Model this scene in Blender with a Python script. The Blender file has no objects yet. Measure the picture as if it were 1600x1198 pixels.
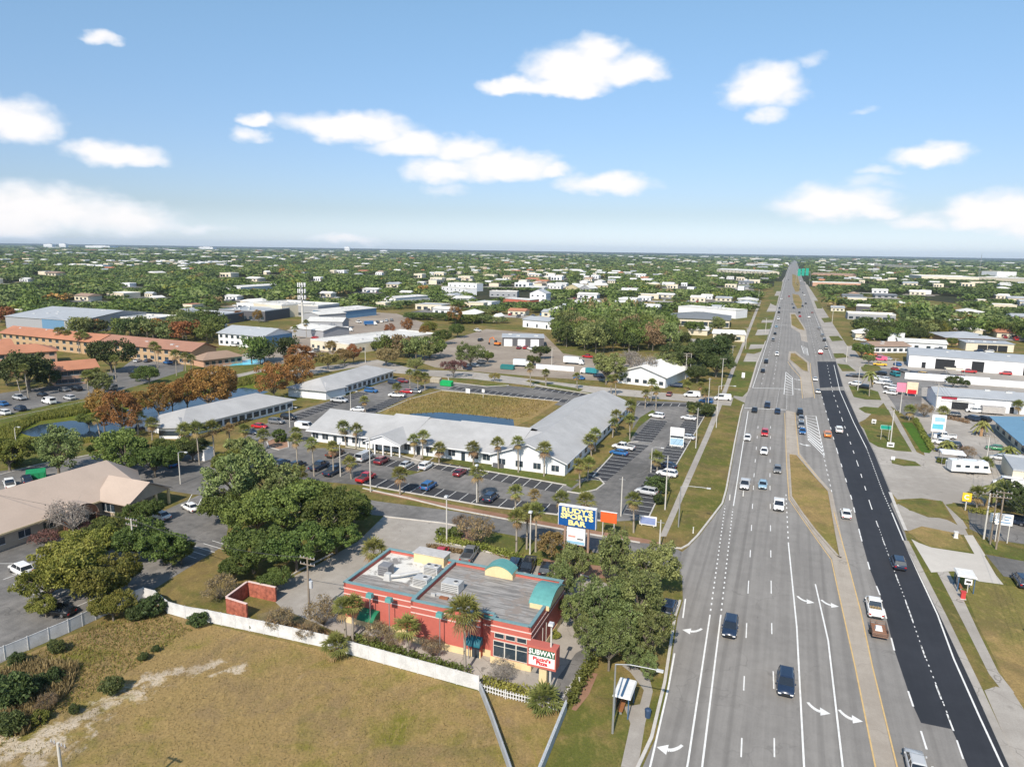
import bpy, math, random
import numpy as np
from mathutils import Vector, Matrix
R = math.radians
S = bpy.context.scene
COL = S.collection
# ------------------------------------------------------------------ camera
FPX, CAMH, CX, CY = 1109.0, 50.0, 800.0, 599.0
PITCH, ROLL = math.atan(208/1109.0), R(.86)
_f = np.array([0, math.cos(PITCH), -math.sin(PITCH)])
_r0 = np.array([1., 0, 0]); _u0 = np.array([0, math.sin(PITCH), math.cos(PITCH)])
_R = math.cos(ROLL)*_r0 + math.sin(ROLL)*_u0
_U = -math.sin(ROLL)*_r0 + math.cos(ROLL)*_u0
cd = bpy.data.cameras.new('camera'); cam = bpy.data.objects.new('camera', cd); COL.objects.link(cam)
cd.sensor_width = 36; cd.lens = 36*FPX/1600; cd.clip_end = 60000; cd.clip_start = .5
cam.matrix_world = Matrix(((_R[0], _U[0], -_f[0], 0), (_R[1], _U[1], -_f[1], 0), (_R[2], _U[2], -_f[2], CAMH), (0, 0, 0, 1)))
S.camera = cam
# ------------------------------------------------------------------ world and sun
SUN_EL, SUN_AZ = 41.0, 18.0     # shadows run away from the camera and 18 degrees to the right
S.view_settings.view_transform = 'Standard'; S.view_settings.look = 'None'
S.view_settings.exposure = 0.31; S.view_settings.gamma = 1
sd = bpy.data.lights.new('sun', 'SUN'); sd.energy = 4.7; sd.angle = R(.5); sd.color = (1, .90, .77)
so = bpy.data.objects.new('sun', sd); COL.objects.link(so)
az = R(SUN_AZ); el = R(SUN_EL)
tosun = Vector((-math.sin(az)*math.cos(el), -math.cos(az)*math.cos(el), math.sin(el)))
so.rotation_euler = tosun.to_track_quat('Z', 'Y').to_euler(); so.location = (0, -30, 120)
W = bpy.data.worlds.new('World'); S.world = W; W.use_nodes = True
nt = W.node_tree; N = nt.nodes; L = nt.links; N.clear()
class NB:
    """small helper to write node maths"""
    def __init__(s, nt): s.nt = nt; s.N = nt.nodes; s.L = nt.links
    def node(s, t, **k):
        n = s.N.new(t)
        for a, b in k.items(): setattr(n, a, b)
        return n
    def put(s, sock, v):
        if hasattr(v, 'is_output'): s.L.new(v, sock)
        elif v is not None: sock.default_value = v
    def m(s, op, a, b=None, c=None, clamp=False):
        n = s.node('ShaderNodeMath', operation=op, use_clamp=clamp)
        s.put(n.inputs[0], a); s.put(n.inputs[1], b); s.put(n.inputs[2], c)
        return n.outputs[0]
    def noise(s, vec, scale, detail=4, rough=.55, dist=0, dim='3D'):
        n = s.node('ShaderNodeTexNoise', noise_dimensions=dim)
        if vec is not None: s.L.new(vec, n.inputs['Vector'])
        n.inputs['Scale'].default_value = scale; n.inputs['Detail'].default_value = detail
        n.inputs['Roughness'].default_value = rough; n.inputs['Distortion'].default_value = dist
        return n.outputs['Fac']
    def ramp(s, v, a, b, x=0., y=1., smooth=True):
        n = s.node('ShaderNodeMapRange'); n.interpolation_type = 'SMOOTHSTEP' if smooth else 'LINEAR'
        s.put(n.inputs[0], v); n.inputs[1].default_value = a; n.inputs[2].default_value = b
        n.inputs[3].default_value = x; n.inputs[4].default_value = y
        return n.outputs[0]
    def mix(s, f, a, b):
        n = s.node('ShaderNodeMix', data_type='RGBA')
        s.put(n.inputs[0], f)
        for i, v in ((6, a), (7, b)):
            if hasattr(v, 'is_output'): s.L.new(v, n.inputs[i])
            else: n.inputs[i].default_value = tuple(v)[:3] + (1,)
        return n.outputs[2]
    def mapping(s, vec, rot=0, scale=(1, 1, 1), loc=(0, 0, 0)):
        n = s.node('ShaderNodeMapping'); s.L.new(vec, n.inputs[0])
        n.inputs['Rotation'].default_value = (0, 0, rot); n.inputs['Scale'].default_value = scale; n.inputs['Location'].default_value = loc
        return n.outputs[0]
b = NB(nt)
sky = b.node('ShaderNodeTexSky', sky_type='NISHITA'); sky.sun_disc = False
sky.sun_elevation = el; sky.sun_rotation = R(180) + az; sky.altitude = 0; sky.air_density = 1.0; sky.dust_density = .6; sky.ozone_density = 2.5
tc = b.node('ShaderNodeTexCoord'); sep = b.node('ShaderNodeSeparateXYZ'); L.new(tc.outputs['Generated'], sep.inputs[0])
AZ = b.m('MULTIPLY', b.m('ARCTAN2', sep.outputs[0], sep.outputs[1]), 57.2958)
EL = b.m('MULTIPLY', b.m('ARCSINE', sep.outputs[2]), 57.2958)
cmb = b.node('ShaderNodeCombineXYZ'); L.new(AZ, cmb.inputs[0]); L.new(b.m('MULTIPLY', EL, 1.6), cmb.inputs[1])
n1 = b.noise(cmb.outputs[0], .33, 5, .55); n2 = b.node('ShaderNodeTexNoise'); L.new(b.mapping(cmb.outputs[0], loc=(31, 7, 3)), n2.inputs['Vector']); n2.inputs['Scale'].default_value = .33; n2.inputs['Detail'].default_value = 5
AZw = b.m('ADD', AZ, b.m('MULTIPLY', b.m('SUBTRACT', n1, .5), 3.4))
ELw = b.m('ADD', EL, b.m('MULTIPLY', b.m('SUBTRACT', n2.outputs['Fac'], .5), 1.9))
def dirdeg(x, y):
    d = _f*FPX + _R*(x-CX) - _U*(y-CY); d = d/np.linalg.norm(d)
    return math.degrees(math.atan2(d[0], d[1])), math.degrees(math.asin(d[2]))
# the clouds of the day: middle, half width, half height (as measured on the photograph, turned into sky angles), strength
CLOUDS = [(905, 112, 92, 44, 1), (985, 112, 58, 34, 1), (800, 135, 55, 16, 1), (930, 80, 50, 26, .9), (880, 140, 80, 18, 1),
 (1195, 140, 66, 40, .95), (1205, 180, 28, 16, .6), (1265, 95, 28, 10, .35), (1350, 175, 18, 6, .3),
 (545, 200, 108, 28, 1), (640, 228, 70, 26, .95), (725, 235, 60, 24, .9), (790, 262, 85, 28, .95), (690, 270, 60, 26, .9), (860, 268, 40, 14, .8), (700, 298, 36, 10, .4),
 (405, 190, 32, 12, .8), (393, 215, 32, 14, .65), (945, 290, 80, 20, .85),
 (160, 62, 32, 11, .7), (40, 200, 66, 42, .95), (0, 185, 50, 34, .9), (180, 244, 74, 22, .9), (225, 255, 40, 12, .7),
 (60, 330, 130, 46, .9), (190, 345, 100, 36, .75), (10, 350, 90, 34, .85), (300, 357, 60, 10, .4),
 (1455, 245, 64, 20, .9), (1300, 322, 104, 32, .95), (1375, 330, 50, 16, .8), (1350, 285, 45, 12, .35), (1375, 268, 28, 8, .4),
 (1560, 335, 90, 38, .95), (1440, 345, 60, 16, .6), (1600, 345, 60, 40, .9), (540, 377, 55, 10, .6), (1700, 260, 90, 30, .9), (-120, 250, 90, 30, .9), (-140, 120, 80, 26, .9), (1760, 120, 90, 30, .9)]
acc = None
for (x, y, rx, ry, k) in CLOUDS:
    a0, e0 = dirdeg(x, y); a1, e1 = dirdeg(x+rx, y); a2, e2 = dirdeg(x, y-ry)
    ra = max(abs(a1-a0), .5); re = max(abs(e2-e0), .25)
    u = b.m('MULTIPLY', b.m('SUBTRACT', AZw, a0), 1/ra); v = b.m('MULTIPLY', b.m('SUBTRACT', ELw, e0), 1/re)
    v = b.m('MULTIPLY', v, b.m('ADD', 1.0, b.m('MULTIPLY', b.m('LESS_THAN', v, 0), .35)))
    d = b.m('ADD', b.m('MULTIPLY', u, u), b.m('MULTIPLY', v, v))
    w = b.m('MULTIPLY', b.m('SUBTRACT', 1.25, d), k)
    acc = w if acc is None else b.m('SMOOTH_MAX', acc, w, .25)
n3 = b.noise(cmb.outputs[0], .8, 4, .5)
dens = b.ramp(b.m('ADD', acc, b.m('MULTIPLY', b.m('SUBTRACT', n3, .5), .8)), -.25, 1.05)
cloudcol = b.mix(b.ramp(acc, .1, 1.0), (.84, .88, .94), (.97, .94, .93))
hor = b.ramp(EL, 0, 24)
# the photograph's sky is a little paler and bluer than the model's: a gentle filter by height
filt = b.mix(b.ramp(EL, 0, 3.2), (.86, .965, 1.31), b.mix(hor, (.61, .64, .79), (.93, 1.08, 1.04)))
mul = b.node('ShaderNodeMix', data_type='RGBA', blend_type='MULTIPLY'); mul.inputs[0].default_value = 1
L.new(sky.outputs[0], mul.inputs[6]); L.new(filt, mul.inputs[7])
bg1 = b.node('ShaderNodeBackground'); hs0 = b.node('ShaderNodeHueSaturation'); hs0.inputs['Saturation'].default_value = .97; hs0.inputs['Value'].default_value = 1.10; L.new(mul.outputs[2], hs0.inputs['Color']); L.new(hs0.outputs[0], bg1.inputs[0]); bg1.inputs[1].default_value = .117
bg2 = b.node('ShaderNodeBackground'); L.new(cloudcol, bg2.inputs[0]); bg2.inputs[1].default_value = .90
ms = b.node('ShaderNodeMixShader'); L.new(b.m('MULTIPLY', dens, .96), ms.inputs[0]); L.new(bg1.outputs[0], ms.inputs[1]); L.new(bg2.outputs[0], ms.inputs[2])
wo = b.node('ShaderNodeOutputWorld'); L.new(ms.outputs[0], wo.inputs[0])

# ------------------------------------------------------------------ picture point -> place on a level plane
def U(x, y, z=0.0):
    d = _f*FPX + _R*(x-CX) - _U*(y-CY); t = (z-CAMH)/d[2]
    return Vector((d[0]*t, d[1]*t, z))
def proj(p):
    v = np.array(p, float)-np.array([0, 0, CAMH]); zc = v.dot(_f)
    return CX+FPX*v.dot(_R)/zc, CY-FPX*v.dot(_U)/zc, zc
RZ = R(-21.08)                         # the street grid: local x runs across the highway, local y along it
E2 = Vector((math.cos(RZ), math.sin(RZ), 0)); E1 = Vector((-math.sin(RZ), math.cos(RZ), 0))
def height_at(base, ytop):
    lo, hi = 0., 48.
    for _ in range(30):
        m = (lo+hi)/2
        if proj((base[0], base[1], m))[1] > ytop: lo = m
        else: hi = m
    return lo

# ------------------------------------------------------------------ materials
MATS = {}
def newmat(name):
    m = bpy.data.materials.new(name); m.use_nodes = True; nt = m.node_tree; nt.nodes.clear()
    b = NB(nt); o = b.node('ShaderNodeOutputMaterial'); p = b.node('ShaderNodeBsdfPrincipled'); nt.links.new(p.outputs[0], o.inputs[0])
    MATS[name] = m
    return m, b, p, o
def mat(name, col, rough=.8, var=.12, scale=1.5, metal=0., bump=0., spec=.4, rnd=0., stretch=(1, 1, 1), coat=0.):
    if name in MATS: return MATS[name]
    m, b, p, o = newmat(name)
    tc = b.node('ShaderNodeTexCoord'); v = b.mapping(tc.outputs['Object'], scale=stretch)
    n = b.noise(v, scale, 5, .6); n2 = b.noise(v, scale*9, 3, .6)
    f = b.ramp(b.m('ADD', b.m('MULTIPLY', n, .65), b.m('MULTIPLY', n2, .35)), .3, .7)
    c = b.mix(f, [x*(1-var) for x in col], [min(1, x*(1+var)) for x in col])
    if rnd:
        oi = b.node('ShaderNodeObjectInfo'); hs = b.node('ShaderNodeHueSaturation'); b.L.new(c, hs.inputs['Color'])
        b.L.new(b.ramp(oi.outputs['Random'], 0, 1, 1-rnd, 1+rnd, False), hs.inputs['Value']); c = hs.outputs[0]
    b.L.new(c, p.inputs['Base Color']); p.inputs['Roughness'].default_value = rough; p.inputs['Metallic'].default_value = metal
    p.inputs['Specular IOR Level'].default_value = spec; p.inputs['Coat Weight'].default_value = coat; p.inputs['Coat Roughness'].default_value = .08
    if bump:
        bn = b.node('ShaderNodeBump'); bn.inputs['Strength'].default_value = bump; bn.inputs['Distance'].default_value = .05
        b.L.new(n2, bn.inputs['Height']); b.L.new(bn.outputs[0], p.inputs['Normal'])
    return m
def paint(name, col, rough=.3):
    return mat('paint_'+name, col, rough, .03, .5, coat=.6, spec=.5)
def roofmat(name, col, rows=0., var=.15, rough=.85, metal=0., ang=0.):
    if name in MATS: return MATS[name]
    m, b, p, o = newmat(name)
    g = b.node('ShaderNodeNewGeometry'); pos = b.mapping(g.outputs['Position'], rot=-RZ+ang)
    n = b.noise(pos, .25, 5, .6); n2 = b.noise(b.mapping(pos, scale=(1, 3.5, 1)), 2.2, 4, .7); n3 = b.noise(pos, .05, 3, .5)
    f = b.m('ADD', b.m('ADD', b.m('MULTIPLY', n, .35), b.m('MULTIPLY', n2, .4)), b.m('MULTIPLY', n3, .25))
    f = b.ramp(f, .35, .65)
    if rows:
        w = b.node('ShaderNodeTexWave', wave_type='BANDS', bands_direction='X' if ang == 0 and rows > 0 else 'X'); b.L.new(pos, w.inputs[0]); w.inputs['Scale'].default_value = abs(rows); w.inputs['Distortion'].default_value = .3
        f = b.m('MULTIPLY', f, b.ramp(w.outputs['Fac'], 0, .35, .55, 1))
    c = b.mix(f, [x*(1-var) for x in col], [min(1, x*(1+var)) for x in col])
    b.L.new(c, p.inputs['Base Color']); p.inputs['Roughness'].default_value = rough; p.inputs['Metallic'].default_value = metal
    return m
def asphalt(name, c0, c1, crack=.5, streak=.5, lanes=False):
    m, b, p, o = newmat(name)
    g = b.node('ShaderNodeNewGeometry'); pos = b.mapping(g.outputs['Position'], rot=-RZ)
    big = b.noise(pos, .045, 5, .6); st = b.noise(b.mapping(pos, scale=(1, .035, 1)), .9, 5, .65)
    fine = b.noise(pos, 6, 3, .7); mid = b.noise(pos, .5, 4, .6)
    f = b.m('ADD', b.m('MULTIPLY', big, .9-streak*.5), b.m('MULTIPLY', st, streak*.7))
    f = b.m('ADD', f, b.m('MULTIPLY', b.m('SUBTRACT', mid, .5), .35)); f = b.m('ADD', f, b.m('MULTIPLY', b.m('SUBTRACT', fine, .5), .3))
    f = b.ramp(f, .3, .72)
    c = b.mix(f, c0, c1)
    if lanes:
        sx = b.node('ShaderNodeSeparateXYZ'); b.L.new(pos, sx.inputs[0]); tr_ = b.noise(b.mapping(pos, scale=(1, .012, 1)), .55, 3, .6); wv = b.m('SINE', b.m('MULTIPLY', b.m('ADD', sx.outputs[0], b.m('MULTIPLY', tr_, 1.5)), 3.49)); oil = b.noise(b.mapping(pos, scale=(1, .2, 1)), 1.6, 5, .75)
        c = b.mix(b.m('MULTIPLY', b.ramp(wv, .1, 1), b.ramp(b.noise(b.mapping(pos, scale=(.4, .006, 1)), .5, 3, .6), .35, .65, .08, .36)), c, [x*.62 for x in c0]); c = b.mix(b.ramp(oil, .64, .74, 0, .5), c, [x*.5 for x in c0])
    if crack:
        wp = b.node('ShaderNodeVectorMath', operation='ADD'); nn = b.node('ShaderNodeTexNoise'); b.L.new(pos, nn.inputs[0]); nn.inputs['Scale'].default_value = .35
        b.L.new(pos, wp.inputs[0]); sc = b.node('ShaderNodeVectorMath', operation='SCALE'); b.L.new(nn.outputs['Color'], sc.inputs[0]); sc.inputs['Scale'].default_value = 4; b.L.new(sc.outputs[0], wp.inputs[1])
        vo = b.node('ShaderNodeTexVoronoi', feature='DISTANCE_TO_EDGE'); b.L.new(wp.outputs[0], vo.inputs['Vector']); vo.inputs['Scale'].default_value = .11
        k = b.m('MULTIPLY', b.ramp(vo.outputs['Distance'], .003, .010, 1, 0), crack)
        k = b.m('MULTIPLY', k, b.ramp(big, .42, .6))
        c = b.mix(k, c, [x*.45 for x in c0])
        v2 = b.node('ShaderNodeTexVoronoi'); b.L.new(pos, v2.inputs['Vector']); v2.inputs['Scale'].default_value = .16
        c = b.mix(b.m('MULTIPLY', b.ramp(v2.outputs['Distance'], .03, .09, 1, 0), crack*.5), c, [x*.5 for x in c0])
    b.L.new(c, p.inputs['Base Color']); p.inputs['Roughness'].default_value = .88; p.inputs['Specular IOR Level'].default_value = .25
    bn = b.node('ShaderNodeBump'); bn.inputs['Strength'].default_value = .25; bn.inputs['Distance'].default_value = .02; b.L.new(fine, bn.inputs['Height']); b.L.new(bn.outputs[0], p.inputs['Normal'])
    return m
def grass(name, green, dry, bare, dryness=.5, bareness=.1, sand=None):
    m, b, p, o = newmat(name)
    g = b.node('ShaderNodeNewGeometry'); pos = g.outputs['Position']
    big = b.noise(pos, .035, 5, .6, .3); mid = b.noise(b.mapping(pos, loc=(50, 9, 0)), .22, 5, .65, .4); fine = b.noise(pos, 3.6, 5, .8); tuft = b.noise(b.mapping(pos, rot=.6, scale=(1, .45, 1)), 1.0, 4, .7)
    f = b.m('ADD', b.m('MULTIPLY', big, .6), b.m('MULTIPLY', mid, .4))
    c = b.mix(b.ramp(f, .60-dryness*.3, .74-dryness*.3+.02), green, dry)
    c = b.mix(b.m('MULTIPLY', b.ramp(mid, .62, .74), bareness*4 if bareness < .25 else 1), c, bare)
    if sand:
        sp = b.node('ShaderNodeSeparateXYZ'); b.L.new(pos, sp.inputs[0]); best = None
        for (x0, y0, x1, y1, w) in sand:
            A = U(x0, y0); B = U(x1, y1); d = (B-A); ln = d.length; d.normalize()
            px = b.m('SUBTRACT', sp.outputs[0], A.x); py = b.m('SUBTRACT', sp.outputs[1], A.y)
            al = b.m('ADD', b.m('MULTIPLY', px, d.x), b.m('MULTIPLY', py, d.y)); al = b.m('SUBTRACT', al, b.m('MINIMUM', b.m('MAXIMUM', al, 0), ln))
            pe = b.m('ADD', b.m('MULTIPLY', px, -d.y), b.m('MULTIPLY', py, d.x))
            q = b.m('SQRT', b.m('ADD', b.m('MULTIPLY', al, al), b.m('MULTIPLY', pe, pe)))
            q = b.m('SUBTRACT', 1, b.m('MULTIPLY', q, 1/w))
            best = q if best is None else b.m('MAXIMUM', best, q)
        s1 = b.noise(pos, .55, 5, .7, .5)
        best = b.m('MAXIMUM', best, -1.5); k = b.ramp(b.m('ADD', b.m('MULTIPLY', best, .42), b.m('MULTIPLY', b.m('SUBTRACT', s1, .5), 1.7)), .12, .42)
        c = b.mix(b.m('MULTIPLY', k, .85), c, (.62, .53, .42))
    pat = b.noise(b.mapping(pos, rot=.4, loc=(7, 3, 0)), .11, 6, .72, .8)
    c = b.mix(b.m('MULTIPLY', b.ramp(pat, .46, .62), .42), c, [bare[0]*.52, bare[1]*.50, bare[2]*.52]); c = b.mix(b.m('MULTIPLY', b.ramp(pat, .42, .30), .45), c, [green[0]*1.35, green[1]*1.35, green[2]])
    c = b.mix(b.ramp(fine, .35, .65), c, b.mix(.38, c, (.02, .022, .008)))
    c = b.mix(b.m('MULTIPLY', b.ramp(tuft, .5, .7), .3), c, [x*1.5 for x in dry])
    b.L.new(c, p.inputs['Base Color']); p.inputs['Roughness'].default_value = .95; p.inputs['Specular IOR Level'].default_value = .1
    bn = b.node('ShaderNodeBump'); bn.inputs['Strength'].default_value = .4; bn.inputs['Distance'].default_value = .12
    b.L.new(b.m('ADD', fine, tuft), bn.inputs['Height']); b.L.new(bn.outputs[0], p.inputs['Normal'])
    return m
def leafmat(name, c0, c1, rnd=.25, hue=.02, trans=.25):
    m, b, p, o = newmat(name)
    tc = b.node('ShaderNodeTexCoord'); g = b.node('ShaderNodeNewGeometry')
    n = b.noise(tc.outputs['Object'], .55, 3, .6); n2 = b.noise(tc.outputs['Object'], 3.5, 2, .6)
    f = b.ramp(b.m('ADD', b.m('MULTIPLY', n, .6), b.m('MULTIPLY', n2, .4)), .32, .68)
    c = b.mix(f, c0, c1)
    oi = b.node('ShaderNodeObjectInfo'); hs = b.node('ShaderNodeHueSaturation'); b.L.new(c, hs.inputs['Color'])
    b.L.new(b.ramp(oi.outputs['Random'], 0, 1, 1-rnd, 1+rnd, False), hs.inputs['Value'])
    b.L.new(b.ramp(b.m('FRACT', b.m('MULTIPLY', oi.outputs['Random'], 7.3)), 0, 1, .5-hue, .5+hue, False), hs.inputs['Hue'])
    b.L.new(hs.outputs[0], p.inputs['Base Color']); p.inputs['Roughness'].default_value = .6; p.inputs['Specular IOR Level'].default_value = .25
    t = b.node('ShaderNodeBsdfTranslucent'); b.L.new(hs.outputs[0], t.inputs[0]); mx = b.node('ShaderNodeMixShader'); mx.inputs[0].default_value = trans
    b.L.new(p.outputs[0], mx.inputs[1]); b.L.new(t.outputs[0], mx.inputs[2]); b.L.new(mx.outputs[0], o.inputs[0])
    return m
def water(name, col, rough=.06):
    m, b, p, o = newmat(name)
    g = b.node('ShaderNodeNewGeometry'); n = b.noise(g.outputs['Position'], 1.4, 4, .6)
    n2 = b.noise(g.outputs['Position'], .08, 3, .6)
    b.L.new(b.mix(b.ramp(n2, .35, .65), col, [x*1.6 for x in col]), p.inputs['Base Color']); p.inputs['Roughness'].default_value = rough; p.inputs['IOR'].default_value = 1.33
    bn = b.node('ShaderNodeBump'); bn.inputs['Strength'].default_value = .12; bn.inputs['Distance'].default_value = .05; b.L.new(n, bn.inputs['Height']); b.L.new(bn.outputs[0], p.inputs['Normal'])
    return m
M_ROAD = asphalt('grey_road_asphalt', (.190, .180, .168), (.270, .257, .240), .3, .8, True)
M_NEW = asphalt('fresh_black_asphalt', (.026, .029, .036), (.038, .041, .050), 0, .5)
M_LOT = asphalt('dark_lot_asphalt', (.105, .102, .098), (.255, .243, .23), .6, .25)
M_LOT2 = asphalt('worn_lot_asphalt', (.115, .112, .108), (.25, .24, .23), .8, .2)
M_CONC = asphalt('weathered_concrete', (.29, .265, .235), (.44, .41, .37), .7, .15)
M_CONCW = asphalt('pale_new_concrete', (.47, .44, .40), (.56, .53, .48), .2, .1)
M_DIRT = asphalt('brown_yard', (.25, .205, .165), (.36, .31, .25), 0, .1)
M_MED = asphalt('tan_median_concrete', (.30, .262, .22), (.42, .375, .32), .5, .5)
M_BRICK = asphalt('red_mulch', (.23, .125, .08), (.36, .22, .15), 0, .3)
M_WHITE = mat('white_road_paint', (.72, .72, .70), .7, .14, 1.2)
M_YEL = mat('yellow_road_paint', (.58, .40, .17), .7, .15, 1.2)
M_KERB = mat('kerb_concrete', (.50, .475, .44), .9, .15, .6)
M_GRASS = grass('verge_grass', (.125, .135, .032), (.255, .19, .07), (.28, .20, .11), .56, .12)
M_LAWN = grass('lawn_grass', (.105, .135, .030), (.225, .18, .06), (.26, .19, .095), .45, .12)
M_GREEN = grass('green_lawn', (.07, .15, .02), (.10, .16, .03), (.12, .13, .04), .2, 0)
M_GOLD = grass('dry_golden_grass', (.20, .18, .055), (.34, .24, .10), (.33, .24, .13), .62, .1)
M_FIELD = grass('field_grass', (.185, .175, .032), (.335, .235, .10), (.42, .31, .19), .74, .14,
    sand=[(0, 1185, 70, 1165, 5.0), (70, 1150, 160, 1105, 2.8), (160, 1105, 240, 1068, 2.6), (230, 1060, 330, 1040, 1.8), (335, 1052, 375, 1042, 1.3), (0, 1150, 60, 1195, 2.0)])
M_WEED = grass('tall_marsh_grass', (.12, .16, .02), (.26, .24, .04), (.25, .2, .06), .35, 0)
M_FOREST = grass('far_ground', (.030, .038, .015), (.07, .062, .032), (.13, .11, .08), .45, .08)
M_WATER = water('pond_water', (.010, .030, .055)); M_WATER2 = water('dark_pond_water', (.012, .022, .035)); M_POOL = water('pool_water', (.06, .42, .55), .1)
M_GLASS = mat('dark_window_glass', (.03, .045, .06), .12, .3, .8, spec=.8)
M_CARGL = mat('car_glass', (.015, .02, .028), .08, .1, 1, spec=.9)
M_TYRE = mat('tyre_rubber', (.018, .018, .018), .85); M_RIM = mat('alloy_rim', (.35, .35, .36), .35, metal=.8)
M_LAMP = mat('lamp_lens', (.8, .8, .78), .15); M_TAIL = mat('tail_lens', (.35, .01, .01), .2)
M_BARK = mat('grey_bark', (.17, .145, .115), .9, .25, 3, bump=.4); M_PALMT = mat('palm_bark', (.30, .265, .22), .9, .2, 4)
M_POLE = mat('concrete_pole', (.50, .48, .44), .85, .1, .8); M_WOODP = mat('weathered_wood_pole', (.22, .18, .14), .9, .2, 2, stretch=(1, 1, .2)); M_STEEL = mat('galvanised_steel', (.42, .43, .44), .45, .1, 1, metal=.6)
M_WIRE = mat('cable', (.06, .06, .06), .6)
LEAF = {
 'oak': leafmat('live_oak_leaves', (.050, .080, .018), (.195, .245, .062)),
 'olive': leafmat('olive_leaves', (.080, .105, .034), (.28, .32, .115)),
 'green': leafmat('bright_green_leaves', (.055, .085, .018), (.165, .205, .052)),
 'ygreen': leafmat('yellow_green_leaves', (.085, .110, .018), (.285, .28, .062)),
 'dark': leafmat('dark_green_leaves', (.032, .050, .018), (.115, .145, .045)),
 'rust': leafmat('rust_leaves', (.17, .085, .028), (.42, .215, .07), .3, .025),
 'brown': leafmat('dry_brown_leaves', (.16, .115, .06), (.36, .26, .13), .25),
 'gold': leafmat('golden_leaves', (.17, .135, .045), (.36, .27, .10), .2),
 'pink': leafmat('purple_red_leaves', (.110, .050, .048), (.24, .11, .10), .15),
 'pale': leafmat('sparse_grey_twigs', (.17, .145, .12), (.30, .26, .22), .15),
 'palm': leafmat('palm_fronds', (.10, .125, .028), (.31, .31, .10), .2),
 'palmd': leafmat('dry_palm_fronds', (.22, .15, .07), (.40, .28, .13), .1),
 'hedge': leafmat('hedge_leaves', (.055, .075, .016), (.155, .17, .042), .2)}

# ------------------------------------------------------------------ mesh building
class MB:
    def __init__(s): s.v = []; s.f = []; s.m = []; s.mats = []; s.sm = []
    def mi(s, m):
        if m not in s.mats: s.mats.append(m)
        return s.mats.index(m)
    def add(s, vs, fs, m, smooth=False):
        o = len(s.v); s.v += [tuple(v) for v in vs]; k = s.mi(m)
        for f in fs: s.f.append(tuple(i+o for i in f)); s.m.append(k); s.sm.append(smooth)
        return s
    def box(s, x0, x1, y0, y1, z0, z1, m, taper=0):
        t = taper
        return s.add([(x0, y0, z0), (x1, y0, z0), (x1, y1, z0), (x0, y1, z0), (x0+t, y0+t, z1), (x1-t, y0+t, z1), (x1-t, y1-t, z1), (x0+t, y1-t, z1)],
              [(0, 3, 2, 1), (4, 5, 6, 7), (0, 1, 5, 4), (1, 2, 6, 5), (2, 3, 7, 6), (3, 0, 4, 7)], m)
    def prism(s, pts, z0, z1, m, top=None):
        n = len(pts)
        ar = sum(pts[i][0]*pts[(i+1) % n][1]-pts[(i+1) % n][0]*pts[i][1] for i in range(n))
        if ar < 0: pts = pts[::-1]
        s.add([(p[0], p[1], z0) for p in pts]+[(p[0], p[1], z1) for p in pts], [(i, (i+1) % n, n+(i+1) % n, n+i) for i in range(n)], m)
        s.add([(p[0], p[1], z1) for p in pts], [tuple(range(n))], top or m)
        s.add([(p[0], p[1], z0) for p in pts], [tuple(range(n))[::-1]], m)
        return s
    def poly(s, pts, m): return s.add(pts, [tuple(range(len(pts)))], m)
    def tube(s, p0, p1, r0, r1, m, n=8, cap=True):
        p0 = Vector(p0); p1 = Vector(p1); d = (p1-p0)
        if d.length < 1e-6: return s
        d.normalize(); a = d.orthogonal().normalized(); c = d.cross(a)
        vs = [p0+(a*math.cos(t)+c*math.sin(t))*r0 for t in [2*math.pi*i/n for i in range(n)]]
        vs += [p1+(a*math.cos(t)+c*math.sin(t))*r1 for t in [2*math.pi*i/n for i in range(n)]]
        s.add(vs, [(i, (i+1) % n, n+(i+1) % n, n+i) for i in range(n)], m, True)
        if cap: s.add(vs, [tuple(range(n))[::-1], tuple(range(n, 2*n))], m)
        return s
    def path(s, pts, r0, r1, m, n=6):
        k = len(pts)-1
        for i in range(k): s.tube(pts[i], pts[i+1], r0+(r1-r0)*i/k, r0+(r1-r0)*(i+1)/k, m, n, i == k-1)
        return s
    def leaves(s, V, m):
        o = len(s.v); s.v += V.reshape(-1, 3).tolist(); k = s.mi(m); n = V.shape[0]
        s.f += [(o+4*i, o+4*i+1, o+4*i+2, o+4*i+3) for i in range(n)]; s.m += [k]*n; s.sm += [False]*n
        return s
    def mesh(s, name):
        me = bpy.data.meshes.new(name); me.from_pydata(s.v, [], s.f)
        for m in s.mats: me.materials.append(m)
        me.polygons.foreach_set('material_index', s.m); me.polygons.foreach_set('use_smooth', s.sm); me.update()
        return me
def obj(name, me, parent=None, loc=None, rz=None, sc=None, mats=None):
    if isinstance(me, MB): me = me.mesh(name)
    o = bpy.data.objects.new(name, me); COL.objects.link(o)
    if parent: o.parent = parent
    if loc is not None: o.location = loc
    if rz is not None: o.rotation_euler = (0, 0, rz)
    if sc is not None: o.scale = sc if hasattr(sc, '__len__') else (sc, sc, sc)
    if mats:
        for i, m in mats.items(): o.material_slots[i].link = 'OBJECT'; o.material_slots[i].material = m
    return o
def tag(o, label, cat, group=None):
    o['label'] = label; o['category'] = cat
    if group: o['group'] = group
    return o
def thing(name, label, cat, loc=(0, 0, 0), rz=0, group=None, sc=None):
    o = bpy.data.objects.new(name, None); COL.objects.link(o); o.empty_display_size = .3
    o.location = loc; o.rotation_euler = (0, 0, rz)
    if sc is not None: o.scale = sc if hasattr(sc, '__len__') else (sc, sc, sc)
    return tag(o, label, cat, group)
def struct(name, me, kind='structure'):
    o = obj(name, me); o['kind'] = kind; return o
ZK = [0.0]
def nz(step=.006): ZK[0] += step; return ZK[0]
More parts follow.
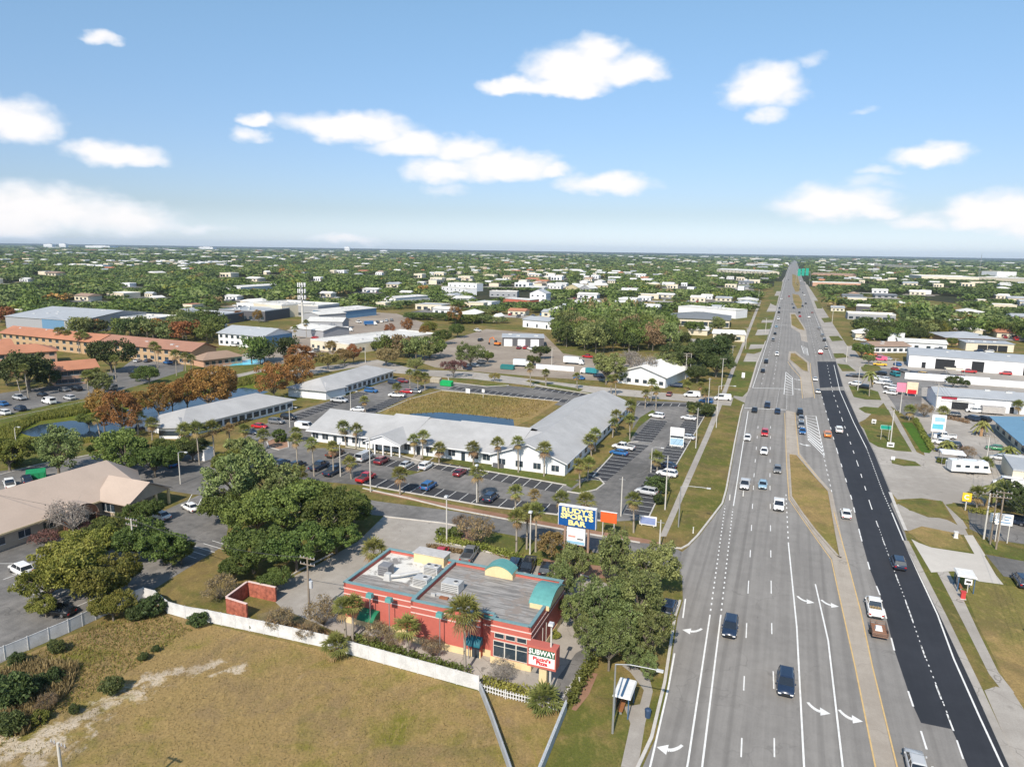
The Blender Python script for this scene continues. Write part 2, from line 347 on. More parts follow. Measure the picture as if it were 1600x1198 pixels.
def sheet(name, px, m, z=None):
    z = nz() if z is None else z
    s = MB(); s.poly([tuple(U(x, y, 0).xy)+(z,) for x, y in px], m); return struct(name, s)
from mathutils.geometry import tessellate_polygon
def tsheet(name, px, m, z=None):
    z = nz() if z is None else z
    pts = [Vector(tuple(U(x, y, 0).xy)+(z,)) for x, y in px]
    t = tessellate_polygon([pts]); s = MB()
    fs = []
    for f in t:
        a, b_, c = (pts[i] for i in f)
        fs.append(tuple(f) if (b_-a).cross(c-a).z > 0 else tuple(f)[::-1])
    s.add(pts, fs, m); return struct(name, s)
def ribbon(s, pts, w, z0, z1, m, off=0):
    """raised strip along world points"""
    n = len(pts); Lr = []; Rr = []
    for i in range(n):
        a = pts[max(i-1, 0)]; c = pts[min(i+1, n-1)]; d = Vector((c[0]-a[0], c[1]-a[1], 0))
        if d.length < 1e-6: d = Vector((1, 0, 0))
        d.normalize(); nn = Vector((-d.y, d.x, 0)); p = Vector((pts[i][0], pts[i][1], 0))
        Lr.append(p+nn*(off+w/2)); Rr.append(p+nn*(off-w/2))
    vs = []
    for a, c in zip(Lr, Rr): vs += [(a.x, a.y, z1), (c.x, c.y, z1), (a.x, a.y, z0), (c.x, c.y, z0)]
    fs = []
    for i in range(n-1):
        k = 4*i; fs += [(k, k+1, k+5, k+4), (k+2, k, k+4, k+6), (k+1, k+3, k+7, k+5)]
    s.add(vs, fs, m); return s
def dense(px, step=14):
    out = []
    for (a, c) in zip(px, px[1:]):
        k = max(1, int(math.dist(a, c)/step))
        out += [(a[0]+(c[0]-a[0])*i/k, a[1]+(c[1]-a[1])*i/k) for i in range(k)]
    return out+[px[-1]]
# ================================================================== THE SETTING
T = lambda k: .004*k
s = MB(); ring = [(60000*math.cos(a), 60000*math.sin(a), 0) for a in [2*math.pi*i/48 for i in range(48)]]; s.poly(ring, M_FOREST); struct('ground', s)
tsheet('grass_ground', [(-900, 1800), (2600, 1800), (2400, 560), (1900, 500), (1500, 475), (1240, 445), (900, 480), (500, 470), (0, 480), (-500, 520)], M_GRASS, T(1))
tsheet('vacant_field', [(-500, 1900), (-300, 1060), (0, 1040), (108, 992), (262, 960), (400, 992), (600, 1037), (748, 1080), (830, 1098), (884, 1108), (838, 1212), (700, 1900)], M_FIELD, T(2))
tsheet('lawn', [(880, 1112), (905, 1070), (945, 1050), (1010, 1050), (1040, 1060), (1020, 1130), (995, 1300), (800, 1300)], M_GRASS, T(2))
# ---- car parks and side streets
tsheet('office_car_park', [(335, 722), (395, 672), (430, 655), (470, 640), (520, 625), (560, 612), (600, 597), (640, 596), (672, 606), (600, 638), (545, 668), (480, 700), (545, 700), (680, 722), (765, 738), (880, 757), (930, 740), (985, 690), (995, 626), (1075, 628), (1101, 650), (1078, 690), (1037, 760), (1012, 812), (940, 815), (870, 805), (755, 791), (640, 771), (567, 758), (480, 750), (400, 740)], M_LOT, T(3))
tsheet('north_car_park', [(655, 603), (690, 593), (760, 599), (830, 606), (905, 617), (945, 624), (900, 637), (820, 626), (740, 616), (690, 609)], M_LOT, T(3))
tsheet('west_car_park', [(-120, 850), (150, 835), (250, 800), (330, 765), (362, 800), (350, 852), (225, 930), (108, 986), (45, 1014), (-150, 1110)], M_LOT, T(3))
tsheet('entry_street', [(-60, 745), (60, 727), (140, 712), (200, 702), (270, 702), (340, 715), (395, 740), (390, 775), (300, 772), (190, 755), (100, 738), (-60, 790)], M_LOT2, T(4))
tsheet('apartment_car_park', [(-80, 660), (0, 650), (70, 636), (150, 622), (200, 608), (285, 590), (288, 570), (262, 557), (215, 556), (190, 575), (120, 597), (-80, 626)], M_LOT2, T(3))
tsheet('side_street', [(470, 760), (590, 783), (700, 797), (800, 813), (900, 830), (980, 844), (1052, 855), (1066, 862), (1064, 905), (1055, 900), (980, 872), (900, 858), (800, 836), (735, 824), (690, 816), (600, 806), (450, 790)], M_LOT2, T(4))
tsheet('north_street', [(380, 590), (480, 575), (590, 562), (650, 577), (740, 581), (830, 592), (920, 603), (1010, 611), (1080, 617), (1146, 621), (1142, 634), (1070, 627), (980, 619), (900, 611), (800, 599), (700, 590), (620, 583), (560, 573), (480, 586), (400, 598)], M_CONC, T(4))
tsheet('work_yard', [(640, 560), (700, 532), (760, 514), (850, 522), (880, 552), (960, 565), (1050, 575), (1052, 598), (960, 596), (860, 590), (740, 580), (680, 574)], M_DIRT, T(3))
tsheet('industrial_yard', [(390, 545), (480, 500), (540, 485), (620, 490), (665, 505), (640, 530), (600, 545), (500, 560), (430, 570)], M_DIRT, T(3))
tsheet('pool_deck', [(335, 565), (400, 548), (420, 560), (405, 575), (355, 590)], M_CONC, T(4))
tsheet('swimming_pool', [(350, 576), (366, 567), (392, 561), (410, 560), (414, 565), (392, 574), (362, 581)], M_POOL, T(5))
tsheet('restaurant_concrete', [(428, 915), (500, 880), (560, 845), (600, 806), (690, 816), (735, 824), (740, 832), (690, 846), (800, 870), (870, 885), (930, 905), (1000, 930), (985, 985), (935, 1018), (905, 1052), (870, 1100), (835, 1092), (748, 1070), (640, 1035), (520, 1000), (440, 950), (415, 925)], M_CONC, T(5))
tsheet('drive_lane', [(862, 1094), (872, 1058), (900, 1020), (935, 1000), (950, 1010), (915, 1050), (880, 1103)], M_LOT2, T(6))
tsheet('fence_side_dirt', [(400, 960), (440, 950), (520, 985), (640, 1022), (740, 1052), (745, 1076), (600, 1034), (410, 985)], grass('planting_strip', (.12, .13, .04), (.25, .19, .09), (.32, .26, .2), .6, .12), T(6))
tsheet('planting_bed', [(690, 838), (735, 826), (800, 842), (900, 866), (985, 884), (1000, 900), (900, 905), (880, 892), (790, 872), (760, 862)], M_BRICK, T(6))
tsheet('planting_grass', [(735, 826), (800, 840), (900, 860), (990, 878), (1000, 890), (880, 878), (790, 862), (745, 848)], M_LAWN, T(7))
tsheet('mulch_strip', [(567, 766), (640, 781), (700, 794), (760, 806), (900, 830), (1000, 848), (1040, 850), (1010, 842), (900, 824), (800, 805), (700, 787), (620, 771)], M_BRICK, T(5))
tsheet('mulch_bed', [(893, 1108), (905, 1085), (922, 1050), (934, 1052), (920, 1085), (900, 1110)], M_BRICK, T(4))
# ---- grass between the car parks
for nm, px in [('grass_island', [(540, 697), (600, 702), (677, 716), (760, 736), (750, 727), (690, 707), (600, 693), (545, 688)]),
               ('grass_island', [(760, 737), (800, 745), (882, 757), (893, 762), (905, 752), (870, 745), (800, 733), (752, 724)]),
               ('grass_island', [(890, 768), (905, 770), (930, 764), (942, 755), (935, 748), (912, 752)]),
               ('grass_island', [(910, 748), (955, 706), (985, 676), (1000, 652), (1020, 640), (1026, 645), (998, 667), (983, 690), (950, 722), (928, 745)]),
               ('grass_island', [(820, 597), (850, 603), (905, 612), (912, 608), (850, 598), (826, 593)]),
               ('grass_island', [(700, 596), (760, 603), (790, 604), (795, 599), (740, 592), (702, 590)]),
               ('grass_island', [(620, 735), (640, 742), (662, 736), (650, 729)])]:
    tsheet(nm, px, M_LAWN, T(6))
tsheet('mulch_island', [(417, 688), (432, 684), (449, 690), (450, 698), (436, 702), (420, 698)], M_BRICK, T(6))
tsheet('basin_grass', [(590, 645), (640, 622), (690, 610), (780, 617), (874, 627), (830, 655), (800, 668), (700, 660), (640, 656)], M_GOLD, T(4))
tsheet('pond', [(640, 646), (690, 644), (740, 648), (802, 655), (804, 668), (720, 672), (640, 660)], M_WATER, T(5))
tsheet('tall_grass', [(0, 660), (60, 650), (150, 628), (260, 605), (400, 570), (450, 576), (440, 600), (330, 625), (240, 655), (150, 686), (60, 695), (0, 700)], M_WEED, T(5))
tsheet('pond', [(30, 676), (60, 664), (110, 657), (150, 660), (200, 640), (300, 622), (380, 605), (420, 612), (340, 640), (240, 665), (190, 682), (100, 684), (50, 682)], M_WATER2, T(6))
tsheet('bank_grass', [(0, 650), (80, 632), (160, 618), (230, 598), (300, 575), (420, 568), (420, 580), (300, 600), (200, 620), (120, 640), (0, 662)], M_LAWN, T(7))
# ---- the highway
LEFT = [(960, 1330), (985, 1240), (1004, 1198), (1024, 1154), (1044, 1067), (1059, 965), (1067, 939), (1066, 905), (1062, 880), (1066, 862), (1078, 852), (1092, 838), (1112, 812), (1131, 787), (1137, 765), (1150, 690), (1159, 645), (1163, 632), (1166, 620), (1173, 606), (1184, 567), (1197, 533), (1210, 494), (1219, 460), (1228, 427), (1234, 411), (1237, 406)]
RIGHT = [(1244, 406), (1246, 412), (1252, 430), (1262, 455), (1273, 485), (1288, 520), (1306, 563), (1318, 603), (1342, 660), (1368, 708), (1393, 770), (1405, 800), (1418, 846), (1445, 900), (1478, 965), (1533, 1079), (1588, 1198), (1650, 1330)]
tsheet('highway', LEFT+RIGHT, M_ROAD, T(8))
tsheet('fresh_asphalt', [(1277, 565), (1306, 565), (1317, 604), (1281, 606)], M_NEW, T(9))
tsheet('fresh_asphalt', [(1282, 610), (1319, 610), (1342, 661), (1366, 708), (1396, 782), (1391, 787), (1404, 815), (1417, 848), (1445, 903), (1473, 962), (1530, 1080), (1586, 1198), (1645, 1330), (1572, 1330), (1512, 1198), (1497, 1160), (1487, 1139), (1439, 1129), (1427, 1103), (1397, 1014), (1385, 966), (1375, 929), (1359, 889), (1344, 835), (1331, 780), (1324, 760), (1308, 704), (1300, 678)], M_NEW, T(9))
# medians: tan concrete with dry grass inside
tsheet('concrete_median', [(1228, 641), (1241, 644), (1250, 708), (1279, 745), (1300, 768), (1322, 870), (1346, 960), (1362, 1040), (1399, 1198), (1430, 1330), (1398, 1330), (1368, 1198), (1337, 1040), (1318, 960), (1308, 910), (1300, 872), (1270, 832), (1234, 778), (1229, 725)], M_MED, T(9))
tsheet('median_grass', [(1232, 709), (1245, 711), (1276, 747), (1295, 768), (1305, 825), (1314, 872), (1308, 868), (1273, 828), (1252, 800), (1236, 776), (1233, 740)], M_GOLD, T(10))
tsheet('concrete_median', [(1233, 549), (1243, 549), (1264, 566), (1266, 584), (1271, 620), (1256, 622), (1250, 585), (1238, 570), (1231, 562)], M_MED, T(9))
tsheet('median_grass', [(1235, 552), (1242, 552), (1261, 567), (1262, 580), (1254, 578), (1234, 562)], M_GOLD, T(10))
tsheet('concrete_median', [(1234, 489), (1243, 489), (1259, 514), (1262, 535), (1252, 532), (1250, 520), (1236, 512)], M_MED, T(9))
tsheet('median_grass', [(1236, 491), (1242, 491), (1255, 511), (1257, 516), (1248, 514), (1237, 508)], M_GOLD, T(10))
tsheet('median_grass', [(1238, 459), (1248, 461), (1253, 470), (1252, 481), (1246, 482), (1240, 472)], M_GOLD, T(10))
tsheet('median_grass', [(1238, 428), (1246, 431), (1250, 444), (1249, 455), (1243, 456), (1238, 445)], M_GOLD, T(10))
# right-hand side: forecourts, drives, pavements
tsheet('forecourt', [(1342, 663), (1372, 690), (1398, 690), (1445, 712), (1432, 660), (1420, 630), (1470, 628), (1500, 640), (1600, 650), (1750, 690), (1750, 760), (1600, 778), (1552, 792), (1480, 784), (1440, 778), (1402, 780), (1393, 770), (1368, 708)], M_CONC, T(3))
tsheet('forecourt', [(1302, 545), (1330, 540), (1345, 560), (1420, 565), (1600, 582), (1780, 600), (1780, 700), (1600, 655), (1470, 640), (1432, 645), (1400, 640), (1382, 628), (1352, 655), (1342, 660), (1318, 603), (1306, 563)], M_CONC, T(4))
tsheet('car_lot', [(1362, 575), (1480, 580), (1500, 597), (1440, 606), (1440, 640), (1420, 655), (1402, 640), (1380, 608)], M_LOT2, T(5))
tsheet('driveway', [(1396, 790), (1412, 784), (1420, 797), (1442, 803), (1480, 812), (1508, 826), (1513, 836), (1437, 829), (1418, 829)], M_CONC, T(5))
tsheet('driveway', [(1424, 842), (1436, 848), (1455, 855), (1520, 865), (1538, 868), (1556, 898), (1568, 913), (1530, 908), (1490, 892), (1455, 894)], M_CONCW, T(5))
tsheet('side_lot', [(1540, 866), (1620, 880), (1750, 910), (1750, 945), (1600, 905), (1568, 900)], M_LOT2, T(4))
tsheet('side_lot', [(1512, 795), (1600, 805), (1750, 840), (1750, 870), (1600, 850), (1548, 842), (1515, 826)], M_LOT2, T(4))
tsheet('driveway', [(1538, 1078), (1556, 1072), (1582, 1080), (1600, 1108), (1680, 1150), (1740, 1330), (1655, 1330), (1590, 1198)], M_CONC, T(5))
tsheet('pavement', [(1464, 893), (1482, 893), (1500, 925), (1528, 985), (1560, 1050), (1585, 1082), (1570, 1084), (1545, 1052), (1515, 992), (1486, 935)], M_CONC, T(6))
tsheet('pavement', [(1506, 836), (1520, 836), (1540, 868), (1524, 868)], M_CONCW, T(7))
tsheet('pavement', [(1440, 728), (1448, 727), (1486, 782), (1512, 826), (1500, 826), (1472, 782)], M_CONC, T(7))
tsheet('pavement', [(1370, 612), (1377, 611), (1400, 648), (1442, 724), (1434, 726), (1393, 650)], M_CONC, T(7))
tsheet('pavement', [(1256, 440), (1258, 440), (1290, 500), (1338, 566), (1374, 610), (1368, 611), (1330, 566), (1286, 502)], M_CONC, T(7))
for px, m_ in [([(1345, 574), (1352, 569), (1374, 572), (1378, 578), (1362, 581), (1348, 580)], M_LAWN),
               ([(1326, 602), (1350, 605), (1372, 612), (1377, 625), (1352, 624), (1334, 620)], M_LAWN),
               ([(1341, 638), (1350, 635), (1372, 637), (1388, 640), (1392, 648), (1374, 649), (1352, 645)], M_LAWN),
               ([(1345, 658), (1366, 656), (1398, 662), (1412, 684), (1425, 706), (1400, 704), (1372, 698), (1358, 690)], M_LAWN),
               ([(1409, 660), (1425, 660), (1456, 704), (1452, 708), (1440, 706)], M_GREEN),
               ([(1392, 718), (1402, 716), (1430, 721), (1440, 728), (1412, 728), (1394, 724)], M_LAWN),
               ([(1400, 785), (1412, 782), (1470, 782), (1478, 795), (1488, 810), (1450, 808), (1422, 797)], M_LAWN),
               ([(1418, 830), (1440, 822), (1500, 834), (1516, 862), (1455, 855), (1436, 845)], M_GOLD),
               ([(1477, 788), (1492, 786), (1515, 812), (1512, 816), (1503, 812)], M_LAWN),
               ([(1525, 838), (1550, 846), (1600, 858), (1750, 890), (1750, 905), (1600, 876), (1540, 864)], M_LAWN)]:
    tsheet('grass_island', px, m_, T(8))
tsheet('verge_grass', [(1500, 905), (1568, 914), (1600, 918), (1900, 980), (1900, 1250), (1690, 1150), (1600, 1108), (1570, 1060), (1530, 980)], M_GOLD, T(2))
for px in [[(1308, 568), (1325, 570), (1338, 580), (1316, 580)], [(1302, 552), (1318, 552), (1326, 558), (1306, 560)], [(1295, 525), (1310, 525), (1318, 532), (1300, 533)], [(1283, 497), (1296, 496), (1300, 503), (1288, 504)], [(1272, 470), (1281, 470), (1285, 482), (1277, 482)]]:
    tsheet('grass_island', px, M_LAWN, T(9))
tsheet('roadside_concrete', [(1258, 445), (1262, 445), (1288, 485), (1330, 550), (1303, 555), (1284, 515), (1272, 483)], M_CONC, T(3))
tsheet('roadside_concrete', [(1146, 621), (1165, 630), (1178, 598), (1186, 567), (1197, 533), (1210, 494), (1219, 460), (1228, 430), (1220, 442), (1196, 490), (1172, 540), (1150, 592)], M_CONC, T(5))
for px in [[(1152, 565), (1182, 565), (1168, 612), (1160, 620), (1145, 618), (1138, 612)], [(1164, 546), (1193, 544), (1190, 549), (1178, 553), (1162, 551)], [(1171, 524), (1202, 523), (1196, 538), (1170, 538)], [(1183, 504), (1208, 504), (1206, 514), (1183, 515)], [(1188, 487), (1212, 487), (1209, 500), (1186, 500)], [(1200, 462), (1217, 462), (1213, 478), (1205, 475)], [(1210, 440), (1223, 440), (1220, 455), (1208, 455)]]:
    tsheet('verge_grass', px, M_LAWN, T(6))
tsheet('pavement', [(1031, 838), (1041, 838), (1060, 795), (1083, 742), (1110, 680), (1127, 636), (1136, 611), (1150, 573), (1160, 548), (1190, 470), (1186, 470), (1155, 548), (1144, 573), (1129, 611), (1119, 636), (1101, 680), (1073, 742), (1050, 795)], M_CONC, T(9))
tsheet('pavement', [(962, 1240), (970, 1198), (985, 1130), (975, 1104), (1000, 1100), (1006, 1078), (985, 1050), (972, 1040), (985, 1034), (1015, 1060), (1020, 1080), (1008, 1130), (997, 1198), (988, 1240)], M_CONC, T(9))
tsheet('pavement', [(640, 721), (652, 726), (660, 712), (650, 708)], M_CONC, T(9))
tsheet('tan_path', [(300, 583), (330, 580), (370, 585), (420, 574), (424, 577), (370, 590), (330, 584), (300, 587)], M_CONC, T(9))
# ---- kerbs
def kerb(px, off=0, w=.35, m=None, h=.15, name='kerb'):
    s = MB(); ribbon(s, [U(x, y) for x, y in dense(px, 20)], w, 0, h+.02, m or M_KERB, off); struct(name, s)
kerb([p for p in LEFT[:7]], .4); kerb([(1040, 856), (1066, 858), (1078, 852), (1092, 838), (1112, 812), (1131, 787)], .3)
kerb([(1131, 787), (1137, 765), (1150, 690), (1159, 645), (1163, 632)], .3); kerb([(1173, 606), (1184, 567), (1197, 533)], .3)
kerb([(1418, 846), (1445, 900), (1478, 965), (1533, 1079)], -.3, .9, M_CONC); kerb([(1650, 1330), (1588, 1198), (1533, 1079)][::-1], -.3, .9, M_CONC)
kerb([(1393, 770), (1405, 800), (1418, 830)], -.3, .6)
kerb([(1232, 709), (1245, 711), (1276, 747), (1295, 768), (1305, 825), (1314, 872), (1308, 868), (1273, 828), (1252, 800), (1236, 776), (1232, 709)], 0, .4, M_MED)
kerb([(1235, 551), (1242, 551), (1262, 567), (1263, 581), (1254, 579), (1234, 562), (1235, 551)], 0, .4, M_MED)
kerb([(567, 763), (640, 779), (700, 794), (800, 813), (900, 831), (1000, 848)], 0, .3)
kerb([(600, 807), (690, 817), (735, 825)], 0, .25)
kerb([(872, 1102), (893, 1070), (916, 1038), (932, 1016)], 0, .3); kerb([(690, 846), (800, 871), (880, 891), (930, 905)], 0, .25)
kerb([(677, 716), (668, 723), (700, 728), (765, 737), (885, 758)], 0, .25); kerb([(886, 768), (905, 771), (932, 765), (944, 756), (936, 747), (926, 745), (960, 707), (984, 691), (997, 690)], 0, .3)
kerb([(540, 698), (620, 710), (668, 723)], 0, .25); kerb([(567, 757), (640, 770), (755, 790), (870, 804), (940, 814)], 0, .25)
kerb([(417, 690), (420, 699), (436, 703), (451, 699), (450, 690), (432, 684), (417, 690)], 0, .3)
kerb([(590, 645), (640, 624), (690, 610), (780, 618), (874, 627)], 0, .3); kerb([(1078, 690), (1101, 650)], 0, .25); kerb([(1012, 812), (1037, 760), (1078, 690)], 0, .25)
kerb([(0, 742), (60, 726), (140, 711)], 0, .3); kerb([(818, 596), (850, 604), (905, 613), (930, 617)], 0, .3); kerb([(700, 590), (702, 597), (760, 604), (795, 602)], 0, .3)
kerb([(415, 925), (470, 890), (520, 865)], 0, .3)
# ---- painted lines
LN = {}
def line(A, B, w=.15, dash=None, m=None, z=T(12)):
    m = m or M_WHITE; s = LN.setdefault(m.name, MB()); a = U(*A, z); c = U(*B, z); d = c-a; ln = d.length; d.normalize(); nn = Vector((-d.y, d.x, 0))*w/2
    on, gap = dash or (ln, 0); t = 0
    while t < ln-.1:
        e = min(t+on, ln); p = a+d*t; q = a+d*e
        s.poly([p-nn, q-nn, q+nn, p+nn] if False else [p+nn, p-nn, q-nn, q+nn], m); t = e+gap if gap else ln+1
def pline(px, w=.15, dash=None, m=None, z=T(12)):
    for a, c in zip(px, px[1:]): line(a, c, w, dash, m, z)
D = (3.05, 9.14); DD = (.6, 1.2)
pline([(1007, 1230), (1017, 1192), (1044, 1075), (1054, 1020)], .2); pline([(1067, 965), (1071, 935)], .2)
pline([(1065, 1240), (1075, 1190), (1109, 963)], .2); pline([(1090, 1240), (1097, 1198), (1126, 963)], .2)
pline([(1109, 963), (1133, 790)], .2, DD); pline([(1126, 963), (1145, 795)], .2, DD)
pline([(1146, 790), (1169, 642)], .2); pline([(1176, 606), (1205, 516), (1231, 427), (1238, 408)], .2)
pline([(1153, 1240), (1158, 1182), (1162, 1078), (1166, 990), (1169, 920), (1172, 870), (1178, 745), (1185, 660)], .15, D)
pline([(1211, 1240), (1210, 1182), (1209, 1070), (1206, 990), (1205, 920), (1203, 745), (1204, 660)], .15, D)
pline([(1190, 600), (1207, 530), (1224, 450), (1235, 415)], .15, D); pline([(1208, 600), (1218, 530), (1229, 450), (1237, 415)], .15, D)
pline([(1259, 1240), (1256, 1190), (1245, 980), (1232, 850)], .2); pline([(1232, 850), (1228, 770)], .2, (.9, 1.8))
pline([(1323, 1240), (1317, 1198), (1294, 1000), (1274, 912)], .2)
pline([(1375, 1240), (1368, 1198), (1336, 1040), (1318, 960), (1308, 915), (1299, 874), (1270, 834), (1233, 780), (1229, 725), (1226, 645)], .16, None, M_YEL)
pline([(1413, 1240), (1402, 1198), (1363, 1040), (1345, 955), (1322, 868), (1297, 780), (1293, 765), (1277, 745), (1248, 710), (1242, 644)], .16, None, M_YEL)
pline([(1231, 565), (1236, 573), (1251, 590), (1254, 622)], .2, None, M_YEL); pline([(1266, 567), (1267, 585), (1273, 622)], .2, None, M_YEL)
pline([(1230, 600), (1229, 640)], .15, DD); pline([(1218, 608), (1212, 640)], .15, DD)
pline([(1468, 1230), (1448, 1170), (1427, 1103), (1397, 1014), (1385, 966), (1375, 929), (1359, 889), (1344, 835), (1331, 780), (1308, 704), (1282, 612)], .2, D, None, T(13))
pline([(1505, 1185), (1490, 1141), (1471, 1092), (1446, 1027), (1421, 955), (1395, 885), (1372, 822), (1360, 788), (1340, 724), (1316, 655), (1301, 612), (1292, 567)], .17, (3.05, 6.5), None, T(13))
pline([(1484, 1124), (1474, 1098), (1440, 1010), (1415, 938), (1388, 866), (1370, 815)], .12, (.4, .9), None, T(13))
pline([(1588, 1240), (1567, 1198), (1530, 1118), (1490, 1028), (1465, 960), (1437, 900), (1412, 845), (1394, 802)], .2, None, None, T(13)); pline([(1394, 802), (1380, 770), (1354, 700)], .2, (.6, .9), None, T(13)); pline([(1354, 700), (1334, 660), (1312, 610), (1303, 570)], .2, None, None, T(13))
pline([(1300, 560), (1285, 522), (1272, 490)], .15); pline([(1275, 556), (1262, 500), (1250, 450), (1243, 415)], .15, D); pline([(1283, 550), (1266, 500), (1252, 450)], .15, D)
pline([(1287, 712), (1300, 770)], .17, (1.5, 2.5))
def hatch(P, n, ang=0):
    pline(P+[P[0]], .25)
    for i in range(1, n):
        t = i/n; line((P[0][0]+(P[3][0]-P[0][0])*t, P[0][1]+(P[3][1]-P[0][1])*t), (P[1][0]+(P[2][0]-P[1][0])*t, P[1][1]+(P[2][1]-P[1][1])*t), .4)
hatch([(1228, 581), (1238, 590), (1239, 617), (1225, 616)], 8)
hatch([(1259, 649), (1275, 650), (1288, 712), (1263, 687)], 11)
hatch([(1252, 540), (1261, 544), (1263, 555), (1256, 552)], 5)
for a, c in [((1176, 606), (1230, 607)), ((1163, 637), (1228, 640)), ((1216, 484), (1272, 485)), ((1203, 508), (1230, 508)), ((1258, 509), (1285, 511))]: line(a, c, .5)
BAY = [0]; M_BAY = asphalt('sealed_black_asphalt', (.040, .041, .046), (.075, .075, .078), .2, .2)
def stalls(A, B, n, ln, px2=None, w=.12):
    """bay lines from A to B, each ln metres along the grid direction away from the camera (or towards px2)"""
    a = U(*A, T(9)); c = U(*B, T(9)); n = max(1, round((c-a).length/2.75)) if A[0] > 400 and A[1] > 600 else n; s = LN.setdefault('bays', MB()); d = E1 if px2 is None else px2 if isinstance(px2, Vector) else (U(*px2)-U(*A)).normalized(); nn = Vector((-d.y, d.x, 0))*w/2
    if A[0] > 400 and A[1] > 600:
        BAY[0] += 1; k_ = MB(); dz = Vector((0, 0, T(7)+.001*(BAY[0] % 4)-T(9))); q_ = [a+dz, c+dz, c+d*ln+dz, a+d*ln+dz]; q_ = q_ if (q_[1]-q_[0]).cross(q_[2]-q_[1]).z > 0 else q_[::-1]; k_.poly(q_, M_BAY); struct('parking_bay', k_)
    for i in range(n+1):
        p = a+(c-a)*i/n; p.z = T(9); q = p+d*ln; s.poly([p+nn, p-nn, q-nn, q+nn], M_WHITE)
stalls((567, 757), (755, 790), 13, 5.2); stalls((755, 790), (870, 803), 7, 5.2)
stalls((545, 707), (668, 727), 8, -5.0); stalls((690, 722), (880, 758), 12, -5.0); stalls((1014, 808), (1076, 692), 17, -5, E2); stalls((1080, 686), (1100, 652), 10, -5, E2)
stalls((912, 747), (984, 692), 17, 5.2, E2); stalls((988, 688), (1016, 655), 14, 5.2, E2); stalls((1000, 629), (1075, 631), 12, -4.5)
stalls((700, 607), (895, 630), 22, 4.5); stalls((838, 604), (940, 619), 12, -4.5); stalls((560, 645), (620, 618), 12, 4.8, (590, 648)); stalls((440, 655), (560, 612), 26, 5, (470, 660))
stalls((-20, 880), (60, 915), 2, 7, (40, 880)); stalls((5, 905), (110, 968), 7, 5, (60, 885)); stalls((300, 772), (362, 800), 4, 5, (290, 790)); stalls((275, 862), (345, 840), 5, 5, (300, 870)); stalls((0, 655), (200, 612), 22, -4.8)
def arrow(x, y, side, sc=1.0):
    """turn arrow for drivers, side -1 points to the left of the picture, +1 to the right"""
    s = LN.setdefault('arrows', MB()); p = U(x, y, T(12)); pts = []
    cen = []
    for i in range(9):
        t = i/8; cen.append((-.95+1.24*t**1.1, 1.25*(1-t)**1.8-.1))
    for i in range(8):
        (a0, b0), (a1, b1) = cen[i], cen[i+1]; dx, dy = a1-a0, b1-b0; l = math.hypot(dx, dy); nx, ny = -dy/l*(.16+.012*i), dx/l*(.16+.012*i)
        pts = [(a0+nx, b0+ny), (a0-nx, b0-ny), (a1-nx, b1-ny), (a1+nx, b1+ny)]
        q = [p+E2*(u*side*sc)+E1*(v*sc)+Vector((0, 0, .0015*(i % 2))) for u, v in pts]
        s.poly(q if side > 0 else q[::-1], M_WHITE)
    q = [p+E2*(u*side*sc)+E1*(v*sc) for u, v in [(.30, -.85), (1.35, -.1), (.30, .68)]]
    s.poly(q if side > 0 else q[::-1], M_WHITE)
arrow(1083, 986, -1, 1.05); arrow(1048, 1171, -1, 1.05); arrow(1257, 938, 1); arrow(1295, 944, 1); arrow(1277, 1109, 1); arrow(1327, 1121, 1)
arrow(1257, 695, 1, 1.2); arrow(1246, 593, 1, 1.2); arrow(1246, 608, 1, 1.2)
for k, s_ in LN.items(): struct('road_marking', s_)
# ================================================================== BUILDERS
rng = np.random.default_rng(7); random.seed(7)
def unit(n):
    v = rng.normal(size=(n, 3)); return v/np.linalg.norm(v, axis=1)[:, None]
def leafcloud(C, rad, per, size, flat=.8, out=.7, aspect=.62):
    n = len(C)*per; C = np.repeat(C, per, 0); r = np.repeat(np.asarray(rad), per)
    d = unit(n); p = C+d*(r*(.55+.5*rng.random(n)))[:, None]*np.array([1, 1, flat])
    nn = d*out+unit(n)*.9+np.array([0, 0, .25]); nn /= np.linalg.norm(nn, axis=1)[:, None]
    a = np.cross(nn, unit(n)); a /= np.linalg.norm(a, axis=1)[:, None]+1e-9; c = np.cross(nn, a)
    sz = size*(.55+.75*rng.random(n))[:, None]
    return np.stack([p-a*sz, p-c*sz*aspect, p+a*sz, p+c*sz*aspect], 1)
def lobes(n, rx, rzv, zc, low=-.45, seedlobes=6, ragged=.28):
    """clump centres spread over an uneven crown"""
    L_ = unit(seedlobes); L_[:, 2] = np.abs(L_[:, 2])*.6
    amp = rng.random(seedlobes)
    d = unit(n*3); d = d[d[:, 2] > low][:n]
    k = np.ones(len(d))*(1-ragged)
    for l, a in zip(L_, amp): k += ragged*1.6*(.4+a)*np.clip(d@l-.55, 0, 1)/.45
    k = np.clip(k, .5, 1.15)*(.62+.38*rng.random(len(d))**.5)
    return np.stack([d[:, 0]*rx*k, d[:, 1]*rx*k, zc+d[:, 2]*rzv*k], 1)
def limbs(s, C, ztop, r0, m, n=10, zs=.35, thin=.03, base=(0, 0, 0)):
    b0 = Vector(base); fork = b0+Vector((0, 0, ztop*zs)); s.tube(b0, fork, r0, r0*.8, m, 8, False)
    idx = rng.choice(len(C), min(n, len(C)), replace=False)
    for i in idx:
        e = Vector(C[i]); mid = fork.lerp(e, .5)+Vector((rng.normal()*.3, rng.normal()*.3, .4)); r = r0*.5
        s.path([fork, mid, e], r, thin, m, 5)
TK = {}
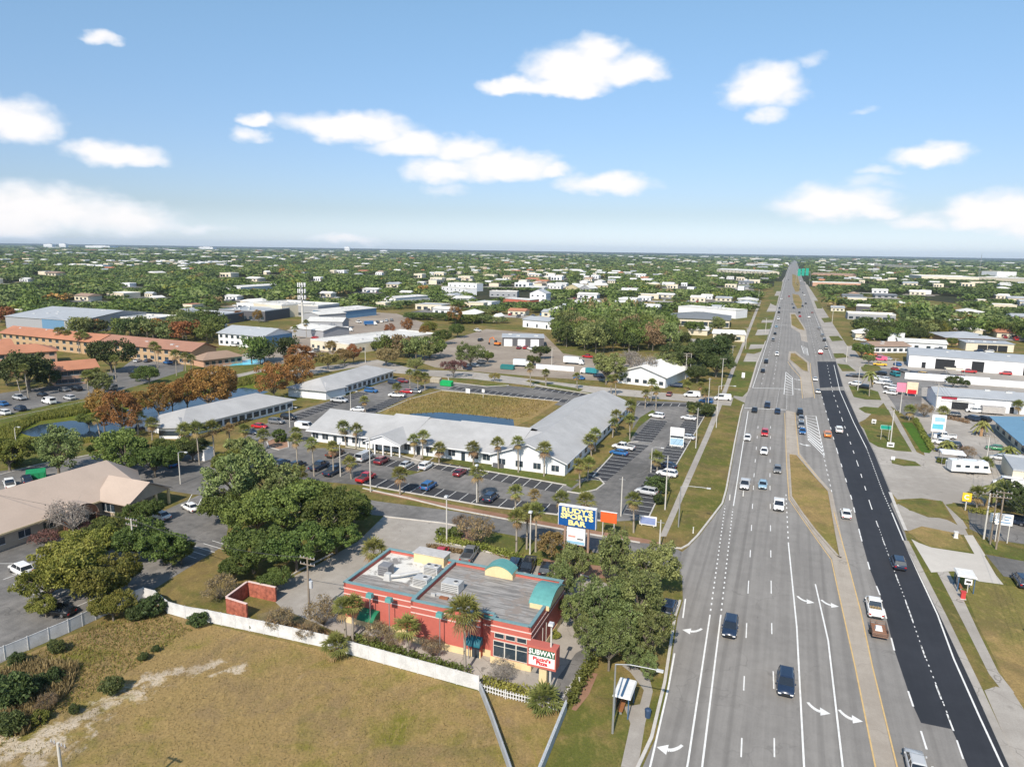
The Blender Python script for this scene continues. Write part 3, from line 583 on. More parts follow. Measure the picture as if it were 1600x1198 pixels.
def treekind(kind, leaf, rx, rz_, zc, ncl, per, size, cr, nl=10, ragged=.28, low=-.45, barkr=.3, variants=2, twig=0, bark=None, zs=.35):
    vs = []
    for i in range(variants):
        C = lobes(ncl, rx, rz_, zc, low, 7, ragged); c = MB(); rad = cr*(.7+.6*rng.random(len(C)))
        c.leaves(leafcloud(C, rad, per, size), LEAF[leaf])
        t = MB(); limbs(t, C, zc, barkr, bark or M_BARK, nl, zs)
        if twig:
            for p in C[rng.choice(len(C), min(twig, len(C)), replace=False)]:
                for _ in range(4):
                    q = Vector(p)+Vector(rng.normal(size=3))*cr*.9; t.tube(p, q, .05, .015, bark or M_BARK, 3, False)
        vs.append((c.mesh(kind+'_crown'), t.mesh(kind+'_trunk')))
    TK[kind] = (vs, rx, zc)
treekind('oak_tree', 'oak', 5, 3.3, 4.6, 130, 110, .21, .85, 20, .46, variants=4)
treekind('olive_oak_tree', 'olive', 5, 4.6, 5.6, 150, 66, .20, .78, 30, .52, variants=4, twig=34)
treekind('dark_tree', 'dark', 5, 3.8, 4.8, 80, 80, .26, 1.1, 8)
treekind('green_tree', 'green', 5, 3.8, 4.8, 80, 80, .26, 1.1, 8)
treekind('yellow_green_tree', 'ygreen', 5, 3.8, 4.6, 90, 85, .25, 1.0, 10)
treekind('rust_tree', 'rust', 5, 6.2, 7.6, 90, 60, .26, 1.0, 16, .3, -.7, .25)
treekind('golden_tree', 'gold', 5, 3.8, 4.6, 80, 60, .26, 1.0, 14, .3, -.3, .2)
treekind('pink_tree', 'pink', 5, 3.2, 4.6, 70, 45, .24, .9, 16, .3, -.2, .22)
treekind('bare_tree', 'pale', 5, 3.6, 4.4, 110, 10, .22, 1.0, 60, .3, -.3, .22, twig=110, bark=mat('pale_bark', (.33, .30, .27), .9, .15, 3))
treekind('dry_tree', 'brown', 5, 4.0, 4.8, 90, 22, .22, 1.1, 50, .3, -.4, .12, twig=90, zs=.08)
treekind('red_shrub', 'pink', 5, 2.6, 2.8, 60, 30, .3, 1.1, 30, .3, -.2, .14, twig=40, zs=.08)
treekind('round_shrub', 'green', 5, 4.6, 4.2, 90, 60, .38, 1.1, 6, .08, -.9, .3, 1, zs=.2)
treekind('shrub', 'ygreen', 5, 3.4, 2.8, 50, 60, .45, 1.4, 6, .3, -.6, .2, 2, zs=.2)
treekind('dark_shrub', 'dark', 5, 4.4, 3.8, 60, 60, .45, 1.4, 6, .3, -.8, .2, 2, zs=.2)
CAT = {'palm_tree': 'palm tree'}
def tree(kind, x, y, rpx, label, group=None, leaf=None, sz=1.0, name=None, cat='tree'):
    vs, rx, zc = TK[kind]; k = 1.
    for _ in range(8):
        p = U(x, y, zc*k*sz); dep = proj(p)[2]; k = rpx*dep/FPX/rx
    v = vs[random.randrange(len(vs))]
    nm = name or ('tree' if 'tree' in kind else 'shrub')
    nm = {'oak_tree': 'oak_tree', 'olive_oak_tree': 'oak_tree', 'rust_tree': 'cypress_tree', 'bare_tree': 'bare_tree'}.get(kind, nm) if not name else name
    t = thing(nm, label, 'shrub' if 'shrub' in kind or nm == 'shrub' else cat, (p.x, p.y, .03), random.random()*6.28, group, (k, k, k*sz))
    obj('crown', v[0], t, mats={0: LEAF[leaf]} if leaf else None); obj('trunk', v[1], t); return t
# ---- palms
def palmmesh(r=1.95, n=36, dry=4, feather=False):
    c = MB(); t = []
    for i in range(n+dry):
        a = i*2.39996; isd = i >= n; e = (math.pi*.5-(i/n)*1.75) if not isd else -.75-.35*random.random()
        e += rng.normal()*.1; L_ = r*(.85+.3*random.random()); d = Vector((math.cos(a)*math.cos(e), math.sin(a)*math.cos(e), math.sin(e)))
        side = Vector((-math.sin(a), math.cos(a), 0)); m = LEAF['palmd'] if isd else LEAF['palm']
        if not feather:
            hub = d*L_*.5+Vector((0, 0, -.1)); c.tube((0, 0, 0), hub, .03, .02, m, 3, False)
            for k in range(9):
                f = (k-4)/4*1.35; dd = (d*math.cos(f)+side*math.sin(f)); tip = hub+dd*L_*.62*(1-.15*abs(f))+Vector((0, 0, -.28*L_*abs(.5+random.random()*.5)))
                w = dd.cross(d.cross(side)).normalized()*.085; md = hub.lerp(tip, .5)+Vector((0, 0, .08))
                c.add([hub, md-w, tip, md+w], [(0, 1, 2, 3)], m)
        else:
            pts = [d*L_*q+Vector((0, 0, -q*q*L_*.75)) for q in (0, .25, .5, .75, 1)]
            for q0, q1 in zip(pts, pts[1:]):
                for s_ in (-1, 1):
                    c.add([q0, q1, q1+side*s_*.35+Vector((0, 0, -.35)), q0+side*s_*.35+Vector((0, 0, -.35))], [(0, 1, 2, 3)], m)
    return c.mesh('palm_crown')
PALMC = [palmmesh(), palmmesh(2.1, 40, 5), palmmesh(1.8, 32, 6)]; COCO = palmmesh(2.8, 22, 3, True)
tm = MB(); tm.path([(0, 0, 0), (.04, 0, .35), (-.03, .02, .7), (0, 0, 1)], .19, .13, M_PALMT, 8); PALMTR = tm.mesh('palm_trunk')
def palm(x, yc, xb, yb, label, group=None, r=1.0, coco=False, dead=False):
    b0 = U(xb, yb); h = height_at(b0, yc); h = max(h, 1.2); top = U(x, yc, h)
    t = thing('palm_tree', label, 'palm tree', (b0.x, b0.y, .03), random.random()*6, group)
    tt = obj('trunk', PALMTR, t, sc=(1.0, 1.0, h))
    c = obj('crown', COCO if coco else random.choice(PALMC), t, (0, 0, h), random.random()*6, r)
    if dead: c.material_slots[0].link = 'OBJECT'; c.material_slots[0].material = LEAF['palmd']
    off = top-b0; a = -t.rotation_euler.z; ox, oy = off.x*math.cos(a)-off.y*math.sin(a), off.x*math.sin(a)+off.y*math.cos(a)
    if math.hypot(ox, oy) < h*.35:
        c.location = (ox, oy, h); tt.matrix_basis = Matrix(((1, 0, ox/h*h, 0), (0, 1, oy/h*h, 0), (0, 0, h, 0), (0, 0, 0, 1))) if False else tt.matrix_basis
        d = Vector((ox, oy, h)); tt.rotation_euler = d.to_track_quat('Z', 'Y').to_euler(); tt.scale = (1, 1, d.length)
    return t
# ---- vehicles: x across, y forward
def carbody(kind, n=1):
    """profile stations along y: (y, half width, z bottom, z belt)"""
    P = {'sedan': dict(L=4.7, W=.90, prof=[(-2.35, .74, .35, .72), (-2.25, .84, .25, .92), (-1.6, .90, .2, .98), (0, .91, .2, .93), (1.2, .90, .2, .90), (2.0, .86, .22, .80), (2.3, .76, .3, .62)], g=(-1.95, -1.15, .45, 1.25), gw=(.80, .60), zb=.90, zt=1.43),
         'suv': dict(L=4.8, W=.95, prof=[(-2.4, .80, .4, .95), (-2.3, .92, .3, 1.08), (-1.5, .96, .25, 1.10), (0, .96, .25, 1.06), (1.1, .95, .25, 1.04), (2.0, .92, .28, .95), (2.35, .80, .36, .72)], g=(-2.3, -1.95, .45, 1.2), gw=(.86, .70), zb=1.05, zt=1.70),
         'pickup': dict(L=5.8, W=1.0, prof=[(-2.9, .90, .5, 1.02), (-2.8, .97, .42, 1.10), (-1.0, .99, .35, 1.12), (.0, .99, .35, 1.12), (1.6, .98, .35, 1.10), (2.6, .95, .38, 1.02), (2.9, .84, .45, .8)], g=(-.75, -.45, 1.0, 1.75), gw=(.90, .74), zb=1.1, zt=1.85),
         'van': dict(L=5.7, W=1.0, prof=[(-2.85, .92, .4, 1.25), (-2.75, .99, .3, 1.3), (-1.5, 1.0, .3, 1.3), (0, 1.0, .3, 1.3), (1.5, 1.0, .3, 1.25), (2.5, .94, .3, 1.02), (2.85, .82, .4, .8)], g=(-2.8, -2.7, 1.2, 2.1), gw=(.97, .86), zb=1.25, zt=2.15)}[kind]
    b_ = MB(); pm = paint('white', (.78, .78, .77)); rings = []
    for (y, w, z0, z1) in P['prof']:
        rings.append([(-w*.9, y, z0), (-w, y, z0+.18), (-w, y, z1-.16), (-w*.90, y, z1), (w*.90, y, z1), (w, y, z1-.16), (w, y, z0+.18), (w*.9, y, z0)])
    vs = [p for r_ in rings for p in r_]; fs = []
    for i in range(len(rings)-1):
        for k in range(8): a, c = i*8+k, i*8+(k+1) % 8; fs.append((a, c, c+8, a+8))
    fs += [tuple(range(8))[::-1], tuple(len(vs)-8+i for i in range(8))]
    b_.add(vs, fs, pm, True)
    # dark grille and bumper strips
    y1 = P['prof'][-1][0]; y0 = P['prof'][0][0]; gm = mat('grille_black', (.02, .02, .02), .5)
    b_.box(-.45, .45, y1-.02, y1+.03, P['prof'][-1][2]+.05, P['prof'][-1][2]+.3, gm); b_.box(-.6, .6, y0-.03, y0+.02, P['prof'][0][2], P['prof'][0][2]+.14, gm)
    if kind == 'pickup': b_.box(-.78, .78, -2.75, -.85, 1.10, 1.135, mat('bed_liner', (.05, .05, .05), .8)); b_.box(-.97, -.8, -2.8, -.8, 1.08, 1.2, pm); b_.box(.8, .97, -2.8, -.8, 1.08, 1.2, pm); b_.box(-.9, .9, -2.88, -2.76, 1.0, 1.2, pm)
    for s_ in (-1, 1): b_.box(s_*P['W']-.12 if s_ < 0 else P['W']-.02, s_*P['W']+.02 if s_ < 0 else P['W']+.12, P['g'][3]-.45, P['g'][3]-.3, P['zb']+.02, P['zb']+.16, pm)
    a, b1, c1, d1 = P['g']; wb, wt = P['gw']; zb, zt = P['zb'], P['zt']
    g = MB(); g.add([(-wb, a, zb), (wb, a, zb), (wb, d1, zb-.02), (-wb, d1, zb-.02), (-wt, b1, zt-.05), (wt, b1, zt-.05), (wt, c1, zt-.05), (-wt, c1, zt-.05)], [(0, 1, 5, 4), (1, 2, 6, 5), (2, 3, 7, 6), (3, 0, 4, 7)], M_CARGL)
    r_ = MB(); t = .05
    r_.add([(-wt-.03, b1-.05, zt-.06), (wt+.03, b1-.05, zt-.06), (wt+.03, c1+.05, zt-.06), (-wt-.03, c1+.05, zt-.06), (-wt+.1, b1+.12, zt+.02), (wt-.1, b1+.12, zt+.02), (wt-.1, c1-.15, zt+.02), (-wt+.1, c1-.15, zt+.02)], [(0, 3, 2, 1), (4, 5, 6, 7), (0, 1, 5, 4), (1, 2, 6, 5), (2, 3, 7, 6), (3, 0, 4, 7)], pm, False)
    # pillars
    for s_ in (-1, 1):
        for (yb, yt) in ((a, b1), (d1, c1), ((a+d1)/2-.1, (b1+c1)/2-.1)):
            r_.tube((s_*(wb+.01), yb, zb-.05), (s_*(wt+.02), yt, zt-.03), .045, .035, pm, 4, False)
    if kind == 'van': 
        for s_ in (-1, 1): r_.box(s_*1.0-.04, s_*1.0+.04, -2.75, -.3, 1.2, 2.0, pm)
    w = MB(); rw = .34 if kind in ('sedan',) else .39
    w.tube((-.12, 0, 0), (.12, 0, 0), rw, rw, M_TYRE, 14); rm_ = MB(); rm_.tube((-.14, 0, 0), (.14, 0, 0), rw*.62, rw*.62, M_RIM, 10)
    hl = MB(); hl.box(-.17, .17, -.04, .04, -.07, .07, M_LAMP); tl = MB(); tl.box(-.14, .14, -.04, .04, -.1, .1, M_TAIL)
    yw = P['L']/2-.95; pr = P['prof']
    return dict(body=b_.mesh(kind+'_body'), win=g.mesh(kind+'_windows'), roof=r_.mesh(kind+'_roof'), wheel=w.mesh('wheel'), rim=rm_.mesh('rim'), hl=hl.mesh('headlight'), tl=tl.mesh('tail_light'), rw=rw,
                wheels=[(s_*(P['W']-.12), y, rw) for s_ in (-1, 1) for y in (-yw, yw-.05)], hlp=[(s_*(pr[-1][1]-.15), pr[-1][0]-.03, pr[-1][3]-.09) for s_ in (-1, 1)], tlp=[(s_*(pr[0][1]-.1), pr[0][0]+.0, pr[0][3]-.14) for s_ in (-1, 1)])
CARS = {k: carbody(k) for k in ('sedan', 'suv', 'pickup', 'van')}
CC = {'white': (.74, .74, .73), 'silver': (.48, .49, .50), 'grey': (.16, .165, .17), 'black': (.012, .013, .015), 'navy': (.015, .028, .06), 'blue': (.03, .12, .30), 'lightblue': (.25, .38, .48), 'red': (.42, .015, .02), 'maroon': (.16, .015, .022), 'orange': (.62, .20, .03), 'yellow': (.75, .45, .03), 'teal': (.03, .22, .25), 'pink': (.7, .12, .22), 'tan': (.40, .34, .26), 'green': (.02, .18, .07), 'brown': (.10, .06, .035)}
CN = {'lightblue': 'pale blue', 'navy': 'dark blue', 'maroon': 'dark red'}
KN = {'sedan': 'sedan', 'suv': 'SUV', 'pickup': 'pickup truck', 'van': 'van'}
def farcar(kind):
    P = CARS[kind]; s = MB()
    for k in ('body', 'roof', 'win'):
        me = P[k]; o = len(s.v); 
        for v in me.vertices: s.v.append(tuple(v.co))
        for f in me.polygons: s.f.append(tuple(i+o for i in f.vertices)); s.m.append(s.mi(me.materials[f.material_index])); s.sm.append(False)
    for p in P['wheels']: s.tube((p[0]-.12, p[1], p[2]), (p[0]+.12, p[1], p[2]), P['rw'], P['rw'], M_TYRE, 8)
    return s.mesh(kind+'_far')
FAR = {k: farcar(k) for k in CARS}
def car(x, y, kind, color, head, where, group='cars', far=None):
    p = U(x, y, .7); d = math.hypot(p.x, p.y); rz = RZ+(0 if head == 'A' else math.pi if head == 'T' else R(head))
    far = d > 235 if far is None else far
    nm = {'sedan': 'car', 'suv': 'car', 'pickup': 'pickup_truck', 'van': 'van'}[kind]; pm = paint(color, CC[color])
    lab = '%s %s %s' % (CN.get(color, color), KN[kind], where); cat = {'pickup': 'pickup truck', 'van': 'van'}.get(kind, 'car')
    if far:
        o = obj(nm, FAR[kind], None, (p.x, p.y, .045), rz, mats={0: pm}); return tag(o, lab, cat, group)
    P = CARS[kind]; t = thing(nm, lab, cat, (p.x, p.y, .045), rz, group)
    obj('body', P['body'], t, mats={0: pm}); obj('roof', P['roof'], t, mats={0: pm}); obj('window', P['win'], t)
    for q in P['wheels']: obj('rim', P['rim'], obj('wheel', P['wheel'], t, q))
    for q in P['hlp']: obj('headlight', P['hl'], t, q)
    for q in P['tlp']: obj('tail_light', P['tl'], t, q)
    return t
# ---- buildings
def frame(A, B, h, depth=1):
    a = U(*A, h); c = U(*B, h); d = (c-a); w = d.length; d.normalize(); n = Vector((-d.y, d.x, 0))
    if n.dot(Vector((a.x, a.y, 0))) < 0: n = -n
    return a, d, n, w, math.atan2(d.y, d.x)
def roofmesh(kind, w, dep, h, rh, m, over=.5, gm=None):
    s = MB(); x0, x1, y0, y1 = -over, w+over, -over, dep+over; t = .18
    def slab(pts): 
        s.add([(p[0], p[1], p[2]) for p in pts]+[(p[0], p[1], p[2]-t) for p in pts], [tuple(range(len(pts))), tuple(range(len(pts), 2*len(pts)))[::-1]]+[(i, i+len(pts), (i+1) % len(pts)+len(pts), (i+1) % len(pts)) for i in range(len(pts))], m)
    z0 = h+.12; zr = h+rh; ym = (y0+y1)/2; xm = (x0+x1)/2
    if kind == 'gable': slab([(x0, y0, z0), (x1, y0, z0), (x1, ym, zr), (x0, ym, zr)]); slab([(x0, ym, zr), (x1, ym, zr), (x1, y1, z0), (x0, y1, z0)])
    elif kind == 'gabley': slab([(x0, y0, z0), (xm, y0, zr), (xm, y1, zr), (x0, y1, z0)]); slab([(xm, y0, zr), (x1, y0, z0), (x1, y1, z0), (xm, y1, zr)])
    elif kind == 'hip':
        k = min((y1-y0)/2, (x1-x0)/2.2); slab([(x0, y0, z0), (x1, y0, z0), (x1-k, ym, zr), (x0+k, ym, zr)]); slab([(x1, y1, z0), (x0, y1, z0), (x0+k, ym, zr), (x1-k, ym, zr)])
        slab([(x0, y1, z0), (x0, y0, z0), (x0+k, ym, zr)]); slab([(x1, y0, z0), (x1, y1, z0), (x1-k, ym, zr)])
    elif kind == 'shed': slab([(x0, y0, z0), (x1, y0, z0), (x1, y1, zr), (x0, y1, zr)])
    else:
        s.box(x0+over, x1-over, y0+over, y1-over, h-.1, h+.05, m)
        for q in ((0, w, 0, .3), (0, w, dep-.3, dep), (0, .3, .3, dep-.3), (w-.3, w, .3, dep-.3)): s.box(q[0]-.03, q[1]+.03, q[2]-.03, q[3]+.03, h+.05, h+rh, gm or m)
    return s
def bldg(name, label, A, B, h, depth, kind, rh, wm, rm, win=None, doors=(), over=.4, gm=None, cat='building', extra=None, group=None, side=None):
    a, d, n, w, rz = frame(A, B, h); t = thing(name, label, cat, (a.x, a.y, 0), rz, group)
    flip = n.dot(Vector((-d.y, d.x, 0))) < 0
    s = MB(); s.prism([(0, 0), (w, 0), (w, depth), (0, depth)], 0, h, wm)
    if kind == 'gabley': s.add([(0, 0, h), (w, 0, h), (w/2, 0, h+rh-.1), (0, depth, h), (w, depth, h), (w/2, depth, h+rh-.1)], [(0, 1, 2), (4, 3, 5)], wm)
    if kind == 'gable': s.add([(0, 0, h), (0, depth, h), (0, depth/2, h+rh-.1), (w, 0, h), (w, depth, h), (w, depth/2, h+rh-.1)], [(1, 0, 2), (3, 4, 5)], wm)
    if kind == 'shed': s.add([(0, 0, h), (0, depth, h), (0, depth, h+rh-.1), (w, 0, h), (w, depth, h), (w, depth, h+rh-.1)], [(1, 0, 2), (3, 4, 5), (1, 2, 5, 4)], wm)
    obj('wall', s, t); obj('roof', roofmesh(kind, w, depth, h, rh, rm, over, gm), t)
    if win:
        k, ww, hh, z = win[:4]; rows = win[4] if len(win) > 4 else 1; me = MB(); me.box(-ww/2, ww/2, -.06, .04, 0, hh, win[5] if len(win) > 5 else M_GLASS); me.box(-ww/2-.07, ww/2+.07, -.08, .04, -.1, 0, M_WHITE); me = me.mesh('window')
        for r_ in range(rows):
            for i in range(k): obj('window', me, t, (w*(i+.5)/k, 0, z+r_*h/max(rows, 1)))
        if side is not None:
            ks = max(2, int(depth/6))
            for r_ in range(rows):
                for i in range(ks): obj('window', me, t, (w if side > 0 else 0, depth*(i+.5)/ks, z+r_*h/max(rows, 1)), math.pi/2 if side > 0 else -math.pi/2)
    if kind in ('flat', 'shed', 'gable') and w > 14 and cat == 'building':
        rr = random.Random(int(A[0]*7+A[1])); zt = h+.05 if kind == 'flat' else None
        for i in range(3+int(w/14)):
            x_, y_ = rr.uniform(.1, .9)*w, rr.uniform(.15, .85)*depth; z_ = h+.05 if kind == 'flat' else h+.12+(rh-.12)*(y_+over)/(depth+2*over) if kind == 'shed' else h+.12+(rh-.12)*(1-abs(y_/depth-.5)*2)-.15; a_, b_ = rr.uniform(.5, 1.2), rr.uniform(.5, 1.0)
            obj('roof_unit' if kind == 'flat' else 'roof_vent', MB().box(-a_, a_, -b_, b_, -.1, rr.uniform(.5, 1.2) if kind == 'flat' else .35, mat('ac_casing', (.52, .52, .51), .5, .1, 1, metal=.2), .05), t, (x_, y_, z_))
    for (fx, dw, dh, dm) in doors:
        me = MB(); me.box(-dw/2, dw/2, -.07, .05, 0, dh, dm); obj('door', me, t, (w*fx, 0, .02))
    if extra: extra(t, w, depth, h)
    if flip: t.scale = (1, -1, 1)
    return t
def pole(name, label, xb, yb, yt, m, r0=.16, r1=.09, cat='pole', extra=None, group=None, h=None, rz=RZ):
    b0 = U(xb, yb); h = h or height_at(b0, yt); t = thing(name, label, cat, (b0.x, b0.y, 0), rz, group)
    s = MB(); s.tube((0, 0, 0), (0, 0, h), r0, r1, m, 10); obj('pole', s, t)
    if extra: extra(t, h)
    return t
def text(body, size, m, ext=.03, font_scale=(1, 1), bold=.0):
    c = bpy.data.curves.new('lettering', 'FONT'); c.body = body; c.size = size; c.extrude = ext; c.align_x = 'CENTER'; c.align_y = 'CENTER'; c.offset = bold; c.resolution_u = 2; c.space_line = .8
    o = bpy.data.objects.new('tmp', c); COL.objects.link(o); dg = bpy.context.evaluated_depsgraph_get(); me = bpy.data.meshes.new_from_object(o.evaluated_get(dg))
    bpy.data.objects.remove(o); me.materials.clear(); me.materials.append(m)
    for v in me.vertices: x, y, z = v.co; v.co = (x*font_scale[0], -z, y*font_scale[1])
    return me
def lettering(t, body, size, m, loc, sc=(1, 1), bold=0, rz=0, name='lettering'):
    return obj(name, text(body, size, m, .03, sc, bold), t, loc, rz)
# ================================================================== NEAR BUILDINGS
C_RED = mat('red_stucco', (.44, .115, .088), .85, .10, .5); C_CREAM = mat('cream_stucco', (.66, .52, .30), .85, .08, .5)
C_TEAL = mat('teal_metal', (.10, .29, .28), .5, .15, .8); C_TRIM = mat('pink_white_trim', (.66, .50, .46), .8, .08)
C_WHT = mat('white_painted_wall', (.70, .71, .73), .8, .06, .4); C_MEMB = mat('white_roof_membrane', (.62, .61, .58), .8, .12, .4)
def stained(name, c0, c1, c2):
    m, b, p, o = newmat(name); g = b.node('ShaderNodeTexCoord'); v = g.outputs['Object']
    n = b.noise(v, .45, 6, .7, .4); n2 = b.noise(b.mapping(v, scale=(.25, 2.5, 1)), 1.2, 5, .7)
    c = b.mix(b.ramp(n2, .35, .65), c0, c1); c = b.mix(b.ramp(n, .5, .62), c, c2)
    b.L.new(c, p.inputs['Base Color']); p.inputs['Roughness'].default_value = .9; return m
M_ROOFA = stained('worn_grey_flat_roof', (.15, .145, .14), (.34, .325, .31), (.25, .215, .19)); M_ROOFB = stained('stained_white_roof', (.60, .59, .56), (.66, .65, .61), (.22, .21, .20))
M_AC = mat('ac_casing', (.52, .52, .51), .5, .1, 1, metal=.2); M_ACD = mat('ac_grille', (.06, .06, .065), .7)
O = U(537, 909, 5.8); O.z = 0
t = thing('restaurant', 'red flat-roofed restaurant with teal trim behind the white fence', 'restaurant', O, RZ)
def loc(x, y, z):
    p = U(x, y, z)-O; return (p.dot(E2), p.dot(E1))
Wd = loc(836, 972, 5.8)[0]; xs = loc(647, 933, 5.8)[0]; Dp = 12.0; x3 = loc(775, 957, 5.8)[0]; x2 = loc(752, 960, 5.8)[0]
s = MB(); H0 = 5.2
s.prism([(0, 0), (xs, 0), (xs, -1.0), (x2, -1.0), (x2, -.2), (x3, -.2), (x3, -1.3), (Wd, -1.3), (Wd, Dp), (0, Dp)], 0, H0, C_RED); obj('wall', s, t)
# parapet walls with teal coping
def ring_wall(s, pts, z0, z1, th, m):
    n = len(pts)
    for i in range(n):
        a = Vector(pts[i]); c = Vector(pts[(i+1) % n]); d = (c-a).normalized(); nn = Vector((-d.y, d.x)); a2 = a-d*0; c2 = c+d*0
        q = [a2, c2, c2+nn*th, a2+nn*th]; s.prism([(v.x, v.y) for v in q], z0, z1+i*.0007, m)
FP = [(0, 0), (xs, 0), (xs, -1.0), (x2, -1.0), (x2, -.2), (x3, -.2), (x3, -1.3), (Wd, -1.3), (Wd, Dp), (0, Dp)]
s = MB(); ring_wall(s, FP, H0+.01, 5.75, .3, C_RED); ring_wall(s, [(xs, -.7), (xs+.3, -.7), (xs+.3, Dp-.4), (xs, Dp-.4)], H0+.06, 5.74, .15, C_RED); obj('parapet', s, t)
s = MB(); C_TEAL, CT0 = mat('faded_teal_coping', (.16, .27, .29), .6), C_TEAL; ring_wall(s, [(x-.06 if x == 0 else x, y-.06) for x, y in FP], 5.76, 5.92, .42, C_TEAL); s.box(xs-.12, xs+.35, -.6, Dp-.3, 5.765, 5.915, C_TEAL); obj('coping', s, t); C_TEAL = CT0
s = MB(); s.box(.31, xs-.1, .31, Dp-.31, H0+.01, H0+.05, M_ROOFB); obj('roof', s, t, mats=None)['label'] = 'stained white roof of the left half'
s = MB(); yy_ = [4.6, 5.4, 4.2, 5.0, 3.6, 3.2]; s.poly([(.35, .35, H0+.054)]+[(xs-.12, .35, H0+.054)]+[(xs-.12-(xs-.5)*i/5, 1.6+yy_[5-i]*.5, H0+.054) for i in range(6)], M_ROOFA); obj('roof_patch', s, t)['label'] = 'dirty dark grey front strip of the white roof'
s = MB(); s.box(xs+.31, Wd-.31, -.69, Dp-.31, H0+.01, H0+.05, M_ROOFA); obj('roof', s, t)['label'] = 'weathered grey roof of the right half'
s = MB()
for z in (4.15, 4.95):
    for (a, c, y) in ((0, xs, 0), (xs, x2, -1.0), (x2, x3, -.2), (x3, Wd, -1.3)): s.box(a+(.01 if a else -.04), c+.03, y-.05, y-.004, z, z+.14, C_TRIM)
    s.box(Wd+.004, Wd+.05, -1.3, Dp, z, z+.14, C_TRIM); s.box(-.05, -.004, 0, Dp, z, z+.14, C_TRIM)
obj('wall_band', s, t)
s = MB()
for (a, c, y) in ((0, xs, 0), (xs, x2, -1.0), (x2, x3, -.2), (x3, Wd, -1.3)): s.box(a+(.01 if a else -.07), c+.05, y-.07, y-.004, 0, .9, C_CREAM)
s.box(Wd+.004, Wd+.07, -1.3, Dp, 0, .9, C_CREAM); obj('wall_base', s, t)
bx = (x3+Wd)/2
M_FRM = mat('pale_window_frame', (.55, .52, .47), .6)
for k in range(3):
    w = MB(); w.box(-.58, .58, -.08, -.005, 0, .55, M_GLASS); w.box(-.66, .66, -.09, -.004, -.08, 0, M_FRM); w.box(.58, .66, -.09, -.004, 0, .55, M_FRM); w.box(-.66, -.58, -.09, -.004, 0, .55, M_FRM); w.box(-.66, .66, -.09, -.004, .55, .63, M_FRM)
    obj('window', w, t, (bx-1.45+1.45*k, -1.3, 3.6))
    w = MB(); w.box(-.68, .68, -.08, -.005, 0, 2.0, M_GLASS); w.box(-.75, .75, -.10, -.004, -.08, 0, M_FRM); w.box(-.75, -.68, -.10, -.004, 0, 2, M_FRM); w.box(.68, .75, -.1, -.004, 0, 2, M_FRM); w.box(-.68, .68, -.1, -.081, 1.35, 1.42, M_FRM); w.box(-.75, .75, -.1, -.004, 2, 2.08, M_FRM)
    obj('window', w, t, (bx-1.5+1.5*k, -1.3, 1.1))
def awning(x, y, z, w, d, h, m, lab):
    a = MB(); n = 8
    for i in range(n):
        t0, t1 = math.pi/2*i/n, math.pi/2*(i+1)/n; p = [(x-w/2, y-d*math.sin(t0), z-h*(1-math.cos(t0))), (x+w/2, y-d*math.sin(t0), z-h*(1-math.cos(t0))), (x+w/2, y-d*math.sin(t1), z-h*(1-math.cos(t1))), (x-w/2, y-d*math.sin(t1), z-h*(1-math.cos(t1)))]
        a.add(p, [(0, 1, 2, 3)], m); a.add([(x-w/2, y, z-h), p[0], p[3]], [(0, 1, 2)], m); a.add([(x+w/2, y, z-h), p[1], p[2]], [(0, 1, 2)], m)
    o = obj('awning', a, t); o['label'] = lab
xa = loc(747, 988, 3)[0]; xg = loc(573, 955, 3)[0]
awning(xa, -1.07, 3.0, 2.0, 1.1, .9, mat('teal_awning', (.01, .11, .15), .6), 'dark teal quarter-round awning over the side door')
awning(xg, -.07, 2.8, 2.6, 1.6, 1.0, mat('green_awning', (.01, .16, .08), .6), 'dark green awning on the left end')
s = MB(); s.box(xa-.5, xa+.5, -1.08, -1.02, 0.02, 2.1, M_GLASS); obj('door', s, t); s = MB(); s.box(xg-.5, xg+.5, -.08, -.02, 0.02, 2.1, mat('cream_door', (.6, .5, .3), .6)); obj('door', s, t)
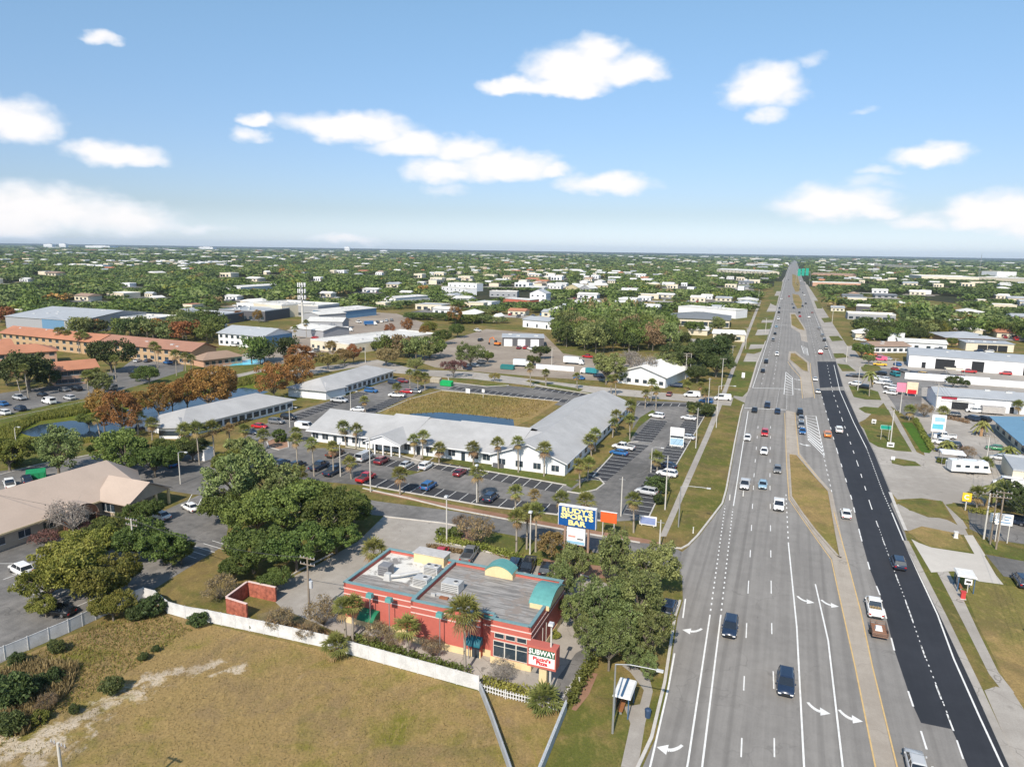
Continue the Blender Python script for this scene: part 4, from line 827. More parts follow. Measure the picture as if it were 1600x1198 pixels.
# scalloped teal piece over the recess, rear cream boxes and arched teal roofs
s = MB(); s.box(x2+.1, x3-.1, -.3, .1, 5.3, 5.6, C_TEAL); obj('scallop', s, t)
def arch(x0, x1, y0, y1, z0, z1, rise, along='y', base=None, lab='', mm=None):
    g = MB(); n = 10
    for i in range(n):
        a0, a1 = i/n, (i+1)/n; h0 = z1+rise*math.sin(math.pi*a0)**.8 if 0 < a0 < 1 else z1; h1 = z1+rise*math.sin(math.pi*a1)**.8 if 0 < a1 < 1 else z1
        if along == 'y':
            X0, X1 = x0+(x1-x0)*a0, x0+(x1-x0)*a1; g.add([(X0, y0-.15, h0), (X1, y0-.15, h1), (X1, y1+.15, h1), (X0, y1+.15, h0), (X0, y0-.15, h0-.15), (X1, y0-.15, h1-.15), (X1, y1+.15, h1-.15), (X0, y1+.15, h0-.15)], [(0, 1, 2, 3), (4, 7, 6, 5), (0, 4, 5, 1), (2, 6, 7, 3)], mm or C_TEAL)
            base.add([(X0, y0, z0), (X1, y0, z0), (X1, y0, h1-.05), (X0, y0, h0-.05), (X0, y1, z0), (X1, y1, z0), (X1, y1, h1-.05), (X0, y1, h0-.05)], [(0, 1, 2, 3), (5, 4, 7, 6)], C_CREAM)
        else:
            Y0, Y1 = y0+(y1-y0)*a0, y0+(y1-y0)*a1; g.add([(x0-.15, Y0, h0), (x0-.15, Y1, h1), (x1+.15, Y1, h1), (x1+.15, Y0, h0), (x0-.15, Y0, h0-.15), (x0-.15, Y1, h1-.15), (x1+.15, Y1, h1-.15), (x1+.15, Y0, h0-.15)], [(3, 2, 1, 0), (4, 5, 6, 7), (0, 1, 5, 4), (3, 7, 6, 2)], mm or C_TEAL)
            base.add([(x0, Y0, z0), (x0, Y1, z0), (x0, Y1, h1-.05), (x0, Y0, h0-.05), (x1, Y0, z0), (x1, Y1, z0), (x1, Y1, h1-.05), (x1, Y0, h0-.05)], [(1, 0, 3, 2), (4, 5, 6, 7)], C_CREAM)
    if along == 'y': base.box(x0, x0+.15, y0+.01, y1-.01, z0, z1, C_CREAM); base.box(x1-.15, x1, y0+.01, y1-.01, z0, z1, C_CREAM)
    else: base.box(x0+.01, x1-.01, y0, y0+.15, z0, z1, C_CREAM); base.box(x0+.01, x1-.01, y1-.15, y1, z0, z1, C_CREAM)
    o = obj('arched_roof', g, t); o['label'] = lab; return o
ba = MB()
xA, xB = loc(752, 893, 6.3)[0], loc(795, 902, 6.3)[0]
arch(xA, xB, Dp-1.6, Dp+.4, 5.25, 6.2, .95, 'y', ba, 'teal barrel roof over the rear entrance')
obj('cream_wall', ba, t); ba = MB()
arch(Wd-2.2, Wd+.4, 4.2, 10.6, 5.25, 5.9, 1.1, 'x', ba, 'teal barrel roof at the road end')
obj('cream_wall', ba, t)
xC, xD = loc(636, 872, 6.6)[0], loc(680, 884, 6.6)[0]
s = MB(); s.box(xC, xD, Dp-1.7, Dp+.3, 5.25, 6.7, C_CREAM); s.box(xC-.15, xD+.15, Dp-1.85, Dp+.45, 6.7, 6.8, mat('grey_box_roof', (.45, .44, .43), .8)); obj('roof_box', s, t)
s = MB()
for (a, y_) in ((.9, 2.2), (1.7, 3.6)): s.tube((Wd+.3, y_, 0), (Wd+.3, y_, 4), .05, .05, M_POLE, 6)
obj('downpipe', s, t)
def roofthing(px, py, w, d, h, name, lab, m, fans=1, zz=5.25, rz=RZ):
    p = U(px, py, zz+h/2); q = thing(name, lab, 'rooftop unit', (p.x, p.y, zz+.003), rz, 'air conditioning units on the restaurant roof')
    c = MB(); c.box(-w/2, w/2, -d/2, d/2, .12, h, m, .04); c.box(-w/2+.1, w/2-.1, -d/2+.1, d/2-.1, 0, .12, M_ACD)
    for i in range(4): c.box(-w/2+.15, w/2-.15, -d/2-.012, -d/2-.002, .25+i*.2*h, .32+i*.2*h, M_ACD)
    obj('casing', c, q)
    for i in range(fans):
        f = MB(); f.tube((0, 0, 0), (0, 0, .1), .34, .34, m, 16); f.tube((0, 0, .1), (0, 0, .11), .28, .28, M_ACD, 16); obj('fan', f, q, (w*(-.25 if fans > 1 else .2)+w*.5*i, 0, h))
roofthing(603, 889, 1.7, 1.6, 1.5, 'rooftop_unit', 'dark grey boxy rooftop unit on the white half of the restaurant roof', mat('dark_casing', (.20, .20, .21), .5), 0)
roofthing(676, 889, 2.2, 1.5, 1.1, 'rooftop_unit', 'pale rooftop unit with round fan nearest the cream roof box', M_AC, 2)
roofthing(660, 907, 2.2, 1.6, 1.1, 'rooftop_unit', 'pale rooftop unit beside the stained patch of the white roof half', M_AC, 1)
roofthing(707, 915, 2.6, 1.8, 1.3, 'rooftop_unit', 'largest pale rooftop unit alone on the grey roof half', M_AC, 1)
p = U(632, 897, 5.8); q = thing('exhaust_duct', 'long silver exhaust duct lying across the white half of the restaurant roof', 'duct', (p.x, p.y, 5.26), RZ)
s = MB(); s.path([(-1.6, -1.2, .5), (-.4, -.4, .5), (1.6, 1.4, .6)], .3, .22, M_AC, 8); obj('pipe', s, q); s = MB(); s.box(-2.3, -1.3, -1.8, -.9, 0, 1.0, M_AC, .1); obj('hood', s, q)
p = U(694, 929, 5.4); q = tag(obj('roof_debris', (lambda c: (c.box(-1.2, 1.2, -.3, .3, 0, .12, M_AC), c.box(-.3, .9, -.9, -.4, 0, .2, mat('rust', (.25, .1, .05), .9)), c.box(-1.6, -1.0, -.7, -.5, 0, .4, M_AC), c)[-1])(MB()), None, (p.x, p.y, 5.26), RZ), 'loose pipes and scraps lying on the grey restaurant roof', 'debris')
# roadside sign of the sandwich shop
b0 = U(850, 1079); q = thing('shop_sign', 'red-framed sandwich shop sign on a cream and red pillar', 'sign', (b0.x, b0.y, 0), RZ)
s = MB(); s.box(-.55, .35, -.35, .35, .9, 3.2, C_CREAM); obj('pillar', s, q); s = MB(); s.box(-.62, .42, -.42, .42, 0, .9, C_RED); obj('pillar_base', s, q)
s = MB(); s.box(-1.9, 1.55, -.7, .7, 3.2, 3.42, C_RED); s.box(-1.9, 1.55, -.7, .7, 5.55, 5.8, C_RED); s.box(1.40, 1.55, -.7, .7, 3.42, 5.55, C_RED); s.box(-1.9, -1.75, -.7, .7, 3.42, 5.55, C_RED); obj('frame', s, q)
s = MB(); s.box(-1.75, 1.40, -.6, .6, 3.42, 4.62, mat('sign_white', (.75, .75, .74), .4)); s.box(-1.75, 1.40, -.6, .6, 4.62, 5.55, mat('sign_green', (.012, .10, .05), .4)); obj('panel', s, q)
lettering(q, 'SUBWAY', .78, MATS['sign_white'], (-.17, -.64, 5.08), (1.0, 1.1), .02)
lettering(q, 'Piccini\'s\nPizza', .66, mat('sign_red', (.55, .02, .03), .4), (-.17, -.64, 4.02), (1.05, .9), .02)
# big double sign
b0 = U(900, 882); q = thing('bar_sign', 'tall blue and yellow sports bar sign with a small board below', 'sign', (b0.x, b0.y, 0), RZ)
hb = height_at(b0, 822); ht = height_at(b0, 792)
for x in (-2.0, 1.9): s = MB(); s.box(x-.16, x+.16, -.16, .16, 0, ht-.2, mat('brown_post', (.30, .20, .15), .8)); obj('post', s, q)
M_SB = mat('sign_blue', (.008, .075, .26), .4); s = MB(); s.box(-3.05, 3.05, -.35, .35, hb, ht, M_SB); obj('panel', s, q)
s = MB(); s.box(-3.12, 3.12, -.4, .4, ht, ht+.14, MATS['sign_white']); s.box(-3.12, -3.05, -.4, .4, hb, ht, MATS['sign_white']); s.box(3.05, 3.12, -.4, .4, hb, ht, MATS['sign_white']); obj('frame', s, q)
hh = ht-hb; M_SY = mat('sign_yellow', (.85, .72, .30), .4)
lettering(q, "RUDY'S", hh*.40, M_SY, (0, -.39, hb+hh*.80), (1.2, .9), .055); lettering(q, 'SPORTS', hh*.40, M_SY, (0, -.39, hb+hh*.50), (1.2, .9), .055, name='lettering'); lettering(q, 'BAR', hh*.40, M_SY, (0, -.39, hb+hh*.18), (1.2, .9), .055)
h2 = height_at(b0, 850); s = MB(); s.box(-1.65, 1.4, -.2, .2, h2, hb-.25, MATS['sign_white']); s.box(-1.55, 1.3, -.22, -.202, h2+.1, h2+.55, mat('board_blue', (.25, .45, .6), .5)); s.box(-1.4, -.2, -.22, -.202, h2+1.2, h2+1.5, mat('board_pink', (.65, .3, .25), .5)); s.box(.1, 1.1, -.22, -.202, h2+.9, h2+1.1, M_ACD); obj('notice_board', s, q)
def board(name, label, xb, yb, y0, y1, w, m, dpt=.2, posts=2, cat='sign', pm=None, extra=None, rz=RZ, pw=.07):
    b0 = U(xb, yb); z0, z1 = height_at(b0, y1), height_at(b0, y0); t = thing(name, label, cat, (b0.x, b0.y, 0), rz)
    s = MB(); s.box(-w/2, w/2, -dpt/2, dpt/2, z0, z1, m); obj('panel', s, t)
    for i in range(posts):
        x = (-w*.35+w*.7*i) if posts > 1 else 0; s = MB(); s.box(x-pw, x+pw, -pw, pw, 0, z0+.2, pm or M_POLE); obj('post', s, t)
    if extra: extra(t, w, z0, z1)
    return t
M_ORS = mat('sign_orange', (.72, .12, .03), .5)
board('orange_sign', 'blank bright orange sign on two short posts beside the sports bar sign', 950, 838, 800, 816, 2.9, M_ORS, .25, extra=lambda t, w, a, c: obj('trim', MB().box(-w/2-.06, w/2+.06, -.16, .16, c, c+.08, MATS['sign_white']), t))
def monument(t, w, a, c):
    s = MB(); s.box(-w/2+.15, w/2-.15, -.18, -.135, a+.4, a+2.1, mat('board_paleblue', (.32, .48, .62), .5)); s.box(-w/2+.15, w/2-.15, -.18, -.135, a+2.3, a+2.8, M_GLASS); obj('notice', s, t)
    lettering(t, 'OFFICE PARK', .38, M_SB, (0, -.2, a+2.55), (1, 1)) if False else None
board('monument_sign', 'tall white framed tenant sign with blue notice in the office car park', 1057, 699, 668, 697, 3.6, MATS['sign_white'], .25, extra=monument, pw=.15)
def blades(t, w, a, c): obj('print', MB().box(-w/2+.2, w/2-.2, -.12, -.105, a+.2, c-.25, mat('board_violet', (.22, .28, .5), .5)), t)
board('banner_board', 'low white and blue banner board on the verge by the palm', 1012, 822, 806, 820, 3.2, MATS['sign_white'], .15, extra=blades)
# ------------------------------------------------------------------ white office building with two wings
M_SHG = roofmat('grey_shingles', (.385, .385, .385), var=.15); M_EAVE = C_WHT
def slabs(s, pts, m, t=.2):
    pts = [Vector(p) for p in pts]; n = len(pts); s.add(pts+[p-Vector((0, 0, t)) for p in pts], [tuple(range(n)), tuple(range(n, 2*n))[::-1]]+[(i, i+n, (i+1) % n+n, (i+1) % n) for i in range(n)], m)
O = U(483, 672, 3.0); O.z = 0; q = thing('office_building', 'long white office building with grey shingle roof and gabled corner wing', 'building', O, RZ)
def lo(x, y, z): p = U(x, y, z)-O; return (p.dot(E2), p.dot(E1), z)
rl = lo(516, 638, 6.3); pk = lo(824, 694, 6.6); er = lo(886, 725, 3.1); rf = lo(941, 609, 6.6); ef = lo(977, 625, 3.1)
yr = rl[1]; xw = pk[0]; yw0 = er[1]; half = er[0]-xw; yf = rf[1]; xe = er[0]
s = MB()
slabs(s, [(-.6, -.6, 3.1), (xw-half-.0, -.6, 3.1), (xw, yr, 6.3), (rl[0], yr, 6.3)], M_SHG)
slabs(s, [(rl[0], yr, 6.3), (xw, yr, 6.3), (xw, yr*2, 3.1), (-.6+2*rl[0], yr*2, 3.1)], M_SHG)
slabs(s, [(-.6, -.6, 3.1), (rl[0], yr, 6.3), (-.6+2*rl[0], yr*2, 3.1)][::-1], M_SHG)
slabs(s, [(xw, yw0, 6.6), (xe, yw0, 3.1), (xe, yf, 3.1), (xw, yf, 6.6)], M_SHG)
slabs(s, [(xw, yf, 6.6), (xw-half, yf, 3.1), (xw-half, yw0, 3.1), (xw, yw0, 6.6)], M_SHG)
# stepped ridge pieces at the back
for (a, c, dz) in ((lo(612, 649, 6.6)[0], lo(668, 654, 6.6)[0], .25), (lo(668, 654, 6.6)[0], lo(716, 660, 6.6)[0], .02), (lo(716, 660, 6.6)[0], xw-4, .3)):
    slabs(s, [(a, 2, 3.75+dz*.2), (c, 2, 3.75+dz*.2), (c, yr+1.0, 6.45+dz), (a, yr+1.0, 6.45+dz)], M_SHG, .1); slabs(s, [(a, yr+1.0, 6.45+dz), (c, yr+1.0, 6.45+dz), (c, yr*2-1, 3.5), (a, yr*2-1, 3.5)], M_SHG, .1)
# portico roof
px0, px1 = lo(576, 686, 3.2)[0], lo(629, 693, 3.2)[0]; pm_ = (px0+px1)/2; yp = lo(602, 692, 3.2)[1]
yp = min(yp, -1.5)
slabs(s, [(px0-.4, yp-.4, 3.2), (pm_, yp-.4, 5.1), (pm_, 8, 5.1), (px0-.4, 6, 3.2)], M_SHG, .12); slabs(s, [(pm_, yp-.4, 5.1), (px1+.4, yp-.4, 3.2), (px1+.4, 6, 3.2), (pm_, 8, 5.1)], M_SHG, .12)
obj('roof', s, q)
s = MB(); s.prism([(.2, .6), (xw-half, .6), (xw-half, yr*2-1), (.6, yr*2-1)], 0, 2.9, C_WHT); s.prism([(xw-half+.5, yw0+.8), (xe-.7, yw0+.8), (xe-.7, yf-.6), (xw-half+.5, yf-.6)], 0, 2.9, C_WHT)
s.add([(xw-half+.5, yw0+.8, 2.9), (xe-.7, yw0+.8, 2.9), (xw, yw0+.8, 6.2), (xw-half+.5, yf-.6, 2.9), (xe-.7, yf-.6, 2.9), (xw, yf-.6, 6.2)], [(0, 1, 2), (4, 3, 5)], C_WHT)
s.prism([(px0, yp), (px1, yp), (px1, yp+.15), (px0, yp+.15)], 2.6, 3.0, C_WHT); s.add([(px0, yp, 3.0), (px1, yp, 3.0), (pm_, yp, 4.85)], [(0, 1, 2)], C_WHT)
obj('wall', s, q)
s = MB(); s.box(-.62, xw-half, -.66, -.6, 2.86, 3.12, C_WHT); 
s.add([(xw-half, yw0-.05, 2.9), (xw, yw0-.05, 6.4), (xw, yw0-.05, 6.62), (xw-half, yw0-.05, 3.12)], [(0, 1, 2, 3)], C_WHT); s.add([(xw, yw0-.05, 6.4), (xe, yw0-.05, 2.9), (xe, yw0-.05, 3.12), (xw, yw0-.05, 6.62)], [(0, 1, 2, 3)], C_WHT)
s.add([(px0-.4, yp-.45, 3.0), (pm_, yp-.45, 4.95), (pm_, yp-.45, 5.12), (px0-.4, yp-.45, 3.22)], [(0, 1, 2, 3)], C_WHT); s.add([(pm_, yp-.45, 4.95), (px1+.4, yp-.45, 3.0), (px1+.4, yp-.45, 3.22), (pm_, yp-.45, 5.12)], [(0, 1, 2, 3)], C_WHT)
s.box(xe, xe+.06, yw0, yf, 2.86, 3.12, C_WHT); obj('fascia', s, q)
for i in range(5): s = MB(); x = px0+.2+(px1-px0-.4)*i/4; s.box(x-.16, x+.16, yp+.0, yp+.3, 0, 2.6, C_WHT); obj('column', s, q)
def win(w, h): m = MB(); m.box(-w/2, w/2, -.05, .02, 0, h, M_GLASS); m.box(-w/2-.06, w/2+.06, -.07, .02, -.08, 0, C_WHT); m.box(-.03, .03, -.06, -.051, 0, h, C_WHT); return m.mesh('window')
wm1 = win(1.8, 1.4); dm = MB().box(-.5, .5, -.05, .02, 0, 2.1, M_GLASS).mesh('door')
n_ = 17
for i in range(n_):
    x = 1.5+(xw-half-3)*i/(n_-1); obj('door' if i % 4 == 2 else 'window', dm if i % 4 == 2 else wm1, q, (x, .6, .03 if i % 4 == 2 else .9))
for i in range(4): obj('window', wm1, q, (xw-half+3+(2*half-6)*i/3, yw0+.8, .8))
for i in range(14): obj('window', wm1, q, (xe-.7, yw0+4+(yf-yw0-8)*i/13, .9), math.pi/2)
for k_, (a, c) in enumerate(((769, 785), (800, 813), (815, 835))):
    A_, B_ = lo(a, 733, .5), lo(c, 735, .5); s = MB(); s.box(0, 2.6, -.5, .0, 0, 1.0, mat('dark_slat_screen', (.10, .10, .11), .7)); tag(obj('slatted_screen', s, None, (U(a+2, 729+k_*2).x, U(a+2, 729+k_*2).y, .03), RZ), ['dark slatted screen left of the three in front of the white office', 'dark slatted screen in the middle of the three by the white office', 'dark slatted screen nearest the office gable corner'][k_], 'screen')
# ------------------------------------------------------------------ two long grey-roofed offices
M_BWALL = mat('pale_blue_wall', (.42, .52, .58), .8, .06)
bldg('office_building', 'long low white office with grey hip roof beside the dark pond', (284, 667), (457, 625), 3, 15, 'hip', 2.8, C_WHT, M_SHG, (15, 1.9, 1.5, .7), over=.9, side=1)
bldg('office_building', 'long low white office with grey hip roof farther up the lot', (509, 611), (614, 579), 3, 15, 'hip', 2.8, C_WHT, M_SHG, (14, 1.9, 1.5, .7), over=.9)
for (a, c, lab) in (((459, 603), (509, 611), 'white end wing with brown posts of the farther grey-roofed office'), ((248, 668), (284, 668), 'white end wing of the grey-roofed office behind the palms')):
    bldg('porch_wing', lab, a, c, 3, 9, 'hip', 1.8, C_WHT, M_SHG, (4, 1.6, 1.4, .8), over=.7)
# brown-roofed building at the left edge
M_TANR = roofmat('tan_shingles', (.42, .335, .275), var=.08); M_TANW = mat('tan_wall', (.38, .31, .24), .85, .08)
O = U(217, 750, 3); O.z = 0
a = U(0, 832, 3.2); c = U(150, 782, 3.2); d = (c-a); d.z = 0; d.normalize(); n = Vector((-d.y, d.x, 0)); rz = math.atan2(d.y, d.x)
q = thing('brown_building', 'long tan-walled building with brown shingle roof and arched porch', 'building', (a.x, a.y, 0), rz)
def lq(x, y, z): p = U(x, y, z)-a; return (p.dot(d), p.dot(n), z)
e1 = lq(150, 782, 3.2); r1 = lq(166, 717, 7.5); e2 = lq(217, 747, 3.4); xL = -40
g0 = lq(270, 762, 3.2); g1 = lq(155, 746, 6.6); g2 = lq(200, 790, 3.2); g3 = lq(147, 780, 3.2)
xr = r1[0]; yr2 = r1[1]
s = MB(); slabs(s, [(xL, -.6, 3.2), (xr, -.6, 3.2), (xr, yr2, 7.3), (xL, yr2, 7.3)], M_TANR); slabs(s, [(xL, yr2, 7.3), (xr, yr2, 7.3), (xr, yr2*2, 3.2), (xL, yr2*2, 3.2)], M_TANR)
slabs(s, [(xr, -.6, 3.2), (xr+yr2*.75, yr2, 3.2), (xr, yr2, 7.3)], M_TANR); slabs(s, [(xr+yr2*.75, yr2, 3.2), (xr, yr2*2, 3.2), (xr, yr2, 7.3)], M_TANR)
ox = lq(262, 762, 5.2)[0]; yc = (g2[1]+g0[1])/2 if False else yr2*.42; hw = 6.5; xs_ = xr-9
V3 = Vector; Fw, Bw, Iw = V3(lq(200, 790, 3.2)), V3(lq(270, 761, 3.2)), V3(lq(147, 780, 3.2)); Pw = (Fw+Bw)/2; Pw.z = 6.0; wv = Iw-Fw; Qw = Pw+wv*1.25; Jw = Bw+wv
slabs(s, [Iw, Fw, Pw, Qw], M_TANR); slabs(s, [Qw, Pw, Bw, Jw], M_TANR)
obj('roof', s, q)
s = MB(); s.prism([(xL, 0), (xr, 0), (xr, yr2*2-.6), (xL, yr2*2-.6)], 0, 3.0, M_TANW); s.add([(xr-.1, 0, 3), (xr-.1, yr2*2-.6, 3), (xr-.1, yr2, 6.9)], [(0, 1, 2)], M_TANW); wn = wv.normalized(); gn = (Bw-Fw).normalized(); w0, w1 = Fw+gn*.8+wn*4.5, Bw-gn*.8+wn*4.5; w2, w3 = Jw-gn*.8, Iw+gn*.8; s.prism([(p.x, p.y) for p in (w0, w1, w2, w3)], 0, 2.95, M_TANW); p0, p1, p2 = Fw+gn*.3+wn*.4, Bw-gn*.3+wn*.4, Pw+wn*.4; s.add([(p0.x, p0.y, 3.0), (p1.x, p1.y, 3.0), (p2.x, p2.y, 5.75)], [(0, 1, 2)], M_TANW); s.add([(w0.x, w0.y, 2.9), (w1.x, w1.y, 2.9), ((w0.x+w1.x)/2, (w0.y+w1.y)/2, 5.6)], [(0, 1, 2)], M_TANW)
obj('wall', s, q)
for f_ in (.06, .35, .65, .94): s = MB(); v_ = Fw.lerp(Bw, f_)+wn*.6; s.box(v_.x-.2, v_.x+.2, v_.y-.2, v_.y+.2, 0, 3.0, C_CREAM); obj('column', s, q)
for i in range(8): obj('window', win(2.0, 1.2), q, (xr-14-i*4.2, 0, 1.1))
for i in range(3): v_ = w3.lerp(w0, .2+.3*i); obj('window', win(1.8, 1.4), q, (v_.x, v_.y, 1), math.atan2(-wn.y, -wn.x))
s = MB(); s.box(xL, xr, -.68, -.6, 2.9, 3.2, C_CREAM); obj('fascia', s, q)
ax = lq(122, 795, 3)[0]; g = MB(); n2 = 12
for i in range(n2):
    t0, t1 = math.pi*i/n2, math.pi*(i+1)/n2; P_ = lambda t_, y_: (ax+2.7*math.cos(t_), y_, 2.0+2.2*math.sin(t_))
    g.add([P_(t0, -2.2), P_(t1, -2.2), P_(t1, 1.6), P_(t0, 1.6)], [(3, 2, 1, 0)], M_TANR)
    g.add([(ax, -2.15, 2.0), P_(t0, -2.15), P_(t1, -2.15)], [(0, 2, 1)], mat('brown_brick', (.16, .08, .05), .9))
for s_ in (-1, 1): g.box(ax+s_*2.5-.3, ax+s_*2.5+.3, -2.3, -.1, 0, 2.0, MATS['brown_brick'])
obj('arched_porch', g, q)
# ================================================================== MIDDLE DISTANCE BUILDINGS
G1 = roofmat('grey_metal_roof', (.40, .42, .44), .45, .12, .6, .1); G2 = roofmat('white_flat_roof', (.60, .59, .56), 0, .20); G3 = roofmat('dark_grey_roof', (.16, .175, .19), 0, .12)
OR = roofmat('orange_tile_roof', (.40, .175, .10), 0, .14); OB = roofmat('brown_red_roof', (.31, .16, .11), 0, .12); TB = roofmat('brown_roof', (.30, .21, .155), 0, .12); BLR = roofmat('blue_metal_roof', (.13, .26, .38), .7, .1); PAL = roofmat('pale_roof', (.56, .56, .54), 0, .16)
CW = mat('cream_wall_paint', (.62, .56, .44), .85, .08); GW = mat('grey_wall', (.30, .31, .33), .85, .08); DW = mat('dark_wall', (.09, .09, .10), .8, .1); BW = mat('steel_blue_wall', (.12, .24, .38), .8, .08); ORW = mat('ochre_wall', (.42, .29, .17), .85, .1); PKW = mat('salmon_wall', (.48, .29, .20), .85, .1); YW = mat('yellow_wall', (.58, .50, .30), .85, .08)
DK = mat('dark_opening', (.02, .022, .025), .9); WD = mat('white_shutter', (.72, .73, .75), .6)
B_ = bldg
B_('apartment_block', 'orange-roofed two-storey apartment block at the upper left edge', (2, 520), (150, 535), 6, 13, 'gable', 3, ORW, OR, (14, 2.2, 1.5, .9, 2, M_GLASS), over=1)
B_('apartment_block', 'brown-red roofed two-storey apartment block left of the pool', (147, 534), (300, 549), 6, 13, 'gable', 3, ORW, OB, (14, 2.2, 1.5, .9, 2, M_GLASS), over=1)
B_('clubhouse', 'small brown-roofed clubhouse next to the swimming pool', (318, 563), (378, 556), 3, 9, 'hip', 2.6, PKW, TB, (6, 1.6, 1.4, .8), over=.8)
B_('apartment_block', 'orange-roofed block at the left edge behind the dark oak', (-40, 556), (88, 548), 5.5, 13, 'hip', 2.8, PKW, OR, (8, 1.8, 1.3, .9, 2), over=.8)
B_('apartment_block', 'small orange-roofed block with pale seam between two dark oaks', (85, 580), (152, 574), 5.5, 11, 'gable', 2.6, PKW, OR, (7, 1.8, 1.4, .8, 2), over=.8)
B_('apartment_block', 'orange-roofed block cut by the left edge of the view', (-90, 548), (20, 540), 5.5, 12, 'gable', 2.6, PKW, OR, (7, 1.8, 1.4, .8, 2), over=.8)
B_('warehouse', 'wide grey metal warehouse with a blue end wall, far left', (8, 494), (122, 502), 7, 60, 'gable', 4, GW, G1, over=.5)
B_('warehouse', 'blue-walled shed beside the wide grey warehouse', (122, 502), (177, 492), 6.5, 20, 'shed', 1.5, BW, G1, over=.3)
B_('shop_building', 'cream flat-fronted shop among the trees', (188, 497), (243, 499), 7, 22, 'flat', .8, CW, G2, (5, 3, 2, 1.2))
B_('flat_building', 'long grey-roofed store with dark walls behind the oaks', (275, 490), (345, 493), 6, 24, 'flat', .6, DW, G1, (8, 2.4, 2.4, .6))
B_('flat_building', 'grey-roofed store with dark walls left of the beige store', (342, 484), (414, 487), 6.5, 30, 'flat', .6, DW, G1, (8, 2.4, 2.4, .6))
B_('store_building', 'beige big store with stepped parapet', (396, 474), (440, 478), 8.5, 30, 'flat', 1.2, CW, G2)
B_('store_building', 'beige and grey store behind the cell tower', (438, 476), (497, 479), 8, 26, 'flat', 1, GW, G2, (5, 3, 2, 1))
B_('long_shed', 'long shed with bright blue wall right of the cell tower', (520, 488), (588, 481), 5.5, 18, 'shed', 1.0, BW, G2, over=.5)
B_('workshop', 'white roofed workshop beside the blue shed', (498, 492), (540, 489), 5.5, 18, 'gable', 1.5, GW, G2, over=.5)
B_('flat_building', 'large cream flat-roofed commercial block in the middle distance', (485, 531), (545, 539), 4.5, 62, 'flat', .5, CW, G2, (7, 1.8, 1.5, .9), side=1)
B_('two_storey_building', 'two-storey grey-roofed building with blue gable end', (341, 520), (412, 526), 6.2, 20, 'gable', 3.2, WD, G1, (8, 1.8, 1.6, .9, 2), over=.8, extra=lambda t, w, dp, h: obj('gable_end', MB().box(w+.01, w+.1, .1, dp-.1, 0, h-.1, BW), t))
B_('workshop', 'pale grey roofed workshop near the parked trucks', (455, 512), (505, 517), 4.5, 20, 'gable', 2, GW, PAL, over=.5)
B_('workshop', 'grey workshop with a dark gable behind the truck yard', (480, 502), (535, 503), 5, 15, 'gable', 2.2, GW, PAL, over=.5)
B_('garage_building', 'dark garage building with three white shutters in the work yard', (785, 527), (850, 528), 4.6, 14, 'shed', .5, DW, G1, over=.4, doors=((.14, 4.4, 3.7, WD), (.46, 4.0, 3.7, WD), (.78, 4.4, 3.7, WD)))
B_('white_house', 'white-walled grey-roofed hall left of the brown woods', (817, 499), (862, 503), 5, 18, 'gable', 1.8, C_WHT, G1, (3, 1.2, 2.2, .5), over=.6)
B_('hall', 'big white roofed hall half hidden by the dark oaks', (965, 582), (1040, 590), 4, 36, 'gabley', 3.6, C_WHT, roofmat('bright_white_roof', (.74, .73, .70), 0, .05), (6, 1.6, 1.4, .9), over=1)
B_('shopping_plaza', 'dark grey hip-roofed plaza near the highway', (1043, 496), (1140, 500), 5.5, 36, 'hip', 3.5, CW, G3, (9, 4, 3, .5), over=1)
B_('long_building', 'long white-roofed building behind the dark-roofed plaza', (1060, 479), (1150, 486), 6, 18, 'flat', .6, C_WHT, PAL)
B_('apartment_house', 'cream two-storey house with gable beyond the woods', (884, 448), (905, 450), 7, 14, 'gabley', 4, YW, PAL, (3, 1.8, 1.4, 1, 2), over=.5)
B_('apartment_house', 'grey two-storey house with gable beyond the woods', (906, 450), (922, 451), 7, 14, 'gabley', 4, GW, PAL, (3, 1.8, 1.4, 1, 2), over=.5)
B_('apartment_house', 'wide cream house right of the gabled pair', (922, 446), (950, 446), 7, 14, 'gable', 3, YW, PAL, (4, 1.8, 1.4, 1, 2), over=.5)
B_('white_building', 'white and grey gabled building beside the red umbrellas', (828, 458), (853, 459), 8, 14, 'gabley', 4, WD, G1, (3, 2, 1.4, 1, 2), over=.5)
B_('white_building', 'low long white and red building left of the gabled white one', (786, 466), (828, 469), 4, 14, 'shed', .5, mat('red_wall', (.45, .12, .08), .8), G2, over=.4)
B_('white_building', 'pale flat building among trees behind the work yard', (765, 455), (808, 456), 6, 14, 'flat', .5, GW, G2, (5, 2, 1.4, 1.5))
B_('white_building', 'white terrace at the end of the tree line', (690, 448), (728, 452), 7, 14, 'flat', .6, WD, G2, (6, 2, 1.4, 1, 2))
B_('white_building', 'white flats with stepped front left of the terrace', (700, 442), (745, 444), 9, 14, 'flat', .6, WD, G2, (6, 2, 1.4, 1, 2))
B_('low_shed', 'low white shed behind the brown cypress', (618, 466), (672, 462), 4.5, 16, 'shed', .6, WD, G2, over=.4)
B_('long_roof', 'long curved white-roofed hall far behind the cell tower', (376, 449), (440, 445), 6, 20, 'gable', 1.5, WD, G2, over=.4)
